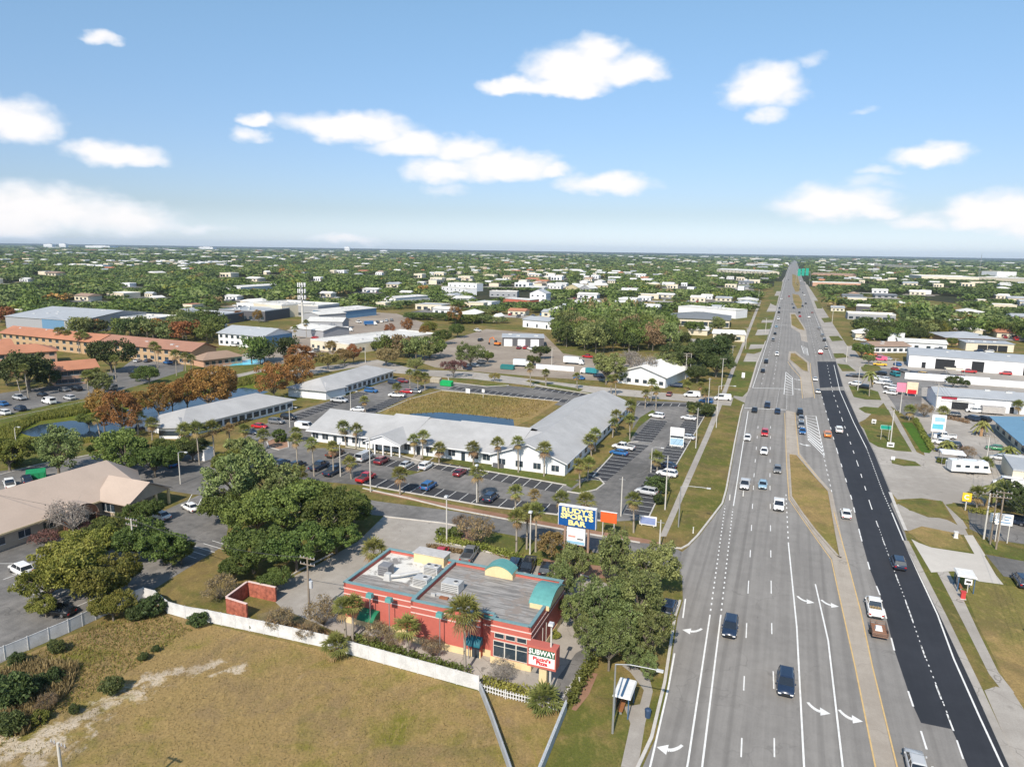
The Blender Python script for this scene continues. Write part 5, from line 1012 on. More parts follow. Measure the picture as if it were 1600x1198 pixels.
# right-hand side
B_('warehouse', 'long white warehouse with dark doors along the right side', (1421, 554), (1680, 572), 5.6, 30, 'gable', 1.5, C_WHT, G1, over=.3, doors=((.10, 1.6, 2.6, DK), (.235, 7.5, 4.6, DK), (.44, 4.6, 4.6, DK), (.57, 4.6, 4.6, WD), (.3, 1, 2, DK), (.75, 4.6, 4.6, DK)))
B_('workshop_building', 'long grey-roofed workshop with white wall and red shop sign', (1464, 617), (1660, 631), 4.4, 15, 'gable', 1.6, C_WHT, G1, (0, 1, 1, 1), over=.6, doors=((.20, 4.8, 3, DK), (.47, 4, 3, WD), (.62, 1.2, 2.1, DK)), extra=lambda t, w, dp, h: obj('sign_board', MB().box(w*.04, w*.17, -.16, -.02, h-1.1, h-.2, mat('shop_red', (.32, .03, .05), .6)), t))
B_('shop_row', 'blue-roofed shop row at the right edge', (1557, 653), (1606, 694), 3.2, 16, 'shed', 1.6, CW, BLR, (5, 2.4, 1.8, .4), over=1.6)
B_('small_office', 'small cream building with flat grey roof at the right edge', (1583, 735), (1640, 742), 3.6, 14, 'flat', .4, CW, G1, (2, 1.4, 1.0, 1.2))
B_('bungalow_row', 'long low brown-roofed building beside the highway trees', (1367, 541), (1422, 541), 3.4, 14, 'gable', 1.8, C_WHT, TB, (6, 2, 1.5, .7), over=.8)
B_('workshop', 'grey-blue roofed sheds behind the brown-roofed building', (1405, 534), (1480, 538), 3.6, 14, 'gable', 1.6, C_WHT, PAL, (4, 2, 1.5, .7), over=.6)
B_('low_building', 'wide pale grey hip roof over salmon walls', (1478, 527), (1560, 530), 4, 26, 'hip', 2.6, PKW, G1, over=.8)
B_('garage_row', 'row of garages with dark open bays above the white warehouse', (1510, 535), (1585, 538), 4.4, 12, 'shed', .4, CW, G1, over=.4, doors=((.35, 4.6, 3.4, DK), (.56, 4.6, 3.4, DK), (.77, 4.6, 3.4, DK)))
B_('long_building', 'long grey-roofed building with blue-green front', (1365, 506), (1440, 508), 5, 16, 'gable', 1.2, mat('bluegreen_wall', (.16, .28, .34), .8), PAL, (8, 2, 1.6, .8), over=.6)
B_('service_building', 'flat building with white fascia and dark front', (1338, 478), (1360, 479), 5, 16, 'flat', 1.0, DW, G2)
B_('service_building', 'long white canopy building along the right of the highway', (1325, 490), (1400, 493), 4.5, 18, 'flat', .8, GW, G2, (7, 3, 2, .6))
B_('shopping_centre', 'huge white-roofed shopping centre far right', (1440, 432), (1530, 434), 10, 110, 'flat', 1.2, CW, G2)
B_('shopping_centre', 'cream flat stores right of the huge shopping centre', (1528, 433), (1720, 441), 9, 60, 'flat', 1, CW, G2)
B_('shopping_centre', 'white box store on top right of the shopping centre', (1534, 424), (1558, 425), 16, 50, 'flat', 1, C_WHT, G2)
B_('plaza', 'pale plaza with pink band beside the highway far off', (1270, 441), (1345, 443), 6, 30, 'flat', .6, PKW, G2)
B_('plaza', 'tan roofed strip behind the far pale plaza', (1268, 428), (1332, 430), 8, 30, 'gable', 3, PKW, TB)
B_('apartments', 'pale four-storey apartments on the far right ridge', (1366, 413), (1458, 417), 14, 20, 'flat', 1, CW, G2, (18, 2.5, 2.4, 1, 3))
B_('plaza', 'cream long apartment rows left of the far highway', (1120, 421), (1200, 425), 12, 30, 'gable', 3, CW, PAL, (14, 2.5, 2, 1, 3))
B_('plaza', 'white store behind the cream apartment rows', (1184, 412), (1208, 413), 12, 20, 'flat', 1, C_WHT, G2)
# car dealers' awnings and a long white wall
def boxthing(name, label, cat, x, y, w, d, h, m, rz=RZ, legs=False, group=None, top=None):
    p = U(x, y); s = MB(); t = thing(name, label, cat, (p.x, p.y, .03), rz, group)
    if legs:
        obj('roof', MB().box(-w/2, w/2, -d/2, d/2, h-.25, h, m, .1), t)
        for a in (-1, 1):
            for c in (-1, 1): obj('post', MB().box(a*(w/2-.2)-.06, a*(w/2-.2)+.06, c*(d/2-.2)-.06, c*(d/2-.2)+.06, 0, h-.25, M_STEEL), t)
    else:
        s.box(-w/2, w/2, -d/2, d/2, 0, h, m, .02); obj('body', s, t); obj('lid', MB().box(-w/2-.05, w/2+.05, -d/2-.05, d/2+.05, h, h+.08, top or m), t)
    return t
boxthing('low_wall', 'long white block wall in front of the right-hand workshop', 'wall', 1478, 596, 30, .4, 2.6, WD)
boxthing('low_wall', 'white block wall behind the workshop car park', 'wall', 1555, 603, 34, .4, 2.4, WD)
boxthing('low_wall', 'white boundary wall by the box truck', 'wall', 867, 578, 17, .5, 1.9, WD)
boxthing('canopy', 'white shed canopy beside the caravan', 'canopy', 1486, 724, 5.2, 4.2, 3.0, WD, legs=True)
boxthing('canopy', 'white carport in front of the red-sign workshop', 'canopy', 1493, 638, 10, 4, 2.8, PAL, legs=True)
boxthing('canopy', 'cream timber carport frame among the parked cars', 'canopy', 1490, 588, 7, 5, 3.4, CW, legs=True)
M_DGR = mat('dumpster_green', (.012, .22, .09), .6, .15); M_DTL = mat('dumpster_teal', (.02, .15, .15), .6, .15)
def dumpster(x, y, lab, m, w=3.4, rz=RZ):
    p = U(x, y); t = thing('dumpster', lab, 'dumpster', (p.x, p.y, .03), rz); s = MB(); s.prism([(-w/2, -1), (w/2, -1), (w/2, 1), (-w/2, 1)], .15, 1.5, m)
    for i in range(4): s.box(-w/2+.3+i*(w-.6)/3-.05, -w/2+.3+i*(w-.6)/3+.05, -1.06, -1.002, .2, 1.45, m)
    obj('body', s, t); obj('lid', MB().add([(-w/2, -1, 1.52), (w/2, -1, 1.52), (w/2, 1, 2.0), (-w/2, 1, 2.0), (-w/2, 1, 1.52), (w/2, 1, 1.52)], [(0, 1, 2, 3), (0, 3, 4), (1, 5, 2), (4, 3, 2, 5)], m), t)
dumpster(698, 603, 'bright green dumpster at the edge of the office car park', mat('bright_dumpster', (.01, .33, .09), .5), 4.6)
dumpster(57, 748, 'green dumpster behind the brown-roofed building', M_DGR, 3.6, RZ+.9)
dumpster(793, 577, 'long teal dumpster on the street verge', M_DTL, 6)
dumpster(681, 598, 'beige waste bin enclosure beside the green dumpster', mat('beige_bin', (.35, .31, .24), .8), 4.0)
# ------------------------------------------------------------------ red enclosure
for lab, P0, P1, hh in (('red stucco wall of the bin yard, back side', (388, 930), (433, 940), 2.2), ('weathered red wall of the bin yard, left side', (354, 956), (388, 930), 2.2), ('red wall of the bin yard, front side', (354, 956), (388, 967), 2.2)):
    a, c = U(*P0), U(*P1); dd = c-a; t = thing('enclosure_wall', lab, 'wall', (a.x, a.y, 0), math.atan2(dd.y, dd.x)); obj('wall', MB().box(.13, dd.length-.13, -.12, .12, 0, hh, mat('weathered_red', (.32, .10, .065), .9, .5, 1.6)), t); obj('coping', MB().box(.13, dd.length-.13, -.16, .16, hh, hh+.08, C_TRIM), t)
# ------------------------------------------------------------------ fences
M_VINYL = mat('white_vinyl', (.56, .56, .56), .6, .2, .7)
def fence(name, label, px, h, m, seg=2.4, th=.06, cat='fence', pick=False, postm=None, cap=True):
    pts = [U(*p) for p in px]; t = thing(name, label, cat, pts[0]); o = pts[0]; 
    P = MB(); Q = []
    for a, c in zip(pts, pts[1:]):
        d = c-a; ln = d.length; d.normalize(); n = Vector((-d.y, d.x, 0)); k = max(1, round(ln/seg))
        for i in range(k):
            p = a+d*(ln*i/k)-o; q = a+d*(ln*(i+1)/k)-o; Q.append(p)
            p2, q2 = p+d*.06, q-d*.06
            if pick:
                nn = 9
                for j in range(nn):
                    r_ = p2.lerp(q2, (j+.5)/nn); u = d*.055; P.prism([((r_-u-n*.012).x, (r_-u-n*.012).y), ((r_+u-n*.012).x, (r_+u-n*.012).y), ((r_+u+n*.012).x, (r_+u+n*.012).y), ((r_-u+n*.012).x, (r_-u+n*.012).y)], .08, h, m)
                for z in (.25, h-.3): P.prism([((p2-n*.03).x, (p2-n*.03).y), ((q2-n*.03).x, (q2-n*.03).y), ((q2+n*.03).x, (q2+n*.03).y), ((p2+n*.03).x, (p2+n*.03).y)], z, z+.1, m)
            else:
                P.prism([((p2-n*th/2).x, (p2-n*th/2).y), ((q2-n*th/2).x, (q2-n*th/2).y), ((q2+n*th/2).x, (q2+n*th/2).y), ((p2+n*th/2).x, (p2+n*th/2).y)], .04, h, m)
                if cap: P.prism([((p2-n*.05).x, (p2-n*.05).y), ((q2-n*.05).x, (q2-n*.05).y), ((q2+n*.05).x, (q2+n*.05).y), ((p2+n*.05).x, (p2+n*.05).y)], h, h+.07, m)
        Q.append(pts[-1]-o) if c is pts[-1] else None
    obj('panel', P, t); pm = MB().box(-.065, .065, -.065, .065, 0, h+.14, postm or m).mesh('post')
    for p in Q: obj('post', pm, t, p, RZ)
    return t
fence('vinyl_fence', 'long white vinyl fence between the dry field and the restaurant', [(262, 958), (290, 966), (325, 972), (412, 990), (506, 1011), (600, 1037), (680, 1059), (748, 1078)], 1.75, M_VINYL)
fence('vinyl_fence', 'white fence between the weedy field edge and the left car park', [(-30, 1046), (45, 1015), (108, 988), (150, 968), (185, 951), (225, 936), (243, 941), (262, 957)], 1.75, M_VINYL)
fence('picket_fence', 'low white picket fence below the sandwich shop sign', [(750, 1079), (790, 1091), (832, 1101), (872, 1111)], 1.0, M_VINYL, pick=True)
fence('field_fence', 'pale grey fence running from the picket corner to the bottom edge', [(884, 1110), (866, 1155), (846, 1205), (800, 1320)], 1.15, mat('grey_fence', (.42, .45, .48), .7), th=.3)
fence('field_fence', 'narrow grey fence crossing the dry field toward the bottom edge', [(748, 1074), (768, 1125), (795, 1202), (835, 1330)], 1.0, mat('grey_fence2', (.34, .36, .38), .7), th=.22)
# ------------------------------------------------------------------ bus shelters
def shelter(x, y, lab, w, dp, h, roofm, stripe=False):
    p = U(x, y); t = thing('bus_shelter', lab, 'bus shelter', (p.x, p.y, .03), RZ)
    s = MB(); s.box(-w/2, w/2, -dp/2, dp/2, h, h+.22, roofm, .12); obj('roof', s, t)
    if stripe: obj('roof_stripe', MB().box(-.14, .14, -dp/2-.02, dp/2+.02, h+.222, h+.26, mat('shelter_blue', (.05, .11, .2), .5)), t)
    for a in (-1, 1):
        for c in (-1, 1): obj('post', MB().box(a*(w/2-.25)-.06, a*(w/2-.25)+.06, c*(dp/2-.25)-.06, c*(dp/2-.25)+.06, 0, h, mat('shelter_blue', (.05, .11, .2), .5)), t)
    obj('glass_panel', MB().box(-w/2+.35, -w/2+.38, -dp/2+.35, dp/2-.35, .4, h-.3, M_GLASS), t)
    b_ = MB(); b_.box(-w/2+.6, -w/2+1.05, -dp/2+.6, dp/2-.6, .42, .48, mat('bench_brown', (.28, .12, .05), .7)); b_.box(-w/2+.55, -w/2+.6, -dp/2+.6, dp/2-.6, .5, .95, MATS['bench_brown'])
    for c in (-1, 1): b_.box(-w/2+.7, -w/2+.95, c*(dp/2-.8)-.03, c*(dp/2-.8)+.03, 0, .42, M_STEEL)
    obj('bench', b_, t); return t
shelter(975, 1108, 'white-roofed bus shelter beside the left pavement under the street lamp', 2.0, 3.6, 2.5, mat('white_shelter_roof', (.7, .7, .68), .5), True)
shelter(1505, 920, 'white-roofed bus shelter on the right-hand pavement', 2.6, 3.0, 2.5, MATS['white_shelter_roof'])
p = U(1012, 1120); t = thing('litter_bin', 'dark blue litter bin on the pavement edge', 'bin', (p.x, p.y, .03), RZ); obj('body', MB().tube((0, 0, 0), (0, 0, .9), .3, .36, mat('bin_blue', (.03, .06, .12), .6), 12), t); obj('lid', MB().tube((0, 0, .9), (0, 0, 1.05), .38, .22, MATS['bin_blue'], 12), t)
boxthing('utility_shed', 'small white shed among the palms before the hip-roofed office', 'shed', 317, 716, 4.2, 3.2, 2.6, WD, top=PAL)
# ================================================================== POLES, SIGNS AND LAMPS
def lamp_arm(dx, up=1.2, rise=0.35):
    def f(t, h):
        s = MB(); s.path([(0, 0, h-.03), (dx*.35, 0, h+rise*.8), (dx*.8, 0, h+rise), (dx, 0, h+rise)], .07, .05, M_STEEL, 6); a_ = obj('arm', s, t)
        obj('lamp_head', MB().box(min(dx, dx+.7*math.copysign(1, dx)), max(dx, dx+.7*math.copysign(1, dx)), -.17, .17, h+rise-.1, h+rise+.08, mat('lamp_casing', (.55, .56, .57), .4)), a_)
    return f
def floods(n=1, m=None):
    def f(t, h):
        for i in range(n):
            x = (i-(n-1)/2)*.8; obj('lamp_head', MB().box(x-.3, x+.3, -.45, .2, h-.05, h+.25, m or mat('lamp_casing', (.55, .56, .57), .4), .04), t)
    return f
def crossarm(k=2, w=1.3, tr=0):
    def f(t, h):
        for i in range(k):
            z = h-.25-i*.9; c_ = obj('crossarm', MB().box(-w, w, -.06, .06, z, z+.12, M_WOODP), t)
            s = MB(); [s.tube((x, 0, z+.12), (x, 0, z+.35), .05, .04, mat('insulator', (.5, .5, .52), .3), 6) for x in (-w+.1, -w*.45, w*.45, w-.1)]; obj('insulator', s, c_)
        if tr:
            for i in range(tr):
                a = i*1.9; x, y = .42*math.cos(a), .42*math.sin(a); obj('transformer', MB().tube((x, y, h*.52), (x, y, h*.52+1.0), .24, .24, mat('transformer_grey', (.48, .50, .52), .4), 12), t)
    return f
def topcap(t, h): obj('bracket', MB().box(-.6, .6, -.05, .05, h-.5, h-.42, M_STEEL), t)
for (xb, yb, yt, dx, lab) in [
  (957, 1145, 1037, 4.2, 'street lamp reaching over the road beside the bus shelter'), (1060, 823, 760, 4.6, 'street lamp on the left verge opposite the medians'),
  (1119, 668, 603, 4.0, 'street lamp on the verge near the side street crossing'), (453, 667, 637, 2.0, 'lamp in the office car park by the hip-roofed office'),
  (548, 640, 612, 2, 'car park lamp beside the farther long office'), (1017, 738, 700, 2.0, 'lamp by the tenant sign in the right car park'),
  (282, 756, 707, 1.8, 'lamp standing among the trees behind the brown-roofed building'), (25, 690, 668, 1.4, 'lamp at the edge of the marsh grass')]:
    pole('street_lamp', lab, xb, yb, yt, M_STEEL if xb in (957, 1060) else M_POLE, .13, .08, 'street lamp', lamp_arm(dx), 'street lamps')
for (xb, yb, yt, lab, tr) in [
  (1039, 796, 712, 'concrete pole on the pavement edge right of the car park', 0), (1087, 700, 637, 'concrete pole behind the tenant sign', 0), (1106, 640, 590, 'pole between the parked vans at the north corner', 0),
  (745, 785, 727, 'concrete light pole at the front edge of the office car park', 0), (828, 868, 800, 'tall pole between the palms left of the sports bar sign', 0), (698, 849, 776, 'thin pole at the planting bed behind the restaurant', 0),
  (579, 768, 682, 'pole with fork top at the car park corner beside the big oaks', 0), (532, 744, 693, 'pale pole next to the parked dark pickups', 0), (859, 1082, 975, 'pole in front of the sandwich shop sign', 0),
  (970, 806, 745, 'steel pole at the car park exit with wires', 0), (433, 762, 720, 'short utility pole rising from the hedge by the oaks', 0), (1030, 860, 812, 'thin white pole beside the side street', 0)]:
    pole('light_pole', lab, xb, yb, yt, M_POLE, .15, .10, 'pole', floods(1) if tr == 0 and xb in (745, 828, 698, 859, 532) else topcap, 'light poles')
for (xb, yb, yt, lab, tr) in [
  (484, 968, 870, 'utility pole with two grey transformers above the bin yard', 2), (211, 882, 810, 'pale utility pole standing in front of the dead tree', 0),
  (843, 560, 544, 'utility pole in the work yard', 0), (862, 570, 544, 'utility pole beside the white boundary wall', 0), (1071, 592, 552, 'utility pole in front of the dark oaks, left one of the close pair', 0), (1078, 592, 552, 'utility pole in front of the dark oaks, right one of the close pair', 0),
  (1127, 608, 560, 'tall pole at the north corner of the verge', 0), (1143, 575, 540, 'pole on the verge right of the dark oaks', 0), (571, 567, 540, 'pole above the farther grey-roofed office', 0), (1165, 545, 512, 'roadside pole by the second drive', 0),
  (1547, 850, 775, 'left one of three utility poles beside the white signs', 0), (1537, 842, 770, 'leaning pole left of the utility poles', 0), (1556, 858, 768, 'tallest utility pole right of the white sign boards', 2),
  (1541, 722, 680, 'dark pole in the right-hand forecourt', 0), (1462, 640, 598, 'pole in front of the red-sign workshop', 0), (1406, 645, 612, 'dark pole by the car lot edge', 0), (1398, 578, 560, 'short pole near the yellow car', 0),
  (1340, 610, 572, 'lamp post on the grass by the coconut palm', 0), (1391, 694, 640, 'pole through the green-signed lawn', 0), (1322, 566, 540, 'roadside pole beside the resurfaced lane end', 0), (1300, 505, 478, 'pole among the right roadside trees', 0), (1185, 470, 452, 'pole on the left verge far along the highway', 0), (1196, 520, 497, 'pole in the third verge lawn', 0)]:
    m_ = M_WOODP if tr or xb in (484, 843, 1556, 1547) else M_POLE
    pole('utility_pole', lab, xb, yb, yt, m_, .17, .11, 'utility pole', crossarm(2 if tr or xb in (211, 1071) else 1, 1.2, tr), 'utility poles')
t = pole('utility_pole', 'broken-topped pole with a lamp at the bottom left edge of the dry field', 110, 1330, 1160, M_POLE, .16, .12, 'utility pole', crossarm(1, .9, 1), 'utility poles')
# restaurant flood lamps
for (x, y, z, lab) in [(581, 930, 5.3, 'green flood lamp leftmost on the red wall'), (611, 937, 5.3, 'green flood lamp second along the red wall'), (690, 960, 5.3, 'green flood lamp in front of the grey roof half'), (735, 968, 5.0, 'green flood lamp beside the small awning')]:
    p = U(x, y, z)-E1*0; o_ = Vector((p.x, p.y, 0))-E1*.5; t = thing('flood_lamp', lab, 'lamp post', o_, RZ, 'flood lamps along the restaurant')
    obj('post', MB().tube((0, 0, 0), (0, 0, z), .07, .06, M_STEEL, 6), t); obj('lamp_head', MB().box(-.45, .45, -.35, .35, z, z+.55, C_TEAL, .06), t)
# wires between poles
def wires(name, lab, pts, k=3, sag=1.2):
    t = thing(name, lab, 'cable', (0, 0, 0)); 
    for j in range(k):
        s = MB()
        for (a, c) in zip(pts, pts[1:]):
            a = Vector(a)+E2*(j-(k-1)/2)*.9; c = Vector(c)+E2*(j-(k-1)/2)*.9; P_ = []
            for i in range(9): q = i/8; v = a.lerp(c, q); v.z -= sag*4*q*(1-q); P_.append(v)
            s.path(P_, .022, .022, M_WIRE, 4)
        obj('wire', s, t)
def ptop(xb, yb, yt): b0 = U(xb, yb); return Vector((b0.x, b0.y, height_at(b0, yt)-.1))
wires('overhead_cable', 'overhead wires from the transformer pole to the pale pole by the dead tree', [ptop(484, 968, 870), ptop(211, 882, 810)], 2)
wires('overhead_cable', 'overhead wires beside the left pavement', [ptop(970, 806, 745), ptop(1039, 796, 712), ptop(1087, 700, 637), ptop(1127, 608, 560), ptop(1143, 575, 540), ptop(1165, 545, 512)], 3)
wires('overhead_cable', 'overhead wires above the right-hand poles', [ptop(1400+330, 1200, 900), ptop(1556, 858, 768), ptop(1541, 722, 680), ptop(1462, 640, 598)], 3)
wires('overhead_cable', 'overhead wires across the boundary wall', [ptop(862, 570, 544), ptop(1071, 592, 552), ptop(1078, 592, 552)], 2, .5)
wires('overhead_cable', 'thin overhead wire from the left edge of the view', [U(-300, 760)+Vector((0, 0, 9)), ptop(211, 882, 810)], 2)
# cell tower
b0 = U(474, 524); h = height_at(b0, 442); t = thing('cell_tower', 'tall grey cell tower with three rings of antennas', 'cell tower', (b0.x, b0.y, 0), RZ)
obj('mast', MB().tube((0, 0, 0), (0, 0, h), .8, .45, M_POLE, 12), t)
for z in (h-1.2, h-4.6, h-8.2):
    s = MB(); s.tube((0, 0, z-.1), (0, 0, z+.1), 1.9, 1.9, M_STEEL, 12); obj('platform', s, t); s = MB()
    for i in range(9): a = i*2*math.pi/9; x, y = 2.1*math.cos(a), 2.1*math.sin(a); s.box(x-.22, x+.22, y-.15, y+.15, z-1.1, z+1.3, mat('antenna_white', (.7, .7, .7), .5))
    obj('antenna', s, t)
def radio(xb, yb, yt, lab, w=1.2):
    b0 = U(xb, yb); 
    lo_, hi = 0., 200.
    for _ in range(30):
        m_ = (lo_+hi)/2
        if proj((b0.x, b0.y, m_))[1] > yt: lo_ = m_
        else: hi = m_
    t = thing('radio_mast', lab, 'radio mast', (b0.x, b0.y, 0)); s = MB(); h = lo_
    for i in range(3): a = i*2.094; s.tube((w*math.cos(a), w*math.sin(a), 0), (.3*math.cos(a), .3*math.sin(a), h), .18, .12, M_STEEL, 4)
    for k in range(int(h/6)):
        z0, z1 = k*6, k*6+6; q = lambda a, z: (((w+(.3-w)*z/h)*math.cos(a)), ((w+(.3-w)*z/h)*math.sin(a)), z)
        for i in range(3): s.tube(q(i*2.094, z0), q((i+1)*2.094, z1), .09, .09, M_STEEL, 3)
    obj('lattice', s, t)
radio(1529, 436, 396, 'thin lattice radio mast on the right behind the shopping centre', 2.5); radio(1110, 409, 390, 'faint lattice mast on the horizon left of the highway', 4)
# highway signs
M_SGN = mat('sign_highway_green', (.01, .28, .20), .5)
def gtext(t, w, a, c): lettering(t, 'Cortez Rd', .01, M_WHITE, (0, -.12, (a+c)/2)) if False else None
def lines(t, w, a, c):
    s = MB(); s.box(-w/2+.06, w/2-.06, -.13, -.115, c-.09, c-.04, M_WHITE); s.box(-w/2+.06, w/2-.06, -.13, -.115, a+.04, a+.09, M_WHITE); s.box(-w/2+.04, -w/2+.09, -.13, -.115, a+.04, c-.04, M_WHITE); s.box(w/2-.09, w/2-.04, -.13, -.115, a+.04, c-.04, M_WHITE); obj('border', s, t)
board('road_sign', 'green road sign on two posts on the right-hand lawn', 1382, 687, 664, 671, 2.7, M_SGN, .1, extra=lines, pw=.05)
b0 = U(1256, 444)
t = thing('sign_gantry', 'turquoise green direction signs over the far highway', 'sign', (b0.x, b0.y, 0), RZ); z0, z1 = height_at(b0, 432), height_at(b0, 418)
for i, dx in enumerate((-9, -3, 3.5)): obj('panel', MB().box(dx-2.3, dx+2.5, -.2, .2, z0+.6+.6*i, z1-2.4+.6*i, M_SGN), t)
obj('beam', MB().box(-13, 9, .25, .7, (z0+z1)/2-.3, (z0+z1)/2+.3, M_STEEL), t); [obj('post', MB().tube((x, .5, 0), (x, .5, (z0+z1)/2), .25, .2, M_STEEL, 8), t) for x in (-13, 9)]
M_BLK = mat('print_black', (.03, .03, .03), .6)
def smudge(t, w, a, c): obj('print', MB().box(-w*.32, w*.32, -.12, -.105, a+(c-a)*.3, a+(c-a)*.6, M_BLK), t)
board('yard_sign', 'small white sign with black print at the top of the right lawn', 1365, 663, 655, 661, 1.2, MATS['sign_white'], .08, extra=smudge, pw=.04)
board('yard_sign', 'small white sign with black print at the foot of the lamp on the lawn', 1391, 699, 691, 698, 1.7, MATS['sign_white'], .08, extra=smudge, pw=.04)
board('yard_sign', 'little white sign on the grass tongue of the big forecourt', 1395, 720, 713, 718, .8, MATS['sign_white'], .08, pw=.03)
def blueprint(t, w, a, c): obj('print', MB().box(-w*.42, w*.35, -.16, -.135, a+(c-a)*.15, a+(c-a)*.45, mat('board_aqua', (.12, .45, .55), .5)), t); obj('print_band', MB().box(-w*.3, w*.42, -.16, -.135, a+(c-a)*.6, a+(c-a)*.85, mat('board_sky', (.3, .5, .62), .5)), t)
board('tenant_sign', 'tall white and aqua tenant sign by the right-hand forecourt', 1463, 690, 648, 674, 3.4, MATS['sign_white'], .25, extra=blueprint, pw=.12)
board('notice_sign', 'white sign on a post in front of the caravan lot', 1460, 691, 678, 684, .8, MATS['sign_white'], .08, 1, pw=.06)
board('sale_sign', 'small white notice below the shed canopy', 1483, 733, 719, 731, 1.8, MATS['sign_white'], .1, extra=smudge, pw=.05)
M_SYB = mat('sign_bright_yellow', (.80, .50, .03), .4)
def symb(t, w, a, c): lettering(t, 'C', (c-a)*.75, MATS['sign_white'], (-.05*w, -.15, (a+c)/2), (1, 1), .03)
board('yellow_sign', 'yellow square sign on a post at the palm garden', 1508, 797, 770, 783, 1.6, M_SYB, .2, 1, extra=symb, pw=.1)
def words(t, w, a, c):
    s = MB()
    for i in range(3): z = a+(c-a)*(.2+.25*i); s.box(-w*.38, w*(.38-.1*(i % 2)), -.12, -.105, z, z+(c-a)*.1, mat('print_blue', (.15, .28, .45), .6))
    obj('print', s, t)
board('shop_board', 'left white sign board with blue print beside the utility poles', 1552, 845, 802, 816, 2.0, MATS['sign_white'], .15, extra=words); board('shop_board', 'right wider white sign board with blue print beside the utility poles', 1564, 847, 803, 820, 2.6, MATS['sign_white'], .15, extra=words)
board('pink_sign', 'pink round-topped roadside sign by the car lot', 1407, 617, 598, 612, 3.0, mat('pink_board', (.72, .22, .32), .5), .3); board('pink_sign', 'cream and red roadside sign right of the pink one', 1424, 619, 597, 615, 3.6, mat('cream_board', (.68, .55, .40), .5), .3, extra=lambda t, w, a, c: obj('print', MB().box(-w*.4, w*.4, -.2, -.16, a, a+(c-a)*.35, mat('sign_red', (.55, .02, .03), .4)), t))
board('banner_sign', 'shelter-side white notice panel with two dark pictures', 1511, 925, 903, 913, 1.0, MATS['sign_white'], .1, 1, extra=smudge, pw=.05)
board('lot_sign', 'pair of white panels at the far edge of the golden basin, left', 731, 616, 607, 614, 1.6, MATS['sign_white'], .1); board('lot_sign', 'single white panel on a post at the basin edge', 755, 622, 608, 613, 1.0, MATS['sign_white'], .1, 1)
board('lot_sign', 'white signs standing in the verge left of the highway', 1161, 592, 582, 590, 1.2, MATS['sign_white'], .1, 1)
for (x, y, lab) in [(1161, 775, 'small white marker post on the pull-off'), (1140, 781, 'white utility stub on the verge by the kerb corner'), (1083, 833, 'white valve post on the verge tip'), (1504, 935, 'red newspaper box beside the right shelter'), (1493, 840, 'grey utility cabinet on the golden lawn'), (1604, 990, 'yellow post in the right-hand grass'), (905, 1072, 'drain grate post near the sign pillar')]:
    p = U(x, y); c_ = (.5, .05, .05) if 'red' in lab else (.55, .42, .12) if 'yellow' in lab else (.62, .62, .60); s = MB(); g_ = .3 if 'box' in lab or 'cabinet' in lab else .09; s.box(-g_, g_, -g_, g_, 0, 1.1, mat('marker_%d' % x, c_, .6), .02); s.box(-g_*1.2, g_*1.2, -g_*1.2, g_*1.2, 1.1, 1.16, MATS['marker_%d' % x]); s.box(-g_*1.3, g_*1.3, -g_*1.3, g_*1.3, 0, .08, M_KERB)
    tag(obj('marker_post' if g_ < .2 else 'utility_box', s, None, (p.x, p.y, .03), RZ), lab, 'post' if g_ < .2 else 'box')
# caravan, box trucks, trailers
def trailer(x, y, lab, L_, W_, H_, m, rz, name='caravan', cat='caravan', z0=.6, win=True, cab=None):
    p = U(x, y, H_/2); t = thing(name, lab, cat, (p.x, p.y, .05), RZ+rz); s = MB(); s.add([(x_*W_/2*(.94 if z == 1 else 1), y_, z0+(H_-z0)*z) for z in (0, .08, 1) for (x_, y_) in ((-1, -L_/2), (1, -L_/2), (1, L_/2-(.8 if z == 1 and win else 0)), (-1, L_/2-(.8 if z == 1 and win else 0)))], [(3, 2, 1, 0), (8, 9, 10, 11)]+[(4*k+i, 4*k+(i+1) % 4, 4*k+4+(i+1) % 4, 4*k+4+i) for k in (0, 1) for i in range(4)], m); obj('body', s, t)
    if win:
        for i in range(4):
            for sx in (-1, 1): obj('window', MB().box(sx*W_/2-.03, sx*W_/2+.03, -.5, .5, 0, .6, M_GLASS), t, (0, -L_/2+1.4+i*(L_-2.6)/3, 1.6))
        for i in range(2): obj('roof_vent', MB().box(-.5, .5, -.5, .5, 0, .25, M_AC, .05), t, (0, -L_/4+i*L_/2, H_))
    for sx in (-1, 1):
        for yy in (-.5, .5) if not cab else (-L_/2+1.2, L_/2+1.6): obj('wheel', CARS['van']['wheel'], t, (sx*(W_/2-.15), yy, .4))
    if cab:
        c = MB(); c.add([(-W_/2+.05, L_/2+.1, .5), (W_/2-.05, L_/2+.1, .5), (W_/2-.05, L_/2+2.3, .5), (-W_/2+.05, L_/2+2.3, .5), (-W_/2+.1, L_/2+.1, 2.4), (W_/2-.1, L_/2+.1, 2.4), (W_/2-.1, L_/2+1.4, 2.4), (-W_/2+.1, L_/2+1.4, 2.4), (-W_/2+.05, L_/2+2.3, 1.3), (W_/2-.05, L_/2+2.3, 1.3)], [(0, 3, 2, 1), (4, 5, 6, 7), (0, 1, 5, 4), (3, 8, 9, 2), (7, 6, 9, 8), (0, 4, 7, 8, 3), (1, 2, 9, 6, 5)], cab); obj('cab', c, t)
        obj('windscreen', MB().add([(-W_/2+.2, L_/2+2.28, 1.38), (W_/2-.2, L_/2+2.28, 1.38), (W_/2-.25, L_/2+1.5, 2.32), (-W_/2+.25, L_/2+1.5, 2.32)], [(0, 1, 2, 3)], M_CARGL), t)
    else: obj('hitch', MB().tube((0, L_/2, .55), (0, L_/2+1.2, .5), .07, .06, M_STEEL, 6), t)
    return t
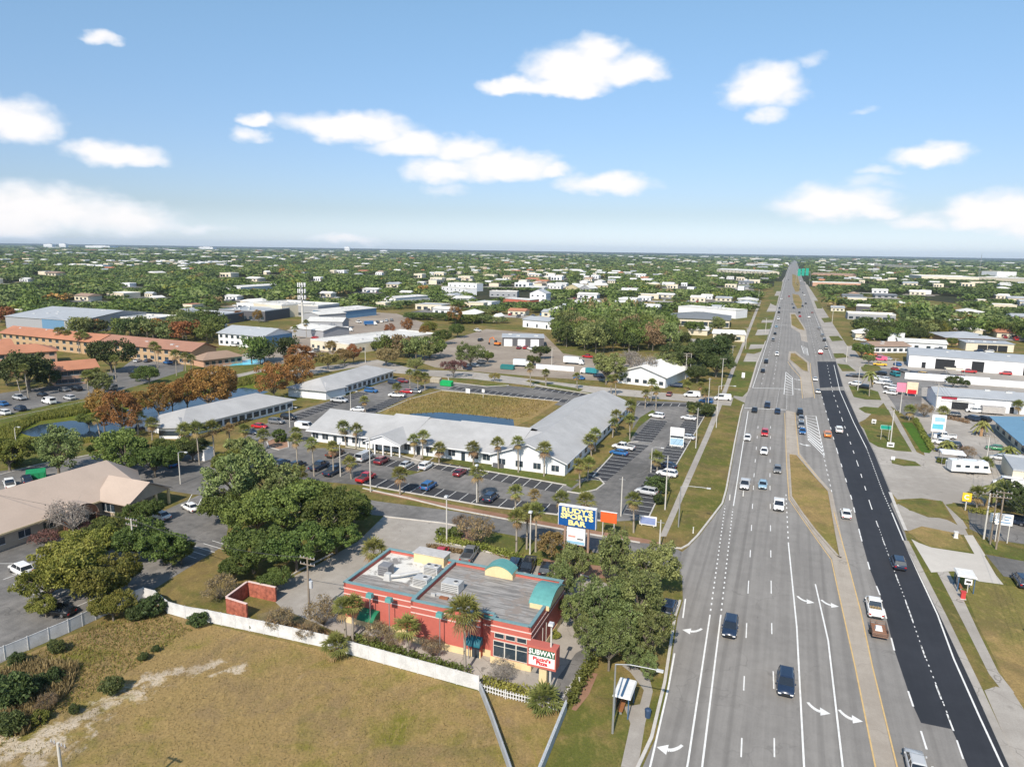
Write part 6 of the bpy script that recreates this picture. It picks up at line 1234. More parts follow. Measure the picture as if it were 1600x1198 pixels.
WP = paint('white', (.78, .78, .77))
trailer(1514, 729, 'long white travel trailer parked by the forecourt palm', 8.5, 2.6, 3.1, WP, R(-78))
trailer(1551, 641, 'grey cargo trailer behind the white SUV', 6.5, 2.4, 2.6, mat('trailer_grey', (.38, .36, .34), .5), R(-85), 'cargo_trailer', 'trailer', .5, False)
trailer(893, 563, 'white box truck in the work yard', 7, 2.5, 3.4, WP, R(-88), 'box_truck', 'truck', .9, False, WP); trailer(812, 567, 'white box truck by the teal dumpster', 5.5, 2.4, 3.2, WP, R(-80), 'box_truck', 'truck', .9, False, WP)
trailer(925, 580, 'teal and white delivery truck before the hall', 5, 2.4, 2.6, mat('paint_teal', CC['teal'], .3), R(80), 'box_truck', 'truck', .8, False, WP)
trailer(490, 513, 'white box truck beside the cell tower', 6, 2.5, 3.2, WP, R(30), 'box_truck', 'truck', .9, False, WP); trailer(537, 514, 'white truck in front of the long cream block', 6, 2.5, 3.0, WP, R(-60), 'box_truck', 'truck', .9, False, WP)
trailer(576, 505, 'blue and white truck at the blue shed', 6, 2.5, 3.0, mat('paint_blue', CC['blue'], .3), R(-40), 'box_truck', 'truck', .9, False, WP)
p = U(1373, 984, .6); t = thing('utility_trailer', 'brown slatted utility trailer pulled by the white pickup', 'trailer', (p.x, p.y, .05), RZ)
s = MB(); m_ = mat('rusty_brown', (.22, .13, .09), .8, .3, 3); s.box(-.95, .95, -2.0, 1.6, .55, .65, m_); obj('bed', s, t)
s = MB()
for z in (.85, 1.1): 
    for (a, c, d_, e) in ((-.98, -.93, -2, 1.6), (.93, .98, -2, 1.6), (-.93, .93, -2.03, -1.98), (-.93, .93, 1.56, 1.6)): s.box(a, c, d_, e, z, z+.08, m_)
for yy in (-1.6, -1.0, -.4, .2, .8, 1.3): s.box(-.9, .9, yy, yy+.1, .651, .70, mat('rust', (.25, .1, .05), .9))
obj('rail', s, t); obj('drawbar', MB().tube((0, 1.6, .5), (0, 2.9, .5), .06, .05, m_, 6), t); obj('load', MB().box(-.5, .4, -.6, .3, .7, 1.15, MATS['sign_white'], .1), t)
for sx in (-1, 1): obj('wheel', CARS['van']['wheel'], t, (sx*1.05, -.3, .4))
# ================================================================== VEHICLES
RD = 'vehicles on the highway'
for a in [(1141, 979, 'suv', 'navy', 'T', 'alone in the left through lane below the oak'), (1228, 1066, 'suv', 'navy', 'T', 'nearest the camera beside the solid white line'), (1164, 756, 'pickup', 'silver', 'T', 'with an open bed in the kerb lane'), (1192, 756, 'sedan', 'lightblue', 'T', 'beside the silver pickup'),
  (1217, 788, 'pickup', 'white', 'T', 'next to the grass median tip'), (1215, 732, 'sedan', 'grey', 'T', 'ahead of the white pickup by the median'), (1194, 704, 'sedan', 'white', 'T', 'behind the red car in the middle lane'), (1168, 683, 'sedan', 'white', 'T', 'in the kerb lane opposite the concrete median'),
  (1195, 676, 'suv', 'red', 'T', 'in the middle lane past the crossing'), (1179, 640, 'sedan', 'black', 'T', 'at the left of three crossing the junction'), (1199, 633, 'suv', 'navy', 'T', 'in the middle of three crossing the junction'), (1215, 642, 'sedan', 'navy', 'T', 'at the right of three crossing the junction'),
  (1197, 565, 'suv', 'black', 'T', 'before the junction, the upper of two dark ones'), (1192, 579, 'sedan', 'black', 'T', 'before the junction, the lower of two dark ones'), (1214, 553, 'suv', 'white', 'T', 'upstream of the dark pair'), (1208, 531, 'suv', 'grey', 'T', 'far up the left lanes beside the second verge lawn'),
  (1211, 521, 'sedan', 'black', 'T', 'just upstream of the grey one'), (1213, 510, 'sedan', 'lightblue', 'T', 'beside the far green verge'), (1216, 498, 'suv', 'white', 'T', 'below the far traffic crossing'), (1217, 488, 'suv', 'black', 'T', 'on the far crossing'), (1218, 481, 'sedan', 'black', 'T', 'waiting at the far crossing kerb lane'),
  (1221, 467, 'suv', 'white', 'T', 'beyond the far crossing in the kerb lane'), (1233, 463, 'suv', 'red', 'T', 'beyond the far crossing in the inner lane'), (1240, 481, 'suv', 'navy', 'T', 'in the far turn lane'), (1238, 475, 'sedan', 'grey', 'T', 'behind the one in the far turn lane'), (1232, 437, 'sedan', 'navy', 'T', 'near the vanishing end of the highway'),
  (1432, 1192, 'sedan', 'silver', 'A', 'cut by the bottom edge of the view'), (1404, 878, 'suv', 'navy', 'A', 'on the fresh black asphalt'), (1322, 801, 'sedan', 'white', 'A', 'in the inner lane beside the grass median'), (1311, 671, 'suv', 'white', 'A', 'with an orange stripe on the fresh asphalt'),
  (1293, 678, 'suv', 'orange', 'A', 'in the inner lane next to the hatched island'), (1274, 592, 'sedan', 'silver', 'A', 'left of the start of fresh asphalt'), (1278, 611, 'sedan', 'grey', 'A', 'at the grey crossing strip'), (1282, 551, 'pickup', 'red', 'A', 'upstream of the fresh asphalt'), (1291, 543, 'sedan', 'black', 'A', 'right of the red pickup'),
  (1288, 531, 'suv', 'black', 'A', 'middle of the line in the right lane'), (1285, 524, 'suv', 'grey', 'A', 'top of the line in the right lane'), (1280, 513, 'sedan', 'navy', 'A', 'below the far stop line'), (1264, 495, 'sedan', 'white', 'A', 'in the dotted lanes near the far crossing'), (1250, 494, 'suv', 'red', 'A', 'left of the white one near the far crossing'),
  (1249, 488, 'suv', 'black', 'A', 'turning at the far crossing'), (1269, 488, 'sedan', 'maroon', 'A', 'crossing the far junction'), (1254, 478, 'suv', 'navy', 'A', 'just past the far junction'), (1259, 474, 'suv', 'black', 'A', 'past the far junction in the kerb lane'), (1257, 461, 'sedan', 'white', 'A', 'beside the far grass median'),
  (1254, 457, 'sedan', 'black', 'A', 'ahead of the white one by the far grass median'), (1250, 452, 'suv', 'grey', 'A', 'at the top of the far grass median'), (1251, 439, 'suv', 'white', 'A', 'below the turquoise signs'), (1246, 445, 'sedan', 'black', 'A', 'left below the turquoise signs'),
  (1250, 644, 'suv', 'black', 'T', 'first in the median turn queue'), (1252, 653, 'sedan', 'grey', 'T', 'second in the median turn queue'), (1252, 664, 'suv', 'grey', 'T', 'third in the median turn queue'), (1254, 673, 'sedan', 'blue', 'T', 'last in the median turn queue')]: car(*a, group=RD)
t = car(1366, 948, 'pickup', 'white', 'A', 'with a load of tools towing the slatted trailer', RD)
s = MB(); [s.box(-.7+i*.2, -.62+i*.2, -2.6, -1.0, 1.14, 1.25+.03*(i % 3), mat('tool_wood', (.55, .38, .16), .7)) for i in range(7)]; s.box(-1.0, 1.0, -2.8, -2.6, 1.2, 1.6, MATS['sign_white']); obj('load', s, t)
PK = 'cars in the office car park'
for a in [(570, 714, 'van', 'silver', 'A', 'by the portico end of the front row'), (597, 719, 'suv', 'maroon', 'A', 'in the front row right of the silver van'), (635, 725, 'sedan', 'silver', 'A', 'in the front row between the maroon and the white one'), (666, 727, 'suv', 'white', 'A', 'beside the small grass island'), (719, 737, 'sedan', 'maroon', 'A', 'right of the small grass island'),
  (572, 746, 'pickup', 'red', 'A', 'in the outer row by the forked pole'), (670, 758, 'suv', 'blue', 'A', 'alone in the outer row'), (767, 776, 'suv', 'navy', 'A', 'in the outer row by the light pole'), (499, 728, 'pickup', 'navy', 'A', 'in the shade left of the pale pole'), (521, 736, 'pickup', 'navy', 'A', 'touching the pale pole, right of its twin'),
  (524, 708, 'pickup', 'brown', 'A', 'below the white gable in the front row'), (440, 722, 'sedan', 'navy', 'A', 'half hidden behind the hedge, left'), (465, 726, 'suv', 'black', 'A', 'half hidden behind the hedge, right'), (477, 667, 'van', 'white', -85, 'at the left corner of the white office'), (451, 651, 'suv', 'black', -85, 'below the end of the hip-roofed office'),
  (432, 658, 'suv', 'grey', -85, 'between the red and the black one by the office lawn'), (406, 665, 'sedan', 'red', -85, 'in the row before the hip-roofed office'), (392, 674, 'sedan', 'navy', -85, 'at the lower end of the row before the office'), (530, 625, 'pickup', 'silver', -85, 'at the path crossing between the long offices'), (580, 610, 'suv', 'blue', -85, 'below the farther long office'),
  (559, 639, 'sedan', 'white', 100, 'just above the left end of the white office roof'), (620, 617, 'pickup', 'white', 100, 'beside the basin bank'), (635, 611, 'sedan', 'red', 100, 'near the three palms by the dumpster'), (648, 611, 'sedan', 'grey', 100, 'under the three palms by the dumpster'), (616, 597, 'suv', 'navy', -85, 'at the far end of the farther office row'), (629, 595, 'suv', 'maroon', -85, 'last of the farther office row'),
  (967, 706, 'sedan', 'blue', 80, 'in the right car park beside the white pickup'), (974, 698, 'pickup', 'white', 80, 'in the right car park behind the blue sedan'), (1026, 649, 'suv', 'white', 80, 'alone at the top of the right car park'), (1010, 767, 'suv', 'silver', 80, 'in the outer bays of the right car park'), (1042, 739, 'suv', 'white', 80, 'behind the palm in the outer bays'),
  (1042, 726, 'sedan', 'navy', 80, 'in the outer bays by the concrete pole'), (1076, 652, 'sedan', 'white', 80, 'in the top outer bays'), (1073, 682, 'sedan', 'silver', 80, 'right of the tenant sign'), (1046, 615, 'sedan', 'maroon', 'A', 'on the street behind the right car park')]: car(*a, group=PK)
for a in [(690, 862, 'sedan', 'red', 8, 'behind the cream roof box of the restaurant'), (734, 865, 'pickup', 'grey', 8, 'behind the restaurant beside the red one'), (805, 881, 'suv', 'navy', 8, 'half hidden by the teal arch'), (825, 884, 'pickup', 'black', 188, 'facing the restaurant'), (854, 888, 'suv', 'black', 8, 'with a boxy roof next to the black pickup'), (880, 894, 'sedan', 'navy', 8, 'at the right end of the restaurant row'),
  (900, 856, 'sedan', 'navy', -80, 'on the side street behind the sports bar sign'), (1046, 948, 'suv', 'navy', 'A', 'under the right edge of the oaks by the kerb')]: car(*a, group='cars behind the restaurant')
for a in [(32, 888, 'suv', 'white', 78, 'alone in the left car park'), (297, 791, 'sedan', 'white', 70, 'by the small island at the brown building'), (250, 804, 'sedan', 'white', 80, 'before the brown gable, half hidden by leaves'), (15, 756, 'pickup', 'white', 60, 'at the left edge behind the brown roof'), (20, 717, 'suv', 'grey', 60, 'under the left-edge tree'), (42, 749, 'suv', 'navy', 60, 'next to the green dumpster'), (265, 724, 'sedan', 'blue', 70, 'in the tree shade behind the brown roof'), (90, 952, 'sedan', 'black', 100, 'under the big left tree'),
  (76, 627, 'van', 'white', 80, 'with many windows in the apartment car park'), (108, 621, 'suv', 'silver', 80, 'right of the white van'), (30, 621, 'pickup', 'silver', 80, 'left of the white van'), (31, 638, 'suv', 'navy', 80, 'in the near row at the left edge'), (6, 644, 'suv', 'white', 80, 'first of the near row at the left edge'), (4, 630, 'sedan', 'blue', 80, 'at the left edge behind the near row'),
  (66, 616, 'sedan', 'black', 80, 'in the shade behind the white van'), (120, 607, 'suv', 'black', 80, 'in the shade of the apartment trees'), (100, 608, 'sedan', 'grey', 80, 'in the shade before the small orange roof'), (172, 606, 'van', 'grey', 85, 'behind the rust-coloured cypresses'), (215, 563, 'sedan', 'silver', 20, 'before the brown-red roofed block, left'), (231, 563, 'sedan', 'navy', 20, 'before the brown-red roofed block, middle'),
  (262, 566, 'suv', 'blue', 80, 'before the brown-red roofed block, right'), (227, 575, 'suv', 'silver', 80, 'by the spreading light tree'), (208, 582, 'sedan', 'black', 80, 'in the deep shade of the round oak'), (240, 580, 'sedan', 'black', 80, 'right of the spreading light tree')]: car(*a, group='cars at the left car parks')
for a in [(1129, 622, 'van', 'white', 100, 'leaving the north street onto the verge'), (1081, 617, 'van', 'white', 100, 'behind the poles on the north street'), (1103, 626, 'suv', 'blue', 80, 'between the two white vans'), (1057, 602, 'suv', 'navy', 90, 'in front of the dark oaks'), (919, 557, 'pickup', 'red', 80, 'in the work yard beside the box truck'), (936, 587, 'suv', 'navy', 80, 'under the grey oak by the hall'), (905, 590, 'sedan', 'blue', 80, 'left of the dark blue one by the hall'),
  (821, 543, 'suv', 'red', 5, 'at the white shutters'), (811, 543, 'suv', 'maroon', 5, 'left of the one at the white shutters'), (831, 545, 'pickup', 'white', 60, 'right of the white shutters'), (751, 531, 'suv', 'black', 0, 'on the brown yard'), (746, 516, 'pickup', 'white', 60, 'at the top of the brown yard'), (1100, 560, 'suv', 'black', 40, 'beside the dark-roofed plaza trees'),
  (742, 570, 'sedan', 'silver', 60, 'in the row behind the pink tree'), (751, 565, 'suv', 'grey', 60, 'second in the row behind the pink tree'), (730, 575, 'suv', 'navy', 60, 'near the pink tree'), (678, 548, 'suv', 'grey', 60, 'on the track at the yard entrance'), (500, 522, 'pickup', 'red', 60, 'in the truck yard'), (492, 527, 'sedan', 'red', 80, 'at the corner of the cream block'),
  (484, 549, 'suv', 'white', 60, 'below the cream block, left'), (494, 547, 'suv', 'grey', 60, 'below the cream block, right'), (590, 503, 'suv', 'navy', 20, 'first of the blue shed row'), (597, 502, 'sedan', 'white', 20, 'second of the blue shed row'), (604, 501, 'suv', 'silver', 20, 'third of the blue shed row'), (612, 500, 'suv', 'grey', 20, 'fourth of the blue shed row'), (560, 503, 'pickup', 'white', 60, 'behind the cream block'),
  (365, 539, 'suv', 'white', 80, 'before the two-storey blue-gabled building'), (390, 540, 'suv', 'white', 60, 'right before the two-storey blue-gabled building')]: car(*a, group='cars in the yards and on the north street')
RT = 'cars on the right-hand lots'
for a in [(1376, 583, 'suv', 'black', 60, 'at the dealer row top'), (1370, 590, 'sedan', 'white', 60, 'at the dealer row, first white one'), (1380, 592, 'suv', 'white', 60, 'at the dealer row, second white one'), (1374, 597, 'sedan', 'white', 60, 'at the dealer row front left'), (1384, 598, 'suv', 'silver', 60, 'at the dealer row front middle'), (1392, 605, 'suv', 'white', 60, 'at the dealer row front right'), (1399, 611, 'sedan', 'silver', 60, 'behind the pink sign'), (1391, 613, 'suv', 'white', 60, 'left of the pink sign'),
  (1336, 599, 'suv', 'white', 60, 'on the palm lawn edge'), (1349, 604, 'suv', 'black', 60, 'right of the one on the palm lawn edge'), (1331, 586, 'sedan', 'navy', 85, 'on the drive above the palm lawn'), (1341, 587, 'suv', 'black', 85, 'second on the drive above the palm lawn'), (1398, 585, 'van', 'teal', 20, 'in the dealer back row'), (1398, 576, 'sedan', 'red', 20, 'behind the teal van'), (1411, 579, 'suv', 'grey', 20, 'in the dealer back row next to the teal van'), (1425, 583, 'suv', 'navy', 60, 'third in the dealer back row'),
  (1439, 584, 'suv', 'yellow', 60, 'in the dealer back row'), (1451, 586, 'sedan', 'navy', 60, 'right of the yellow SUV'), (1461, 588, 'sedan', 'red', 60, 'right of the yellow SUV, second along'), (1473, 587, 'suv', 'black', 60, 'left of the cream carport'), (1498, 589, 'suv', 'maroon', 60, 'right of the cream carport'), (1402, 569, 'suv', 'blue', 20, 'left of the long white warehouse'), (1375, 569, 'pickup', 'yellow', 85, 'bright beside the pink trailer'), (1376, 561, 'van', 'pink', 85, 'bright above the yellow pickup'),
  (1514, 580, 'pickup', 'red', 85, 'long and low before the white warehouse'), (1571, 583, 'suv', 'red', 85, 'before the right end of the white warehouse'), (1358, 552, 'suv', 'orange', 85, 'first of the orange pair by the brown-roofed building'), (1366, 554, 'suv', 'orange', 85, 'second of the orange pair by the brown-roofed building'), (1374, 555, 'sedan', 'maroon', 85, 'right of the orange pair'), (1386, 560, 'sedan', 'silver', 60, 'below the orange pair'),
  (1522, 641, 'suv', 'white', 85, 'before the red-sign workshop'), (1519, 653, 'suv', 'navy', 30, 'on the right forecourt, left of two'), (1537, 654, 'suv', 'black', 30, 'on the right forecourt, right of two'), (1488, 648, 'suv', 'black', 85, 'under the roadside hedge by the workshop'), (1556, 699, 'sedan', 'green', 85, 'alone on the big right forecourt'), (1562, 714, 'sedan', 'silver', 85, 'at the small cream office'), (1580, 710, 'sedan', 'silver', 85, 'behind the palm at the small cream office'),
  (1476, 681, 'pickup', 'white', 85, 'behind the tall aqua sign'), (1459, 681, 'sedan', 'silver', 85, 'hidden behind the tall aqua sign'), (1470, 690, 'suv', 'white', 85, 'second behind the tall aqua sign'), (1487, 695, 'suv', 'black', 85, 'above the white canopy'), (1476, 702, 'sedan', 'navy', 85, 'left above the white canopy'), (1575, 755, 'van', 'white', 85, 'among the palms at the right edge'), (1597, 906, 'suv', 'navy', 'A', 'cut by the right edge'), (1583, 812, 'suv', 'navy', 70, 'in the shade behind the white sign boards'),
  (1487, 556, 'suv', 'black', 60, 'in the lot behind the white warehouse, first'), (1496, 556, 'suv', 'grey', 60, 'in the lot behind the white warehouse, second'), (1463, 546, 'suv', 'black', 60, 'behind the brown-roofed row, first'), (1472, 547, 'suv', 'silver', 60, 'behind the brown-roofed row, second'), (1530, 548, 'suv', 'navy', 60, 'before the garage bays, left'), (1545, 549, 'suv', 'white', 60, 'before the garage bays, right')]: car(*a, group=RT)
for i, (x, y) in enumerate([(1343, 524), (1349, 526), (1355, 524), (1340, 530), (1347, 531), (1354, 530), (1362, 528), (1368, 520), (1376, 522)]): car(x, y, 'suv' if i % 2 else 'sedan', ['white', 'white', 'silver', 'white', 'white', 'orange', 'white', 'red', 'white'][i], 60, 'in the used-car rows beside the far right lanes', 'used cars by the far right lanes')
for (x, y, lab) in [(777, 540, 'orange digger in the work yard left of the white shutters')]:
    p = U(x, y); t = thing('excavator', lab, 'excavator', (p.x, p.y, .05), 1.0); om = mat('machine_orange', (.65, .18, .03), .5)
    obj('track', MB().box(-1.2, -.7, -1.6, 1.6, 0, .8, M_TYRE, .1), t); obj('track', MB().box(.7, 1.2, -1.6, 1.6, 0, .8, M_TYRE, .1), t); obj('body', MB().box(-1.2, 1.2, -1.7, 1.2, .85, 1.8, om, .1), t); obj('cab', MB().box(-1.1, -.1, 0, 1.3, 1.8, 3.0, M_GLASS, .1), t); obj('boom', MB().path([(.3, 1, 1.6), (.3, 3, 4.2), (.3, 5, 3.4), (.3, 5.4, 1.2)], .28, .16, om, 6), t); obj('bucket', MB().box(-.1, .7, 5.1, 5.9, .3, 1.2, M_TYRE, .1), t)
# ================================================================== PLANTS NEAR THE CAMERA
# big oaks between the two car parks
OG = 'oaks between the left car park and the restaurant'
for (k, x, y, r, lab, lf) in [('oak_tree', 440, 792, 56, 'big live oak in the middle of the large oak group', None), ('oak_tree', 508, 800, 52, 'big live oak at the right of the large oak group', None), ('oak_tree', 552, 790, 38, 'live oak at the right tip of the group, over the concrete drive', 'green'), ('oak_tree', 395, 855, 47, 'live oak above the bin yard', None), ('oak_tree', 462, 852, 47, 'live oak overhanging the drive left of the restaurant', None), ('oak_tree', 365, 885, 29, 'low live oak at the foot of the group by the grass', 'green'),
  ('olive_oak_tree', 372, 744, 52, 'grey-green oak behind the big group, left', None), ('olive_oak_tree', 422, 750, 40, 'grey-green oak behind the big group, right', None), ('oak_tree', 345, 790, 32, 'oak at the left edge of the big group by the car park', None), ('oak_tree', 350, 722, 27, 'small oak by the booth roof', 'ygreen'), ('olive_oak_tree', 455, 742, 20, 'bushy oak below the row of palms', 'ygreen'), ('oak_tree', 525, 838, 32, 'small oak limb mass over the concrete', None), ('oak_tree', 475, 768, 38, 'oak at the back of the large group below the palms', None), ('oak_tree', 400, 800, 45, 'oak at the left back of the large group', None), ('oak_tree', 430, 905, 23, 'low oak at the edge of the concrete above the bin yard', None), ('oak_tree', 385, 700, 29, 'rounded oak at the top of the group by the entry street', 'olive')]: tree(k, x, y, r, lab, OG, lf)
OG = 'oaks beside the highway'
for (x, y, r, lab) in [(880, 905, 24, 'oak over the right end of the restaurant car row'), (970, 965, 40, 'oak in the lower middle of the roadside group'), (925, 985, 26, 'oak by the drive lane'), (900, 880, 27, 'thin oak at the left top of the roadside oaks'), (955, 866, 38, 'oak at the top of the roadside group near the orange sign'), (1022, 888, 38, 'oak at the top right of the roadside group over the kerb'), (1000, 935, 48, 'large oak in the middle of the roadside group'), (938, 948, 44, 'oak on the left of the roadside group by the restaurant end'), (1015, 985, 36, 'oak at the right of the roadside group, shading the kerb'), (953, 1000, 36, 'oak at the lower left of the roadside group'), (898, 950, 22, 'sparse oak touching the barrel roof'), (1012, 1040, 17, 'lowest oak beside the bus shelter'), (985, 1018, 22, 'oak above the bus shelter')]: tree('olive_oak_tree', x, y, r, lab, OG, None, 1.3)
OG = 'trees at the left car park'
for (k, x, y, r, lab, lf) in [('oak_tree', 75, 905, 41, 'yellow-green oak reaching over the left car park bays', 'ygreen'), ('oak_tree', 140, 850, 38, 'yellow-green oak at the back of the broad one', 'ygreen'), ('oak_tree', 118, 880, 56, 'broad yellow-green oak over the left car park', 'ygreen'), ('oak_tree', 172, 905, 47, 'yellow-green oak in front of the broad one', 'ygreen'), ('oak_tree', 70, 945, 23, 'low leafy limb tree at the fence by the car park', 'ygreen'), ('oak_tree', 175, 945, 29, 'oak leaning over the white fence', 'ygreen'), ('oak_tree', 210, 840, 41, 'dark oak right of the dead tree', None), ('oak_tree', 255, 850, 38, 'dark oak beside the pale utility pole', None), ('oak_tree', 282, 862, 23, 'small dark oak near the shaded bays', None), ('oak_tree', 165, 828, 29, 'oak before the porch of the brown building', None), ('oak_tree', 222, 798, 27, 'small oak touching the brown gable', None), ('bare_tree', 112, 808, 34, 'pale leafless tree in front of the brown building', None), ('bare_tree', 185, 882, 14, 'small grey bare crown between the two yellow-green oaks', None), ('bare_tree', 130, 905, 12, 'pale dead crown among the yellow-green leaves', None),
  ('red_shrub', 70, 840, 20, 'reddish bare shrub by the brown building wall', None), ('red_shrub', 135, 825, 14, 'reddish bushy shrub under the dead tree', None),
  ('olive_oak_tree', 88, 702, 40, 'spreading grey-green tree standing behind the brown ridge', None), ('oak_tree', 195, 698, 43, 'dense oak behind the brown building ridge', None), ('oak_tree', 240, 716, 34, 'oak with forked trunk right of the brown ridge', None), ('oak_tree', 12, 706, 34, 'yellow-green tree at the left edge above the entry street', 'ygreen'), ('oak_tree', 300, 700, 23, 'dark oak between the palms before the hip-roofed office', 'dark'), ('oak_tree', 138, 655, 15, 'grey-green tree at the pond edge', None), ('oak_tree', 268, 700, 25, 'oak left of the palms before the hip-roofed office', None),
  ('dark_tree', 172, 553, 31, 'round dark oak in front of the small orange-roofed block', None), ('dark_tree', 42, 576, 38, 'dark oak mass beside the small orange-roofed block', None), ('dark_tree', 8, 580, 24, 'dark oak at the far left edge', None), ('dark_tree', 75, 590, 18, 'dark oak over the apartment car park', None), ('olive_oak_tree', 150, 597, 20, 'pale grey-green tree in the apartment car park', None), ('green_tree', 232, 584, 17, 'bright spreading tree on the lawn by the apartments', None), ('green_tree', 213, 588, 9, 'small round bright tree left of the spreading one', None)]: tree(k, x, y, r, lab, OG, lf)
OG = 'rust-coloured cypresses along the ponds'
for (k, x, y, r, lab) in [('rust_tree', 160, 636, 26, 'rusty cypress leftmost over the dark pond'), ('rust_tree', 190, 640, 29, 'tall rusty cypress in the left clump'), ('rust_tree', 212, 628, 17, 'small rusty cypress at the right of the left clump'), ('rust_tree', 246, 622, 24, 'rusty cypress in the middle of the pond bank'), ('rust_tree', 268, 617, 19, 'slim rusty cypress right of the middle one'), ('rust_tree', 291, 610, 24, 'rusty cypress before the broad pair'), ('rust_tree', 325, 603, 29, 'broad rusty cypress above the hip roof, left of pair'), ('rust_tree', 350, 598, 27, 'broad rusty cypress above the hip roof, right of pair'), ('rust_tree', 427, 592, 24, 'round rusty cypress between the two long offices'),
  ('rust_tree', 462, 578, 24, 'tall rusty cypress left of the farther long office'), ('rust_tree', 470, 558, 20, 'rusty cypress by the parked white cars'), ('rust_tree', 662, 518, 9, 'red-brown cypress at the wood edge'), ('rust_tree', 712, 490, 11, 'red-brown cypress in the middle distance trees'), ('rust_tree', 637, 507, 10, 'orange cypress over the cream block, right'), ('rust_tree', 607, 515, 9, 'orange cypress over the cream block, left'), ('rust_tree', 371, 492, 7, 'dark red cypress before the dark stores, left'), ('rust_tree', 404, 492, 8, 'dark red cypress before the dark stores, right')]: tree(k, x, y, r, lab, OG)
for (k, x, y, r, lab, lf) in [('golden_tree', 512, 562, 17, 'golden tree behind the farther long office', None), ('golden_tree', 538, 556, 16, 'second golden tree behind the farther long office', None), ('golden_tree', 520, 540, 11, 'golden tree by the cream block corner', None), ('rust_tree', 552, 550, 12, 'orange tree right of the golden pair', None), ('dark_tree', 603, 556, 17, 'dark red-brown round tree by the street', 'brown'), ('pink_tree', 709, 573, 18, 'purple-pink tree in the verge island', None), ('olive_oak_tree', 650, 568, 12, 'thin tree beside the street', None), ('oak_tree', 672, 548, 14, 'oak at the yard entrance', None), ('olive_oak_tree', 735, 552, 20, 'grey-green tree behind the pink one', None), ('oak_tree', 762, 556, 12, 'oak over the parked cars behind the pink tree', None), ('oak_tree', 640, 545, 14, 'oak right of the cream block', None), ('green_tree', 618, 540, 12, 'green tree before the cream block side', None), ('oak_tree', 590, 540, 11, 'oak before the cream block side', None), ('golden_tree', 655, 588, 9, 'thin yellowish tree at the car park corner', None), ('golden_tree', 773, 588, 8, 'small yellow tree in the verge island', None),
  ('green_tree', 668, 512, 13, 'bright green tree left of the red-brown cypress', 'ygreen'), ('green_tree', 690, 525, 14, 'green tree in the hedge row of the brown yard', None), ('green_tree', 715, 515, 13, 'tree at the upper hedge row of the brown yard', None), ('oak_tree', 845, 548, 14, 'dark tree beside the garage building', 'dark'), ('oak_tree', 833, 562, 10, 'bushy tree before the white box truck', 'green'), ('olive_oak_tree', 948, 572, 26, 'grey-green oak left of the big white roof', None), ('bare_tree', 1003, 574, 25, 'grey bare-limbed tree before the big white roof', None), ('bare_tree', 1030, 570, 17, 'second bare-limbed tree before the big white roof', None), ('olive_oak_tree', 1042, 566, 20, 'oak right of the bare-limbed trees', None), ('olive_oak_tree', 975, 583, 13, 'low oak under the bare-limbed trees', None), ('oak_tree', 1022, 583, 12, 'bushy oak at the hall front', None), ('bare_tree', 985, 560, 18, 'bare-limbed tree touching the white roof left side', None),
  ('oak_tree', 1070, 557, 34, 'large dark oak beside the pavement north corner', 'dark'), ('oak_tree', 1105, 545, 32, 'large dark oak right of the first', 'dark'), ('oak_tree', 1120, 568, 24, 'dark oak touching the roadside poles', 'dark'), ('oak_tree', 1135, 530, 15, 'oak next to the verge lawn', 'dark'), ('oak_tree', 1090, 582, 18, 'low dark oak over the parked cars', 'dark'), ('olive_oak_tree', 1125, 507, 15, 'olive oak behind the dark oaks', None), ('oak_tree', 1085, 510, 14, 'oak at the plaza corner', None), ('oak_tree', 1062, 530, 16, 'oak left behind the large dark ones', 'dark'),
  ('oak_tree', 1590, 775, 29, 'dark tree at the right edge behind the utility poles', 'dark'), ('oak_tree', 1625, 800, 34, 'dark tree cut by the right edge', 'dark'), ('dry_tree', 1445, 640, 13, 'dry brown tree before the red-sign workshop', None), ('dry_tree', 1510, 705, 12, 'dry brown shrubby tree behind the caravan', None), ('olive_oak_tree', 1358, 560, 8, 'small tree in the used-car frontage', None), ('oak_tree', 1347, 545, 15, 'tree by the brown-roofed building drive', None), ('oak_tree', 1372, 525, 14, 'green tree among the used cars', 'green'), ('oak_tree', 1395, 520, 14, 'tree behind the used-car rows', None), ('green_tree', 1488, 534, 9, 'round tree before the wide grey hip roof', None), ('oak_tree', 1528, 528, 10, 'dark tree before the wide grey hip roof', 'dark'), ('yellow_green_tree', 1465, 512, 16, 'yellow-green tree above the sheds', None), ('oak_tree', 1437, 522, 15, 'dark green tree beside the blue-green building', 'dark'), ('green_tree', 1490, 595, 11, 'dark clump beside the white wall', 'dark'), ('green_tree', 1510, 599, 7, 'small round tree at the white wall', 'dark')]: tree(k, x, y, r, lab, 'trees around the yards', lf)
SG = 'dry shrubs behind the white fence'
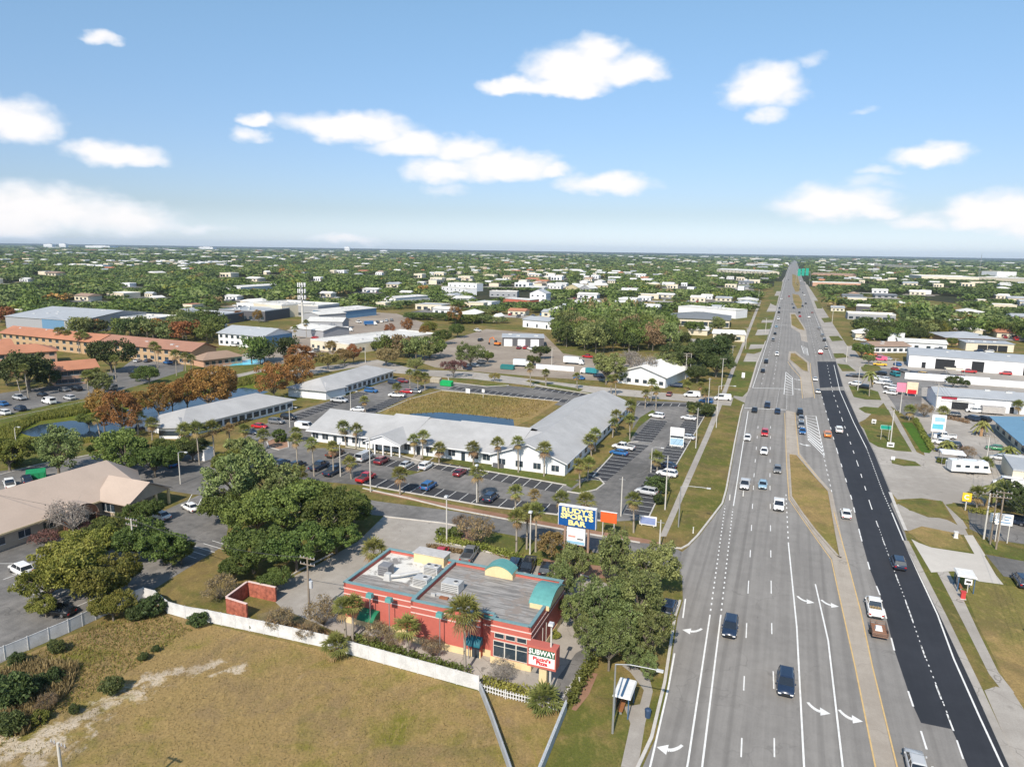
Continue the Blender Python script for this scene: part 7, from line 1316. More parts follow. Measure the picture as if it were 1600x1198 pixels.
for (k, x, y, r, lab) in [('dry_tree', 342, 915, 25, 'sparse dry shrub left of the bin yard'), ('dry_tree', 440, 965, 22, 'dry shrub right of the bin yard'), ('dry_tree', 505, 955, 26, 'big dry shrub between the transformer pole and the red wall'), ('dry_tree', 485, 985, 18, 'dry shrub low behind the fence by the transformer pole'), ('dry_tree', 590, 985, 20, 'dry shrub under the green awning'), ('dry_tree', 612, 1000, 14, 'small dry shrub left of the middle palm'), ('dry_tree', 675, 1010, 19, 'dry brown shrub between the middle and the large palm'), ('dry_tree', 580, 962, 14, 'twiggy shrub at the left palm pair'), ('bare_tree', 782, 1050, 22, 'leafless shrub behind the fence corner'), ('dry_tree', 748, 828, 28, 'brown leafy crape tree at the planting bed'), ('golden_tree', 862, 850, 26, 'golden-leaved tree left of the sports bar sign'), ('golden_tree', 915, 865, 13, 'golden shrub right of the sports bar sign'), ('dry_tree', 720, 815, 14, 'brown shrub at the end of the planting bed')]: tree(k, x, y, r, lab, SG, cat='shrub', name='shrub' if k != 'bare_tree' else 'bare_tree')
SG = 'shrubs and hedges'
for (k, x, y, r, lab) in [('round_shrub', 690, 832, 9, 'clipped round bush left at the planting bed'), ('round_shrub', 712, 833, 11, 'bright clipped round bush right of the thin pole'), ('round_shrub', 437, 681, 11, 'round tree on the mulch island'), ('shrub', 790, 1026, 8, 'yellow-green bush below the big shop window'), ('shrub', 807, 1030, 8, 'second yellow-green bush by the sign pillar'), ('shrub', 868, 992, 9, 'yellow bush behind the sandwich sign'), ('dark_shrub', 236, 948, 20, 'dense dark bush over the fence corner'), ('dark_shrub', 210, 958, 15, 'dark bush left of the fence corner'), ('dark_shrub', 309, 969, 14, 'dark green bush before the fence'), ('dark_shrub', 396, 976, 8, 'thin green sapling before the fence'), ('dark_shrub', 174, 1074, 16, 'dark shrub alone by the sand patch'), ('dark_shrub', 116, 1108, 9, 'small shrub lower left of the sand patch'), ('dark_shrub', 224, 1026, 8, 'small green tuft in the tall grass'), ('dark_shrub', 244, 1014, 6, 'smaller tuft right of the small green tuft'), ('dark_shrub', 88, 1010, 13, 'dark sapling by the white fence'), ('dark_shrub', 28, 1030, 12, 'dark sapling at the left end of the white fence'),
  ('dark_shrub', 12, 1080, 34, 'dark mass of bushes at the left edge'), ('dark_shrub', 45, 1075, 20, 'dark bush in front of the left edge mass'), ('dark_shrub', 78, 1060, 16, 'bush with dry tops in the weedy corner'), ('dry_tree', 75, 1095, 16, 'dry reed clump in the weedy corner'), ('shrub', 62, 1120, 14, 'yellow-green bush in the weedy corner'), ('dark_shrub', 15, 1130, 22, 'bush at the left edge below the dark mass'), ('shrub', 355, 969, 6, 'tiny shrub against the fence'), ('shrub', 1472, 720, 7, 'yellow hedge ball by the shed canopy'), ('dark_shrub', 166, 692, 12, 'dark bush at the right end of the dark pond'), ('dark_shrub', 1085, 637, 12, 'round dark bush at the right car park corner'), ('dark_shrub', 1105, 641, 13, 'round dark tree by the pavement'), ('dark_shrub', 1028, 757, 17, 'round oakling between the outer bays'), ('dark_shrub', 1030, 780, 10, 'small tree by the pavement pole'), ('shrub', 20, 722, 12, 'yellow bush on the entry island'), ('dark_shrub', 640, 870, 5, 'low dark bush by the rear corner')]: tree(k, x, y, r, lab, SG, cat='shrub')
def hedge(px, w, h, lab, leaf='hedge', z=0):
    pts = [U(*p) for p in px]; C = []; o = pts[0]
    for a, c in zip(pts, pts[1:]):
        n = max(1, int((c-a).length/(w*.45)))
        for i in range(n): q = a.lerp(c, i/n)-o; C += [(q.x+rng.normal()*.12, q.y+rng.normal()*.12, h*.3), (q.x+rng.normal()*.12, q.y+rng.normal()*.12, h*.7)]
    s = MB(); s.leaves(leafcloud(np.array(C), np.full(len(C), w*.55), 60, .16), LEAF[leaf]); tag(obj('hedge', s, None, o), lab, 'hedge', 'hedges')
hedge([(892, 1100), (902, 1078), (918, 1050), (930, 1030)], 1.3, 1.4, 'clipped hedge beside the mulch strip by the drive lane'); hedge([(672, 856), (730, 866), (790, 884)][:2], .9, .7, 'low reddish hedge behind the restaurant car park', 'brown')
hedge([(685, 846), (740, 854), (800, 872), (850, 884)], 1.3, 1.0, 'low hedge along the rear car park', 'ygreen'); hedge([(1430, 658), (1442, 680), (1456, 704)], 1.3, 1.2, 'yellow-green hedge beside the bright lawn', 'ygreen'); hedge([(452, 612), (520, 612)][:2], .8, .6, 'hedge by the white porch', 'hedge')
hedge([(530, 615), (575, 603), (612, 585)], 1.2, .9, 'green hedge along the farther long office', 'green'); hedge([(300, 690), (380, 660), (450, 636)], 1.0, .6, 'low hedge along the hip-roofed office', 'brown'); hedge([(560, 1000), (620, 1022), (700, 1045), (735, 1055)], 1.4, .8, 'green strip of plants behind the fence', 'hedge'); hedge([(760, 1068), (800, 1080), (835, 1090)], 1.4, .9, 'weedy hedge behind the picket fence', 'ygreen')
hedge([(420, 975), (480, 988), (540, 1005)], 1.3, .7, 'scrubby plants behind the left part of the fence', 'brown'); hedge([(1520, 800), (1560, 806)], 1.4, .8, 'low hedge under the yellow sign', 'ygreen'); hedge([(1484, 655), (1500, 658), (1515, 662)], 1.4, 1.0, 'brown hedge by the workshop car park', 'brown')
PG = 'palms around the white office'
for (x, yc, xb, yb, lab) in [(536, 666, 541, 697, 'left palm of the pair at the left wing'), (557, 670, 556, 701, 'right palm of the pair at the left wing'), (646, 686, 648, 714, 'left palm right of the portico'), (661, 681, 660, 717, 'taller palm right of the portico'), (686, 700, 686, 724, 'short palm on the small grass island'), (739, 699, 740, 727, 'palm before the middle windows'), (777, 692, 779, 732, 'palm left of the slatted screens'), (809, 690, 810, 738, 'palm between the slatted screens'), (851, 700, 850, 744, 'palm before the corner gable'), (462, 686, 466, 742, 'palm tallest left of the dark pickups'), (487, 692, 491, 744, 'palm above the dark pickups'), (520, 697, 521, 743, 'palm beside the pale pole'), (546, 722, 549, 748, 'short palm left of the red pickup'), (625, 740, 625, 773, 'palm on the grass strip of the outer row'), (746, 738, 747, 784, 'palm around the light pole in the outer row'),
  (411, 679, 412, 703, 'palm left of the mulch island'), (382, 670, 384, 697, 'palm by the red car'), (462, 674, 460, 690, 'small palm at the left corner of the white office'), (905, 725, 906, 762, 'palm on the corner island, left'), (920, 723, 918, 752, 'palm on the corner island, right'), (922, 687, 924, 712, 'left palm at the side of the wing'), (930, 677, 930, 705, 'second palm at the side of the wing'), (959, 660, 957, 684, 'palm midway along the wing'), (963, 648, 962, 676, 'higher palm midway along the wing'), (985, 632, 986, 660, 'palm at the far end of the wing'), (984, 655, 984, 687, 'palm before the far end of the wing'), (1009, 614, 1008, 638, 'left palm on the top island'), (1025, 609, 1025, 640, 'right palm on the top island'), (1019, 598, 1017, 628, 'palm at the street behind the top island'), (1026, 714, 1027, 736, 'short palm in the bays below the tenant sign'), (990, 779, 990, 832, 'tall palm right of the orange sign'), (805, 767, 806, 818, 'palm left of the sign by the outer row'), (838, 797, 837, 862, 'right palm of the trio by the sports bar sign'), (807, 808, 807, 866, 'left palm of the trio by the sports bar sign'), (824, 800, 823, 858, 'middle palm of the trio by the sports bar sign'),
  (877, 778, 878, 820, 'palm behind the sports bar sign, left'), (915, 781, 915, 822, 'palm behind the sports bar sign, right'), (828, 573, 829, 604, 'left palm in the north verge island'), (853, 582, 853, 603, 'right palm in the north verge island'), (901, 587, 902, 608, 'palm before the hall lawn'), (954, 592, 955, 617, 'palm of the pair before the wing end, left'), (962, 590, 962, 618, 'palm of the pair before the wing end, right'), (1074, 601, 1074, 619, 'palm over the left white van'), (1095, 602, 1095, 621, 'palm over the blue SUV'), (1103, 612, 1103, 632, 'palm on the verge by the vans'), (1082, 639, 1083, 655, 'palm by the corner bushes'), (640, 583, 641, 612, 'left palm by the green dumpster'), (653, 585, 653, 610, 'middle palm by the green dumpster'), (664, 588, 664, 610, 'right palm by the green dumpster'), (569, 625, 571, 645, 'small palm in the long lot'), (620, 605, 621, 620, 'small palm over the white pickup')]: palm(x, yc, xb, yb, lab, PG, .95)
palm(835, 772, 835, 812, 'dead orange-brown palm left of the sports bar sign', PG, .7, dead=True); palm(358, 669, 360, 712, 'dead brown palm among the left palms', PG, .8, dead=True)
PG = 'palms on the left side'
for (x, yc, xb, yb, lab) in [(288, 671, 289, 704, 'palm before the left hip of the office'), (306, 669, 312, 726, 'leaning palm before the left hip of the office'), (331, 667, 336, 720, 'palm right of the leaning one'), (214, 650, 216, 680, 'palm at the left hip end, lower'), (237, 660, 238, 688, 'palm at the left hip end, right'), (191, 647, 192, 676, 'palm before the tall rusty cypress'), (150, 652, 157, 683, 'palm with brown skirt at the pond end'), (21, 574, 33, 617, 'left of the two tall palms before the dark oaks'), (37, 575, 45, 622, 'right of the two tall palms before the dark oaks'), (178, 562, 182, 596, 'tall palm beside the round dark oak'), (143, 584, 148, 614, 'left palm in the apartment car park'), (151, 582, 152, 613, 'right palm in the apartment car park'), (135, 586, 140, 622, 'thin palm at the lot edge'), (240, 540, 245, 574, 'tall palm before the brown-red block, left'), (247, 545, 247, 575, 'tall palm before the brown-red block, right'), (274, 553, 276, 588, 'tall palm on the lawn edge'), (289, 557, 290, 580, 'small palm by the clubhouse'), (298, 560, 299, 582, 'bushy palm by the clubhouse'), (90, 517, 91, 547, 'left palm of the first trio at the orange roof'), (98, 516, 98, 547, 'middle palm of the first trio at the orange roof'), (105, 521, 105, 548, 'right palm of the first trio at the orange roof'), (121, 524, 124, 553, 'left palm of the second trio at the orange roof'), (127, 521, 129, 552, 'middle palm of the second trio at the orange roof'), (133, 525, 134, 553, 'right palm of the second trio at the orange roof'), (209, 533, 210, 552, 'palm before the brown-red roof'), (478, 504, 479, 530, 'palm beside the cell tower'), (461, 513, 461, 530, 'small palm left of the cell tower')]: palm(x, yc, xb, yb, lab, PG, 1.1)
PG = 'palms at the restaurant'
for (x, yc, xb, yb, lab, r) in [(537, 947, 541, 1002, 'left palm of the pair at the red wall', .8), (552, 944, 551, 1000, 'right palm of the pair at the red wall', .85), (636, 980, 638, 1026, 'middle palm before the red wall', 1.0), (725, 955, 727, 1052, 'tallest palm before the red wall', 1.15), (584, 858, 582, 884, 'short palm behind the white roof corner', 1.1), (850, 1094, 850, 1108, 'low bushy palm at the picket fence end', 1.1), (524, 1008, 524, 1028, 'low bushy palm before the white fence', 1.0)]: palm(x, yc, xb, yb, lab, PG, r)
PG = 'palms on the right side'
for (x, yc, xb, yb, lab, c) in [(1360, 583, 1358, 619, 'coconut palm on the dealer lawn', True), (1422, 640, 1420, 657, 'fan palm by the car lot', False), (1474, 642, 1475, 660, 'fan palm before the red-sign workshop', False), (1536, 662, 1535, 680, 'young palm in the forecourt island', True), (1480, 693, 1480, 706, 'palm above the canopy', True), (1578, 702, 1580, 716, 'palm by the silver car', True), (1541, 724, 1542, 736, 'palm behind the caravan end', False), (1528, 771, 1526, 794, 'small fan palm right of the yellow sign', False), (1568, 755, 1570, 785, 'palm over the white van', True), (1554, 762, 1556, 790, 'drooping palm left of the white van', True), (1591, 632, 1592, 648, 'palm at the right edge by the workshop', False), (1375, 498, 1376, 518, 'palm before the blue-green building', True), (1390, 505, 1391, 520, 'second palm before the blue-green building', True), (1455, 524, 1456, 537, 'fan palm above the sheds', False)]: palm(x, yc, xb, yb, lab, PG, 1.0, coco=c)
# ================================================================== THE TOWN AND WOODS BEYOND
def inpoly(P, poly):
    x, y = P[:, 0], P[:, 1]; r_ = np.zeros(len(P), bool); n = len(poly)
    for i in range(n):
        (x0, y0), (x1, y1) = poly[i], poly[(i+1) % n]; c = ((y0 > y) != (y1 > y)); xi = (x1-x0)*(y-y0)/((y1-y0) or 1e-9)+x0; r_ ^= c & (x < xi)
    return r_
def place(x, yv): return 'left' if x < 350 else 'centre-left' if x < 700 else 'centre' if x < 1000 else 'inner right' if x < 1240 else 'right'
def projn(P):
    v = P-np.array([0, 0, CAMH]); zc = v@_f; return np.stack([CX+FPX*(v@_R)/zc, CY-FPX*(v@_U)/zc], 1)
CORR = [(1100, 640), (1128, 575), (1152, 530), (1172, 490), (1186, 462), (1212, 434), (1230, 412), (1238, 404), (1246, 404), (1256, 416), (1275, 446), (1300, 478), (1330, 510), (1380, 560), (1420, 640)]
CLEAR = [[(60, 448), (115, 450), (112, 462), (50, 460)], [(740, 452), (860, 458), (870, 478), (740, 475)], [(818, 500), (870, 500), (880, 520), (760, 518), (740, 510)], [(1440, 462), (1510, 466), (1508, 500), (1440, 492)], [(380, 486), (640, 484), (650, 530), (380, 560)], [(1030, 488), (1160, 492), (1150, 520), (1140, 505), (1040, 510)], [(1300, 486), (1402, 494), (1400, 516), (1320, 512)], [(640, 500), (900, 520), (980, 600), (620, 600)], [(0, 520), (400, 535), (560, 600), (0, 700)], [(1330, 535), (1600, 545), (1600, 620), (1330, 620)], [(186, 496), (250, 500), (270, 516), (190, 520)]]
# footprints of everything already built as a building
FOOT = []
for o in list(bpy.data.objects):
    if o.parent is None and o.type == 'EMPTY' and o.get('category') in ('building',):
        r_ = [c for c in o.children if c.name.startswith('wall')]
        if r_:
            M_ = Matrix.Translation(o.location) @ o.rotation_euler.to_matrix().to_4x4(); P_ = [M_ @ Vector(c) for c in r_[0].bound_box]; FOOT.append((min(p.x for p in P_), max(p.x for p in P_), min(p.y for p in P_), max(p.y for p in P_), max(p.z for p in P_)))
FOOT = np.array(FOOT)
# houses and sheds, nearest first
HM = [('pale', PAL, C_WHT), ('white', G2, C_WHT), ('white', roofmat('bright_white_roof', (.74, .73, .70)), CW), ('grey', G1, CW), ('orange', OR, CW), ('brown', TB, CW), ('dark', G3, GW)]
HME = []
for nm, rm, wm in HM:
    s = MB(); s.prism([(-.5, -.5), (.5, -.5), (.5, .5), (-.5, .5)], 0, .68, wm); s.add([(-.54, -.56, .66), (.54, -.56, .66), (.5, 0, 1), (-.5, 0, 1), (-.54, .56, .66), (.54, .56, .66)], [(0, 1, 2, 3), (3, 2, 5, 4), (0, 3, 4), (2, 1, 5)], rm); 
    for x in (-.3, 0, .3): s.box(x-.07, x+.07, -.515, -.502, .15, .45, M_GLASS)
    a = s.mesh('house_gabled'); s = MB(); s.prism([(-.5, -.5), (.5, -.5), (.5, .5), (-.5, .5)], 0, .96, wm, rm); s.box(-.51, .51, -.51, -.49, .9, 1.0, wm); s.box(-.51, .51, .49, .51, .9, 1, wm)
    for x in (-.35, -.1, .2): s.box(x-.08, x+.08, -.516, -.503, .1, .6, M_GLASS)
    HME.append((nm, a, s.mesh('house_flat')))
rg = np.random.default_rng(11)
def fan(n, r0, r1): 
    r = np.sqrt(rg.random(n)*(r1**2-r0**2)+r0**2); a = (rg.random(n)-.5)*R(80); return np.stack([r*np.sin(a), r*np.cos(a), np.zeros(n)], 1)
Hs = []
def clusterok(p, thr=.5): return rg.random() < .12 or (math.sin(p[0]*.0063+1.3)+math.sin(p[1]*.0051+p[0]*.0017)+.5*math.sin(p[0]*.021+p[1]*.013)+rg.normal()*.4) > thr
for (n, r0, r1, wr, hr, thr) in [(900, 430, 1150, (9, 24), (4.5, 6.5), .3), (950, 1100, 2400, (9, 24), (5.5, 7.5), .8), (800, 2400, 5000, (14, 40), (7, 10), .8), (260, 5000, 9500, (30, 100), (11, 16), .7)]:
    for p in fan(n, r0, r1):
        q = projn(p[None])[0]; near = min(abs(math.degrees(math.atan2(p[0], p[1]))-22), 60)
        if not (-60 < q[0] < 1660) or (r0 < 1000 and q[0] < 680 and rg.random() < .6) or not clusterok(p, thr-(.9 if near < 6 else 0)): continue
        if inpoly(q[None], CORR)[0] or any(inpoly(q[None], c)[0] for c in CLEAR): continue
        w, h = rg.uniform(*wr), rg.uniform(*hr); d = rg.uniform(.5, 1)*w
        if len(FOOT) and np.any((p[0] > FOOT[:, 0]-w) & (p[0] < FOOT[:, 1]+w) & (p[1] > FOOT[:, 2]-w*1.2) & (p[1] < FOOT[:, 3]+w)): continue
        if any((p[0]-o[0])**2+(p[1]-o[1])**2 < ((w+o[2])*.62)**2 for o in Hs): continue
        Hs.append((p[0], p[1], w, d, h, rg.integers(0, len(HM)) if rg.random() < .35 else rg.integers(0, 4), rg.random() < .4, RZ+(math.pi/2)*(rg.random() < .3)+rg.normal()*.04))
# paved lots beside some of the nearer buildings, with a few parked cars
LOTS = []
for h in Hs:
    dist = math.hypot(h[0], h[1])
    if dist < 1500 and rg.random() < .55:
        ux, uy = -h[0]/dist, -h[1]/dist; w_, d_ = rg.uniform(22, 44), rg.uniform(14, 26); LOTS.append((h[0]+ux*(h[3]*.6+d_*.55)+uy*rg.uniform(-8, 8), h[1]+uy*(h[3]*.6+d_*.55), w_, d_, h[7] % math.pi))
LS = {}; NC = 0
for i, (x, y, w_, d_, rz) in enumerate(LOTS):
    if abs(math.sin(rz-RZ)) > .7: w_, d_ = d_, w_
    m_ = [M_CONC, M_LOT2, M_CONC, M_DIRT][i % 4]; a1 = Vector((math.cos(rz), math.sin(rz), 0)); a2 = Vector((-a1.y, a1.x, 0)); c0 = Vector((x, y, .05+.03*(i % 9)))
    q4 = projn(np.array([tuple(c0+a1*s1*w_/2+a2*s2*d_/2) for s1, s2 in ((-1, -1), (1, -1), (1, 1), (-1, 1))]))
    if inpoly(q4, CORR).any() or any(inpoly(q4, c).any() for c in CLEAR) or (len(FOOT) and np.any((x > FOOT[:, 0]-w_*.6) & (x < FOOT[:, 1]+w_*.6) & (y > FOOT[:, 2]-d_*.8) & (y < FOOT[:, 3]+d_*.8))): LOTS[i] = None; continue
    s = MB(); s.poly([c0-a1*w_/2-a2*d_/2, c0+a1*w_/2-a2*d_/2, c0+a1*w_/2+a2*d_/2, c0-a1*w_/2+a2*d_/2], m_); struct('paved_lot', s)
    if math.hypot(x, y) < 950 and NC < 90:
        for k in range(rg.integers(2, 6)):
            p = c0+a1*rg.uniform(-.42, .42)*w_+a2*rg.choice([-.3, .3])*d_; kd = ['sedan', 'suv', 'suv', 'van', 'pickup'][rg.integers(5)]; cl = ['white', 'white', 'silver', 'grey', 'black', 'navy', 'red', 'blue'][rg.integers(8)]; NC += 1
            o = obj('pickup_truck' if kd == 'pickup' else 'van' if kd == 'van' else 'car', FAR[kd], None, p, rz+(0 if k % 2 else math.pi), mats={0: paint(cl, CC[cl])}); sd_ = place(*projn(np.array([tuple(p)]))[0]); lb = '%s %s parked on a far paved lot, %s side' % (CN.get(cl, cl), KN[kd], sd_); tag(o, lb, 'van' if kd == 'van' else 'pickup truck' if kd == 'pickup' else 'car', 'far parked: '+lb)
LOTS = [l for l in LOTS if l]
# trees: one per cell, cells grow with distance
rows = []
def cells(r0, r1, size):
    out = []
    r = r0
    while r < r1:
        c = size(r); n = int(R(80)*r/c); a = (np.arange(n)+rg.random(n)*.9)/n*R(80)-R(40); rr = r+rg.random(n)*c; out.append(np.stack([rr*np.sin(a), rr*np.cos(a), np.full(n, c), rr], 1)); r += c
    return np.concatenate(out)
TR = np.concatenate([cells(400, 1500, lambda r: 12 if r < 900 else 14), cells(1500, 12500, lambda r: 14*(r/1500)**1.02)])
q = projn(np.stack([TR[:, 0], TR[:, 1], np.zeros(len(TR))], 1)); ok = (q[:, 0] > -70) & (q[:, 0] < 1670) & (q[:, 1] < 512-12*(q[:, 0] < 500)) & ~inpoly(q, CORR)
for c in CLEAR: ok &= ~inpoly(q, c)
TR = TR[ok]; q = q[ok]
hgt = np.where(TR[:, 3] < 1500, rg.uniform(6.5, 13.5, len(TR)), rg.uniform(7, 13, len(TR))+TR[:, 3]*.0006); hgt *= .86+.24*np.sin(TR[:, 0]*.011+1)*np.sin(TR[:, 1]*.007+TR[:, 0]*.004); allow = hgt.copy()
foot = [(f[0], f[1], f[2], f[3], f[4]) for f in FOOT]+[(h[0]-h[2]*.52, h[0]+h[2]*.52, h[1]-h[3]*.55, h[1]+h[3]*.55, h[4]) for h in Hs]+[(l[0]-l[2]*.5, l[0]+l[2]*.5, l[1]-l[3]*.55, l[1]+l[3]*.55, 1.2) for l in LOTS]
T2 = TR[:, :2]; rad = TR[:, 2]*.6
for (x0, x1, y0, y1, h) in foot:
    cx_, cy_ = (x0+x1)/2, (y0+y1)/2; D_ = math.hypot(cx_, cy_); ux, uy = cx_/D_, cy_/D_; hw = (x1-x0)*.5+1; hd = (y1-y0)*.5+1
    dx, dy = T2[:, 0]-cx_, T2[:, 1]-cy_; al = dx*ux+dy*uy; pe = np.abs(dx*-uy+dy*ux); lat = pe < hw*.95+rad*.55
    ins = (np.abs(dx) < hw+rad*.3) & (np.abs(dy) < hd+rad*.3); allow[ins] = 0
    fr = lat & (al < 0) & (al > -700*D_/1500-150); allow = np.where(fr, np.minimum(allow, h*.62+np.maximum(-al-hd, 0)*CAMH/D_), allow)
keep = allow > 2.2; TR, q, hgt, allow = TR[keep], q[keep], hgt[keep], allow[keep]; sc_h = np.minimum(hgt, allow)
keys = ['dark', 'oak', 'olive', 'green', 'ygreen', 'brown', 'rust']; pw = np.array([.25, .34, .25, .06, .06, .03, .006])
zone = np.sin(TR[:, 0]*.004+2)+np.sin(TR[:, 1]*.003+TR[:, 0]*.002)
ci = rg.choice(len(keys), len(TR), p=pw/pw.sum()); ci = np.where((zone > 1.0) & (rg.random(len(TR)) < .22), 3, ci); ci = np.where((zone < -1.1) & (rg.random(len(TR)) < .5), 0, ci)
order = np.argsort(TR[:, 3]); NIND = 40
LN_ = {'dark': 'dark green', 'oak': 'deep green', 'olive': 'olive', 'green': 'fresh green', 'ygreen': 'yellow-green', 'brown': 'brownish', 'rust': 'rust-coloured'}
SM = []
for i in range(3):
    C = lobes(34, 5, 3.6, 5.0, -.6, 6, .25); s = MB(); s.leaves(leafcloud(C, np.full(len(C), 1.5), 40, .42), LEAF['oak']); s.tube((0, 0, 0), (0, 0, 4), .3, .2, M_BARK, 5, False); SM.append(s.mesh('far_tree_crown'))
def smalltree(x, y, r, h, key, lab, grp):
    o = obj('tree', SM[random.randrange(3)], None, (x, y, 0), random.random()*6.28, (r/5, r/5, h/8.8), mats={0: LEAF[key]}); return tag(o, lab, 'tree', grp)
for i in order[:NIND]:
    k = keys[ci[i]]; z_ = place(*q[i]); smalltree(TR[i, 0], TR[i, 1], TR[i, 2]*.62, sc_h[i], k, '%s %s broadleaf tree in the near edge of the %s woods' % ('tall' if sc_h[i] > 8.5 else 'low', LN_[k], z_), 'trees in the near edge of the %s woods, %s' % (z_, LN_[k]))
# woods nearer than that edge
WOODS = []
for (poly, lab, grp, ks, cell) in [([(866, 540), (868, 505), (900, 488), (1000, 494), (1048, 512), (1056, 545), (1000, 552), (930, 552)], 'brownish wood behind the work yard', 'wood behind the work yard', ['oak', 'olive', 'oak', 'olive', 'brown', 'dark', 'green', 'oak'], 8.5),
    ([(0, 502), (60, 514), (190, 522), (270, 524), (340, 530), (330, 538), (150, 528), (0, 516)], 'belt between warehouse and orange roofs', 'tree belt behind the orange roofs', ['oak', 'dark', 'green', 'olive', 'rust'], 9),
    ([(252, 506), (300, 500), (345, 512), (335, 532), (262, 524)], 'clump before the dark stores', 'clump before the dark stores', ['oak', 'olive', 'dark'], 9),
    ([(560, 545), (590, 548), (640, 556), (700, 560), (690, 568), (620, 562), (560, 556)], 'tree belt north of the street', 'belt north of the street', ['oak', 'olive', 'green', 'brown'], 8),
    ([(370, 565), (400, 560), (455, 566), (452, 575), (395, 572)], 'clump between the pool and the cypresses', 'trees by the pool', ['dark', 'oak'], 7),
    ([(1345, 512), (1600, 520), (1700, 535), (1700, 545), (1590, 536), (1560, 528), (1470, 524), (1440, 534), (1350, 534)], 'strip between the right-hand roofs', 'trees between the right-hand roofs', ['oak', 'dark', 'green', 'olive'], 10)]:
    xs = [p[0] for p in poly]; ys = [p[1] for p in poly]; W_ = [U(x, y) for x, y in poly]; x0, x1, y0, y1 = min(p.x for p in W_), max(p.x for p in W_), min(p.y for p in W_), max(p.y for p in W_); wp = [(p.x, p.y) for p in W_]
    gx, gy = np.meshgrid(np.arange(x0, x1, cell), np.arange(y0, y1, cell*1.15)); P = np.stack([gx.ravel(), gy.ravel()], 1); P = P+rg.uniform(-.4, .4, P.shape)*cell; P = P[inpoly(P, wp)]
    for (x, y) in P:
        if len(FOOT) and np.any((x > FOOT[:, 0]-2) & (x < FOOT[:, 1]+2) & (y > FOOT[:, 2]-2) & (y < FOOT[:, 3]+2)): continue
        k = ks[rg.integers(len(ks))]; WOODS.append((x, y, cell*rg.uniform(.55, .8), rg.uniform(8, 12)*(1.25 if 'yard' in lab else 1), k, lab, grp, (x-x0)/(x1-x0), (y-y0)/(y1-y0)))
WOODS.sort(key=lambda w: w[1]); EXTRA = WOODS[165:]
for (x, y, r_, h_, k, lab, grp, fx, fy) in WOODS[:165]:
    smalltree(x, y, r_, h_, k, '%s %s tree, %s %s of the %s' % ('tall' if h_ > 11.5 else 'low' if h_ < 9 else 'mid-height', LN_[k], ['front', 'middle', 'back'][min(2, int(fy*3))], ['far left', 'left', 'middle', 'right', 'far right'][min(4, int(fx*5))], lab), grp)
# the rest of the woods as one mass
V = []; MI = []
TPL = {}
for n_ in (70, 36, 18):
    TPL[n_] = []
    for i in range(4):
        C = lobes(12, 5, 3.4, 5.0, -.5, 5, .3); L_ = leafcloud(C, np.full(len(C), 2.0), max(1, n_//10), 1.0 if n_ > 40 else 1.35 if n_ > 20 else 2.0, .8, .9, .8); TPL[n_].append(L_)
rest = order[NIND:]
for j in rest:
    d = TR[j, 3]; n_ = 70 if d < 1100 else 36 if d < 2500 else 18; tp = TPL[n_][j % 4]; sx = TR[j, 2]*.62/5*(.8+.5*rg.random()); a = rg.random()*6.28; ca, sa = math.cos(a)*sx, math.sin(a)*sx
    v = tp.reshape(-1, 3); o = np.empty_like(v); o[:, 0] = v[:, 0]*ca-v[:, 1]*sa+TR[j, 0]; o[:, 1] = v[:, 0]*sa+v[:, 1]*ca+TR[j, 1]; o[:, 2] = v[:, 2]*sc_h[j]/8.8; V.append(o); MI += [ci[j]]*(len(v)//4)
for (x, y, r_, h_, k, *_) in EXTRA:
    tp = TPL[70][int(x*7) % 4]; v = tp.reshape(-1, 3).copy(); v[:, :2] *= r_/5; v[:, 2] *= h_/8.8; v[:, 0] += x; v[:, 1] += y; V.append(v); MI += [keys.index(k)]*(len(v)//4)
V = np.concatenate(V).astype(np.float32); nf = len(V)//4; me = bpy.data.meshes.new('woodland'); me.vertices.add(len(V)); me.vertices.foreach_set('co', V.ravel()); me.loops.add(nf*4); me.loops.foreach_set('vertex_index', np.arange(nf*4, dtype=np.int32)); me.polygons.add(nf); me.polygons.foreach_set('loop_start', np.arange(0, nf*4, 4, dtype=np.int32)); 
for k in keys: me.materials.append(LEAF[k])
me.polygons.foreach_set('material_index', np.array(MI, np.int32)); me.update(calc_edges=True); struct('woodland', me, 'stuff'); print('woodland faces', nf, 'houses', len(Hs), 'trees', len(TR))
# houses: the nearest 280 each on their own, the rest as one mass
Hs.sort(key=lambda h: -(h[2]*h[4])/(h[0]**2+h[1]**2)); hb = MB()
for i, (x, y, w, d, h, c, flat, rz) in enumerate(Hs):
    nm, mg, mf = HME[c]; me = mf if flat else mg
    if i < 280:
        px = projn(np.array([[x, y, 0.]]))[0]; dist = math.hypot(x, y); z_ = place(*px); dd = 'nearer' if dist < 900 else 'middle' if dist < 2000 else 'farther' if dist < 4000 else 'farthest'
        o = obj('house' if w < 24 else 'large_building', me, None, (x, y, 0), rz, (w, d, h)); lab = '%s %s %s-roofed %s in the %s part of the town, %s side' % ('wide' if w/d > 1.4 else 'compact', 'flat' if flat else 'gabled', nm, 'house' if w < 24 else 'long building', dd, z_); tag(o, lab, 'house' if w < 24 else 'building', 'town: '+lab)
    else:
        M_ = Matrix.Translation((x, y, 0)) @ Matrix.Rotation(rz, 4, 'Z') @ Matrix.Diagonal((w, d, h, 1)); o0 = len(hb.v); hb.v += [tuple(M_ @ v.co) for v in me.vertices]
        for f in me.polygons: hb.f.append(tuple(i_+o0 for i_ in f.vertices)); hb.m.append(hb.mi(me.materials[f.material_index])); hb.sm.append(False)
if hb.v: struct('distant_town', hb, 'stuff')
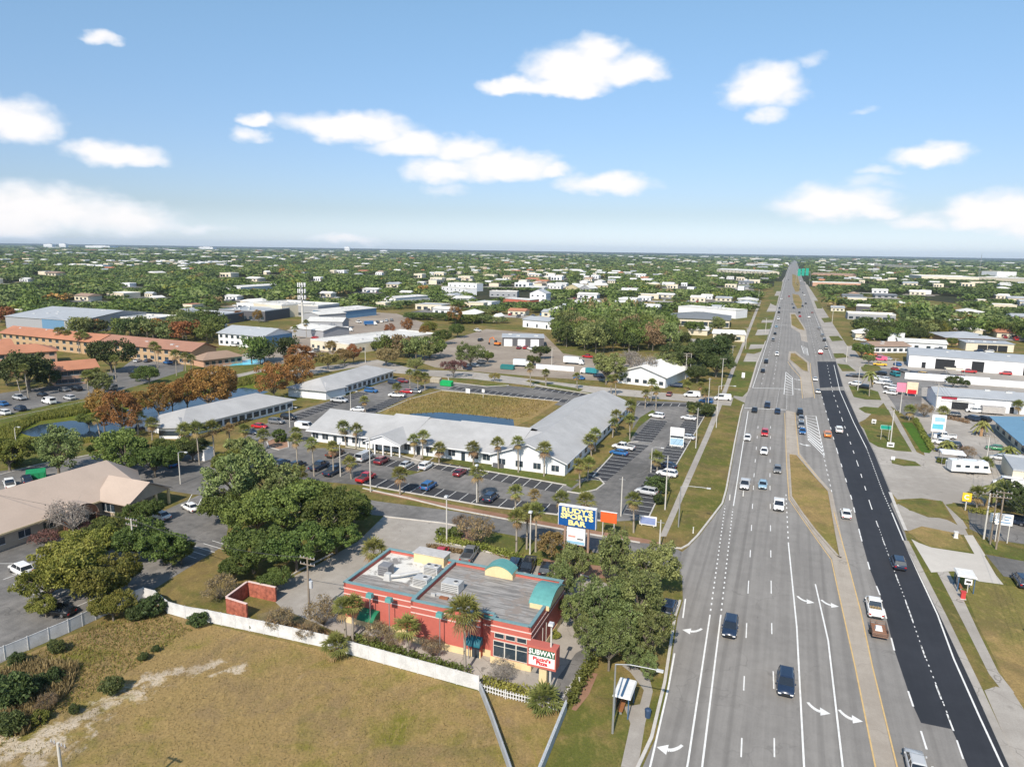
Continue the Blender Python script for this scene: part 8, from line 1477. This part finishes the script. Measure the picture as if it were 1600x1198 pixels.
for (x, y, w, h, lab) in [(543, 390, 60, 60, 'tiny tower block alone on the horizon'), (325, 386, 160, 34, 'pale block on the left horizon'), (600, 392, 90, 24, 'low pale block right of the lone tower'), (78, 381, 90, 40, 'tower on the far left horizon'), (100, 381, 70, 46, 'second tower on the far left horizon'), (160, 383, 260, 30, 'wide dark-windowed block on the left horizon')]:
    p = U(x, y+8)*1.0; p.z = 0; p = p.normalized()*9000; s = MB(); s.box(-w/2, w/2, -w/3, w/3, 0, h, C_WHT); s.box(-w/4, w/4, -w/5, w/5, h, h+6, GW); s.box(-w/2-.5, w/2+.5, -w/3-.5, -w/3, h*.3, h*.35, M_GLASS); s.box(-w/2-.5, w/2+.5, -w/3-.5, -w/3, h*.6, h*.65, M_GLASS); tag(obj('tower_block', s, None, p, 0), lab, 'building')
# tufts of marsh grass and weeds
def tufts(name, px, n, h, leaf, w=.12):
    W_ = [U(x, y) for x, y in px]; wp = [(p.x, p.y) for p in W_]; x0, x1, y0, y1 = min(p.x for p in W_), max(p.x for p in W_), min(p.y for p in W_), max(p.y for p in W_)
    P = rg.random((n*3, 2))*[x1-x0, y1-y0]+[x0, y0]; P = P[inpoly(P, wp)][:n]; k = len(P); a = rg.random(k)*6.28; hh = h*rg.uniform(.5, 1.2, k); le = rg.normal(size=(k, 2))*.3*h; w_ = w*rg.uniform(.6, 1.5, k)
    b0 = np.stack([P[:, 0]-np.cos(a)*w_, P[:, 1]-np.sin(a)*w_, np.zeros(k)], 1); b1 = np.stack([P[:, 0]+np.cos(a)*w_, P[:, 1]+np.sin(a)*w_, np.zeros(k)], 1); t = np.stack([P[:, 0]+le[:, 0], P[:, 1]+le[:, 1], hh], 1); t2 = t+(b1-b0)*.3
    s = MB(); s.leaves(np.stack([b0, b1, t2, t], 1), LEAF[leaf]); struct(name, s, 'stuff')
tufts('marsh_grass', [(0, 672), (60, 650), (140, 632), (155, 640), (130, 648), (60, 658), (35, 672), (20, 690), (0, 698)], 7000, 1.2, 'ygreen', .12)
tufts('marsh_grass', [(30, 686), (150, 686), (140, 692), (60, 695)], 1500, .8, 'ygreen', .1)
tufts('marsh_grass', [(320, 602), (400, 590), (450, 583), (440, 600), (400, 600), (330, 612)], 2500, 1.3, 'ygreen', .14)
tufts('field_grass_tufts', [(0, 1190), (0, 1040), (108, 995), (180, 958), (262, 962), (412, 992), (600, 1040), (748, 1082), (820, 1198), (400, 1198), (200, 1198)], 14000, .18, 'brown', .035)
tufts('field_grass_tufts', [(0, 1170), (0, 1045), (108, 998), (180, 962), (262, 962), (300, 985), (200, 1050), (90, 1120)], 3000, .25, 'ygreen', .06)
tufts('field_grass_tufts', [(0, 1170), (0, 1045), (108, 998), (180, 962), (262, 962), (300, 985), (200, 1050), (90, 1120)], 3500, .28, 'gold', .05)
tufts('field_grass_tufts', [(0, 1150), (0, 1055), (60, 1035), (125, 1040), (110, 1080), (40, 1150)], 5000, 1.0, 'brown', .08)
tufts('basin_grass_tufts', [(600, 645), (640, 624), (690, 612), (780, 619), (865, 628), (830, 650), (800, 655), (740, 648), (690, 644), (640, 646)], 5000, .5, 'gold', .12)
# ------------------------------------------------------------------ the air
HAZE = True
if HAZE:
    hz = MB(); hz.box(-13500, 13500, -400, 13000, -1.2, 130, M_WHITE); me = hz.mesh('haze'); me.materials.clear(); m = bpy.data.materials.new('haze_air'); m.use_nodes = True; nt = m.node_tree; nt.nodes.clear(); o = nt.nodes.new('ShaderNodeOutputMaterial'); v = nt.nodes.new('ShaderNodeVolumePrincipled'); v.inputs['Color'].default_value = (.60, .78, 1, 1); v.inputs['Density'].default_value = 4.2e-5; v.inputs['Anisotropy'].default_value = 0.0; nt.links.new(v.outputs[0], o.inputs['Volume']); me.materials.append(m); o = obj('haze', me); o['kind'] = 'stuff'
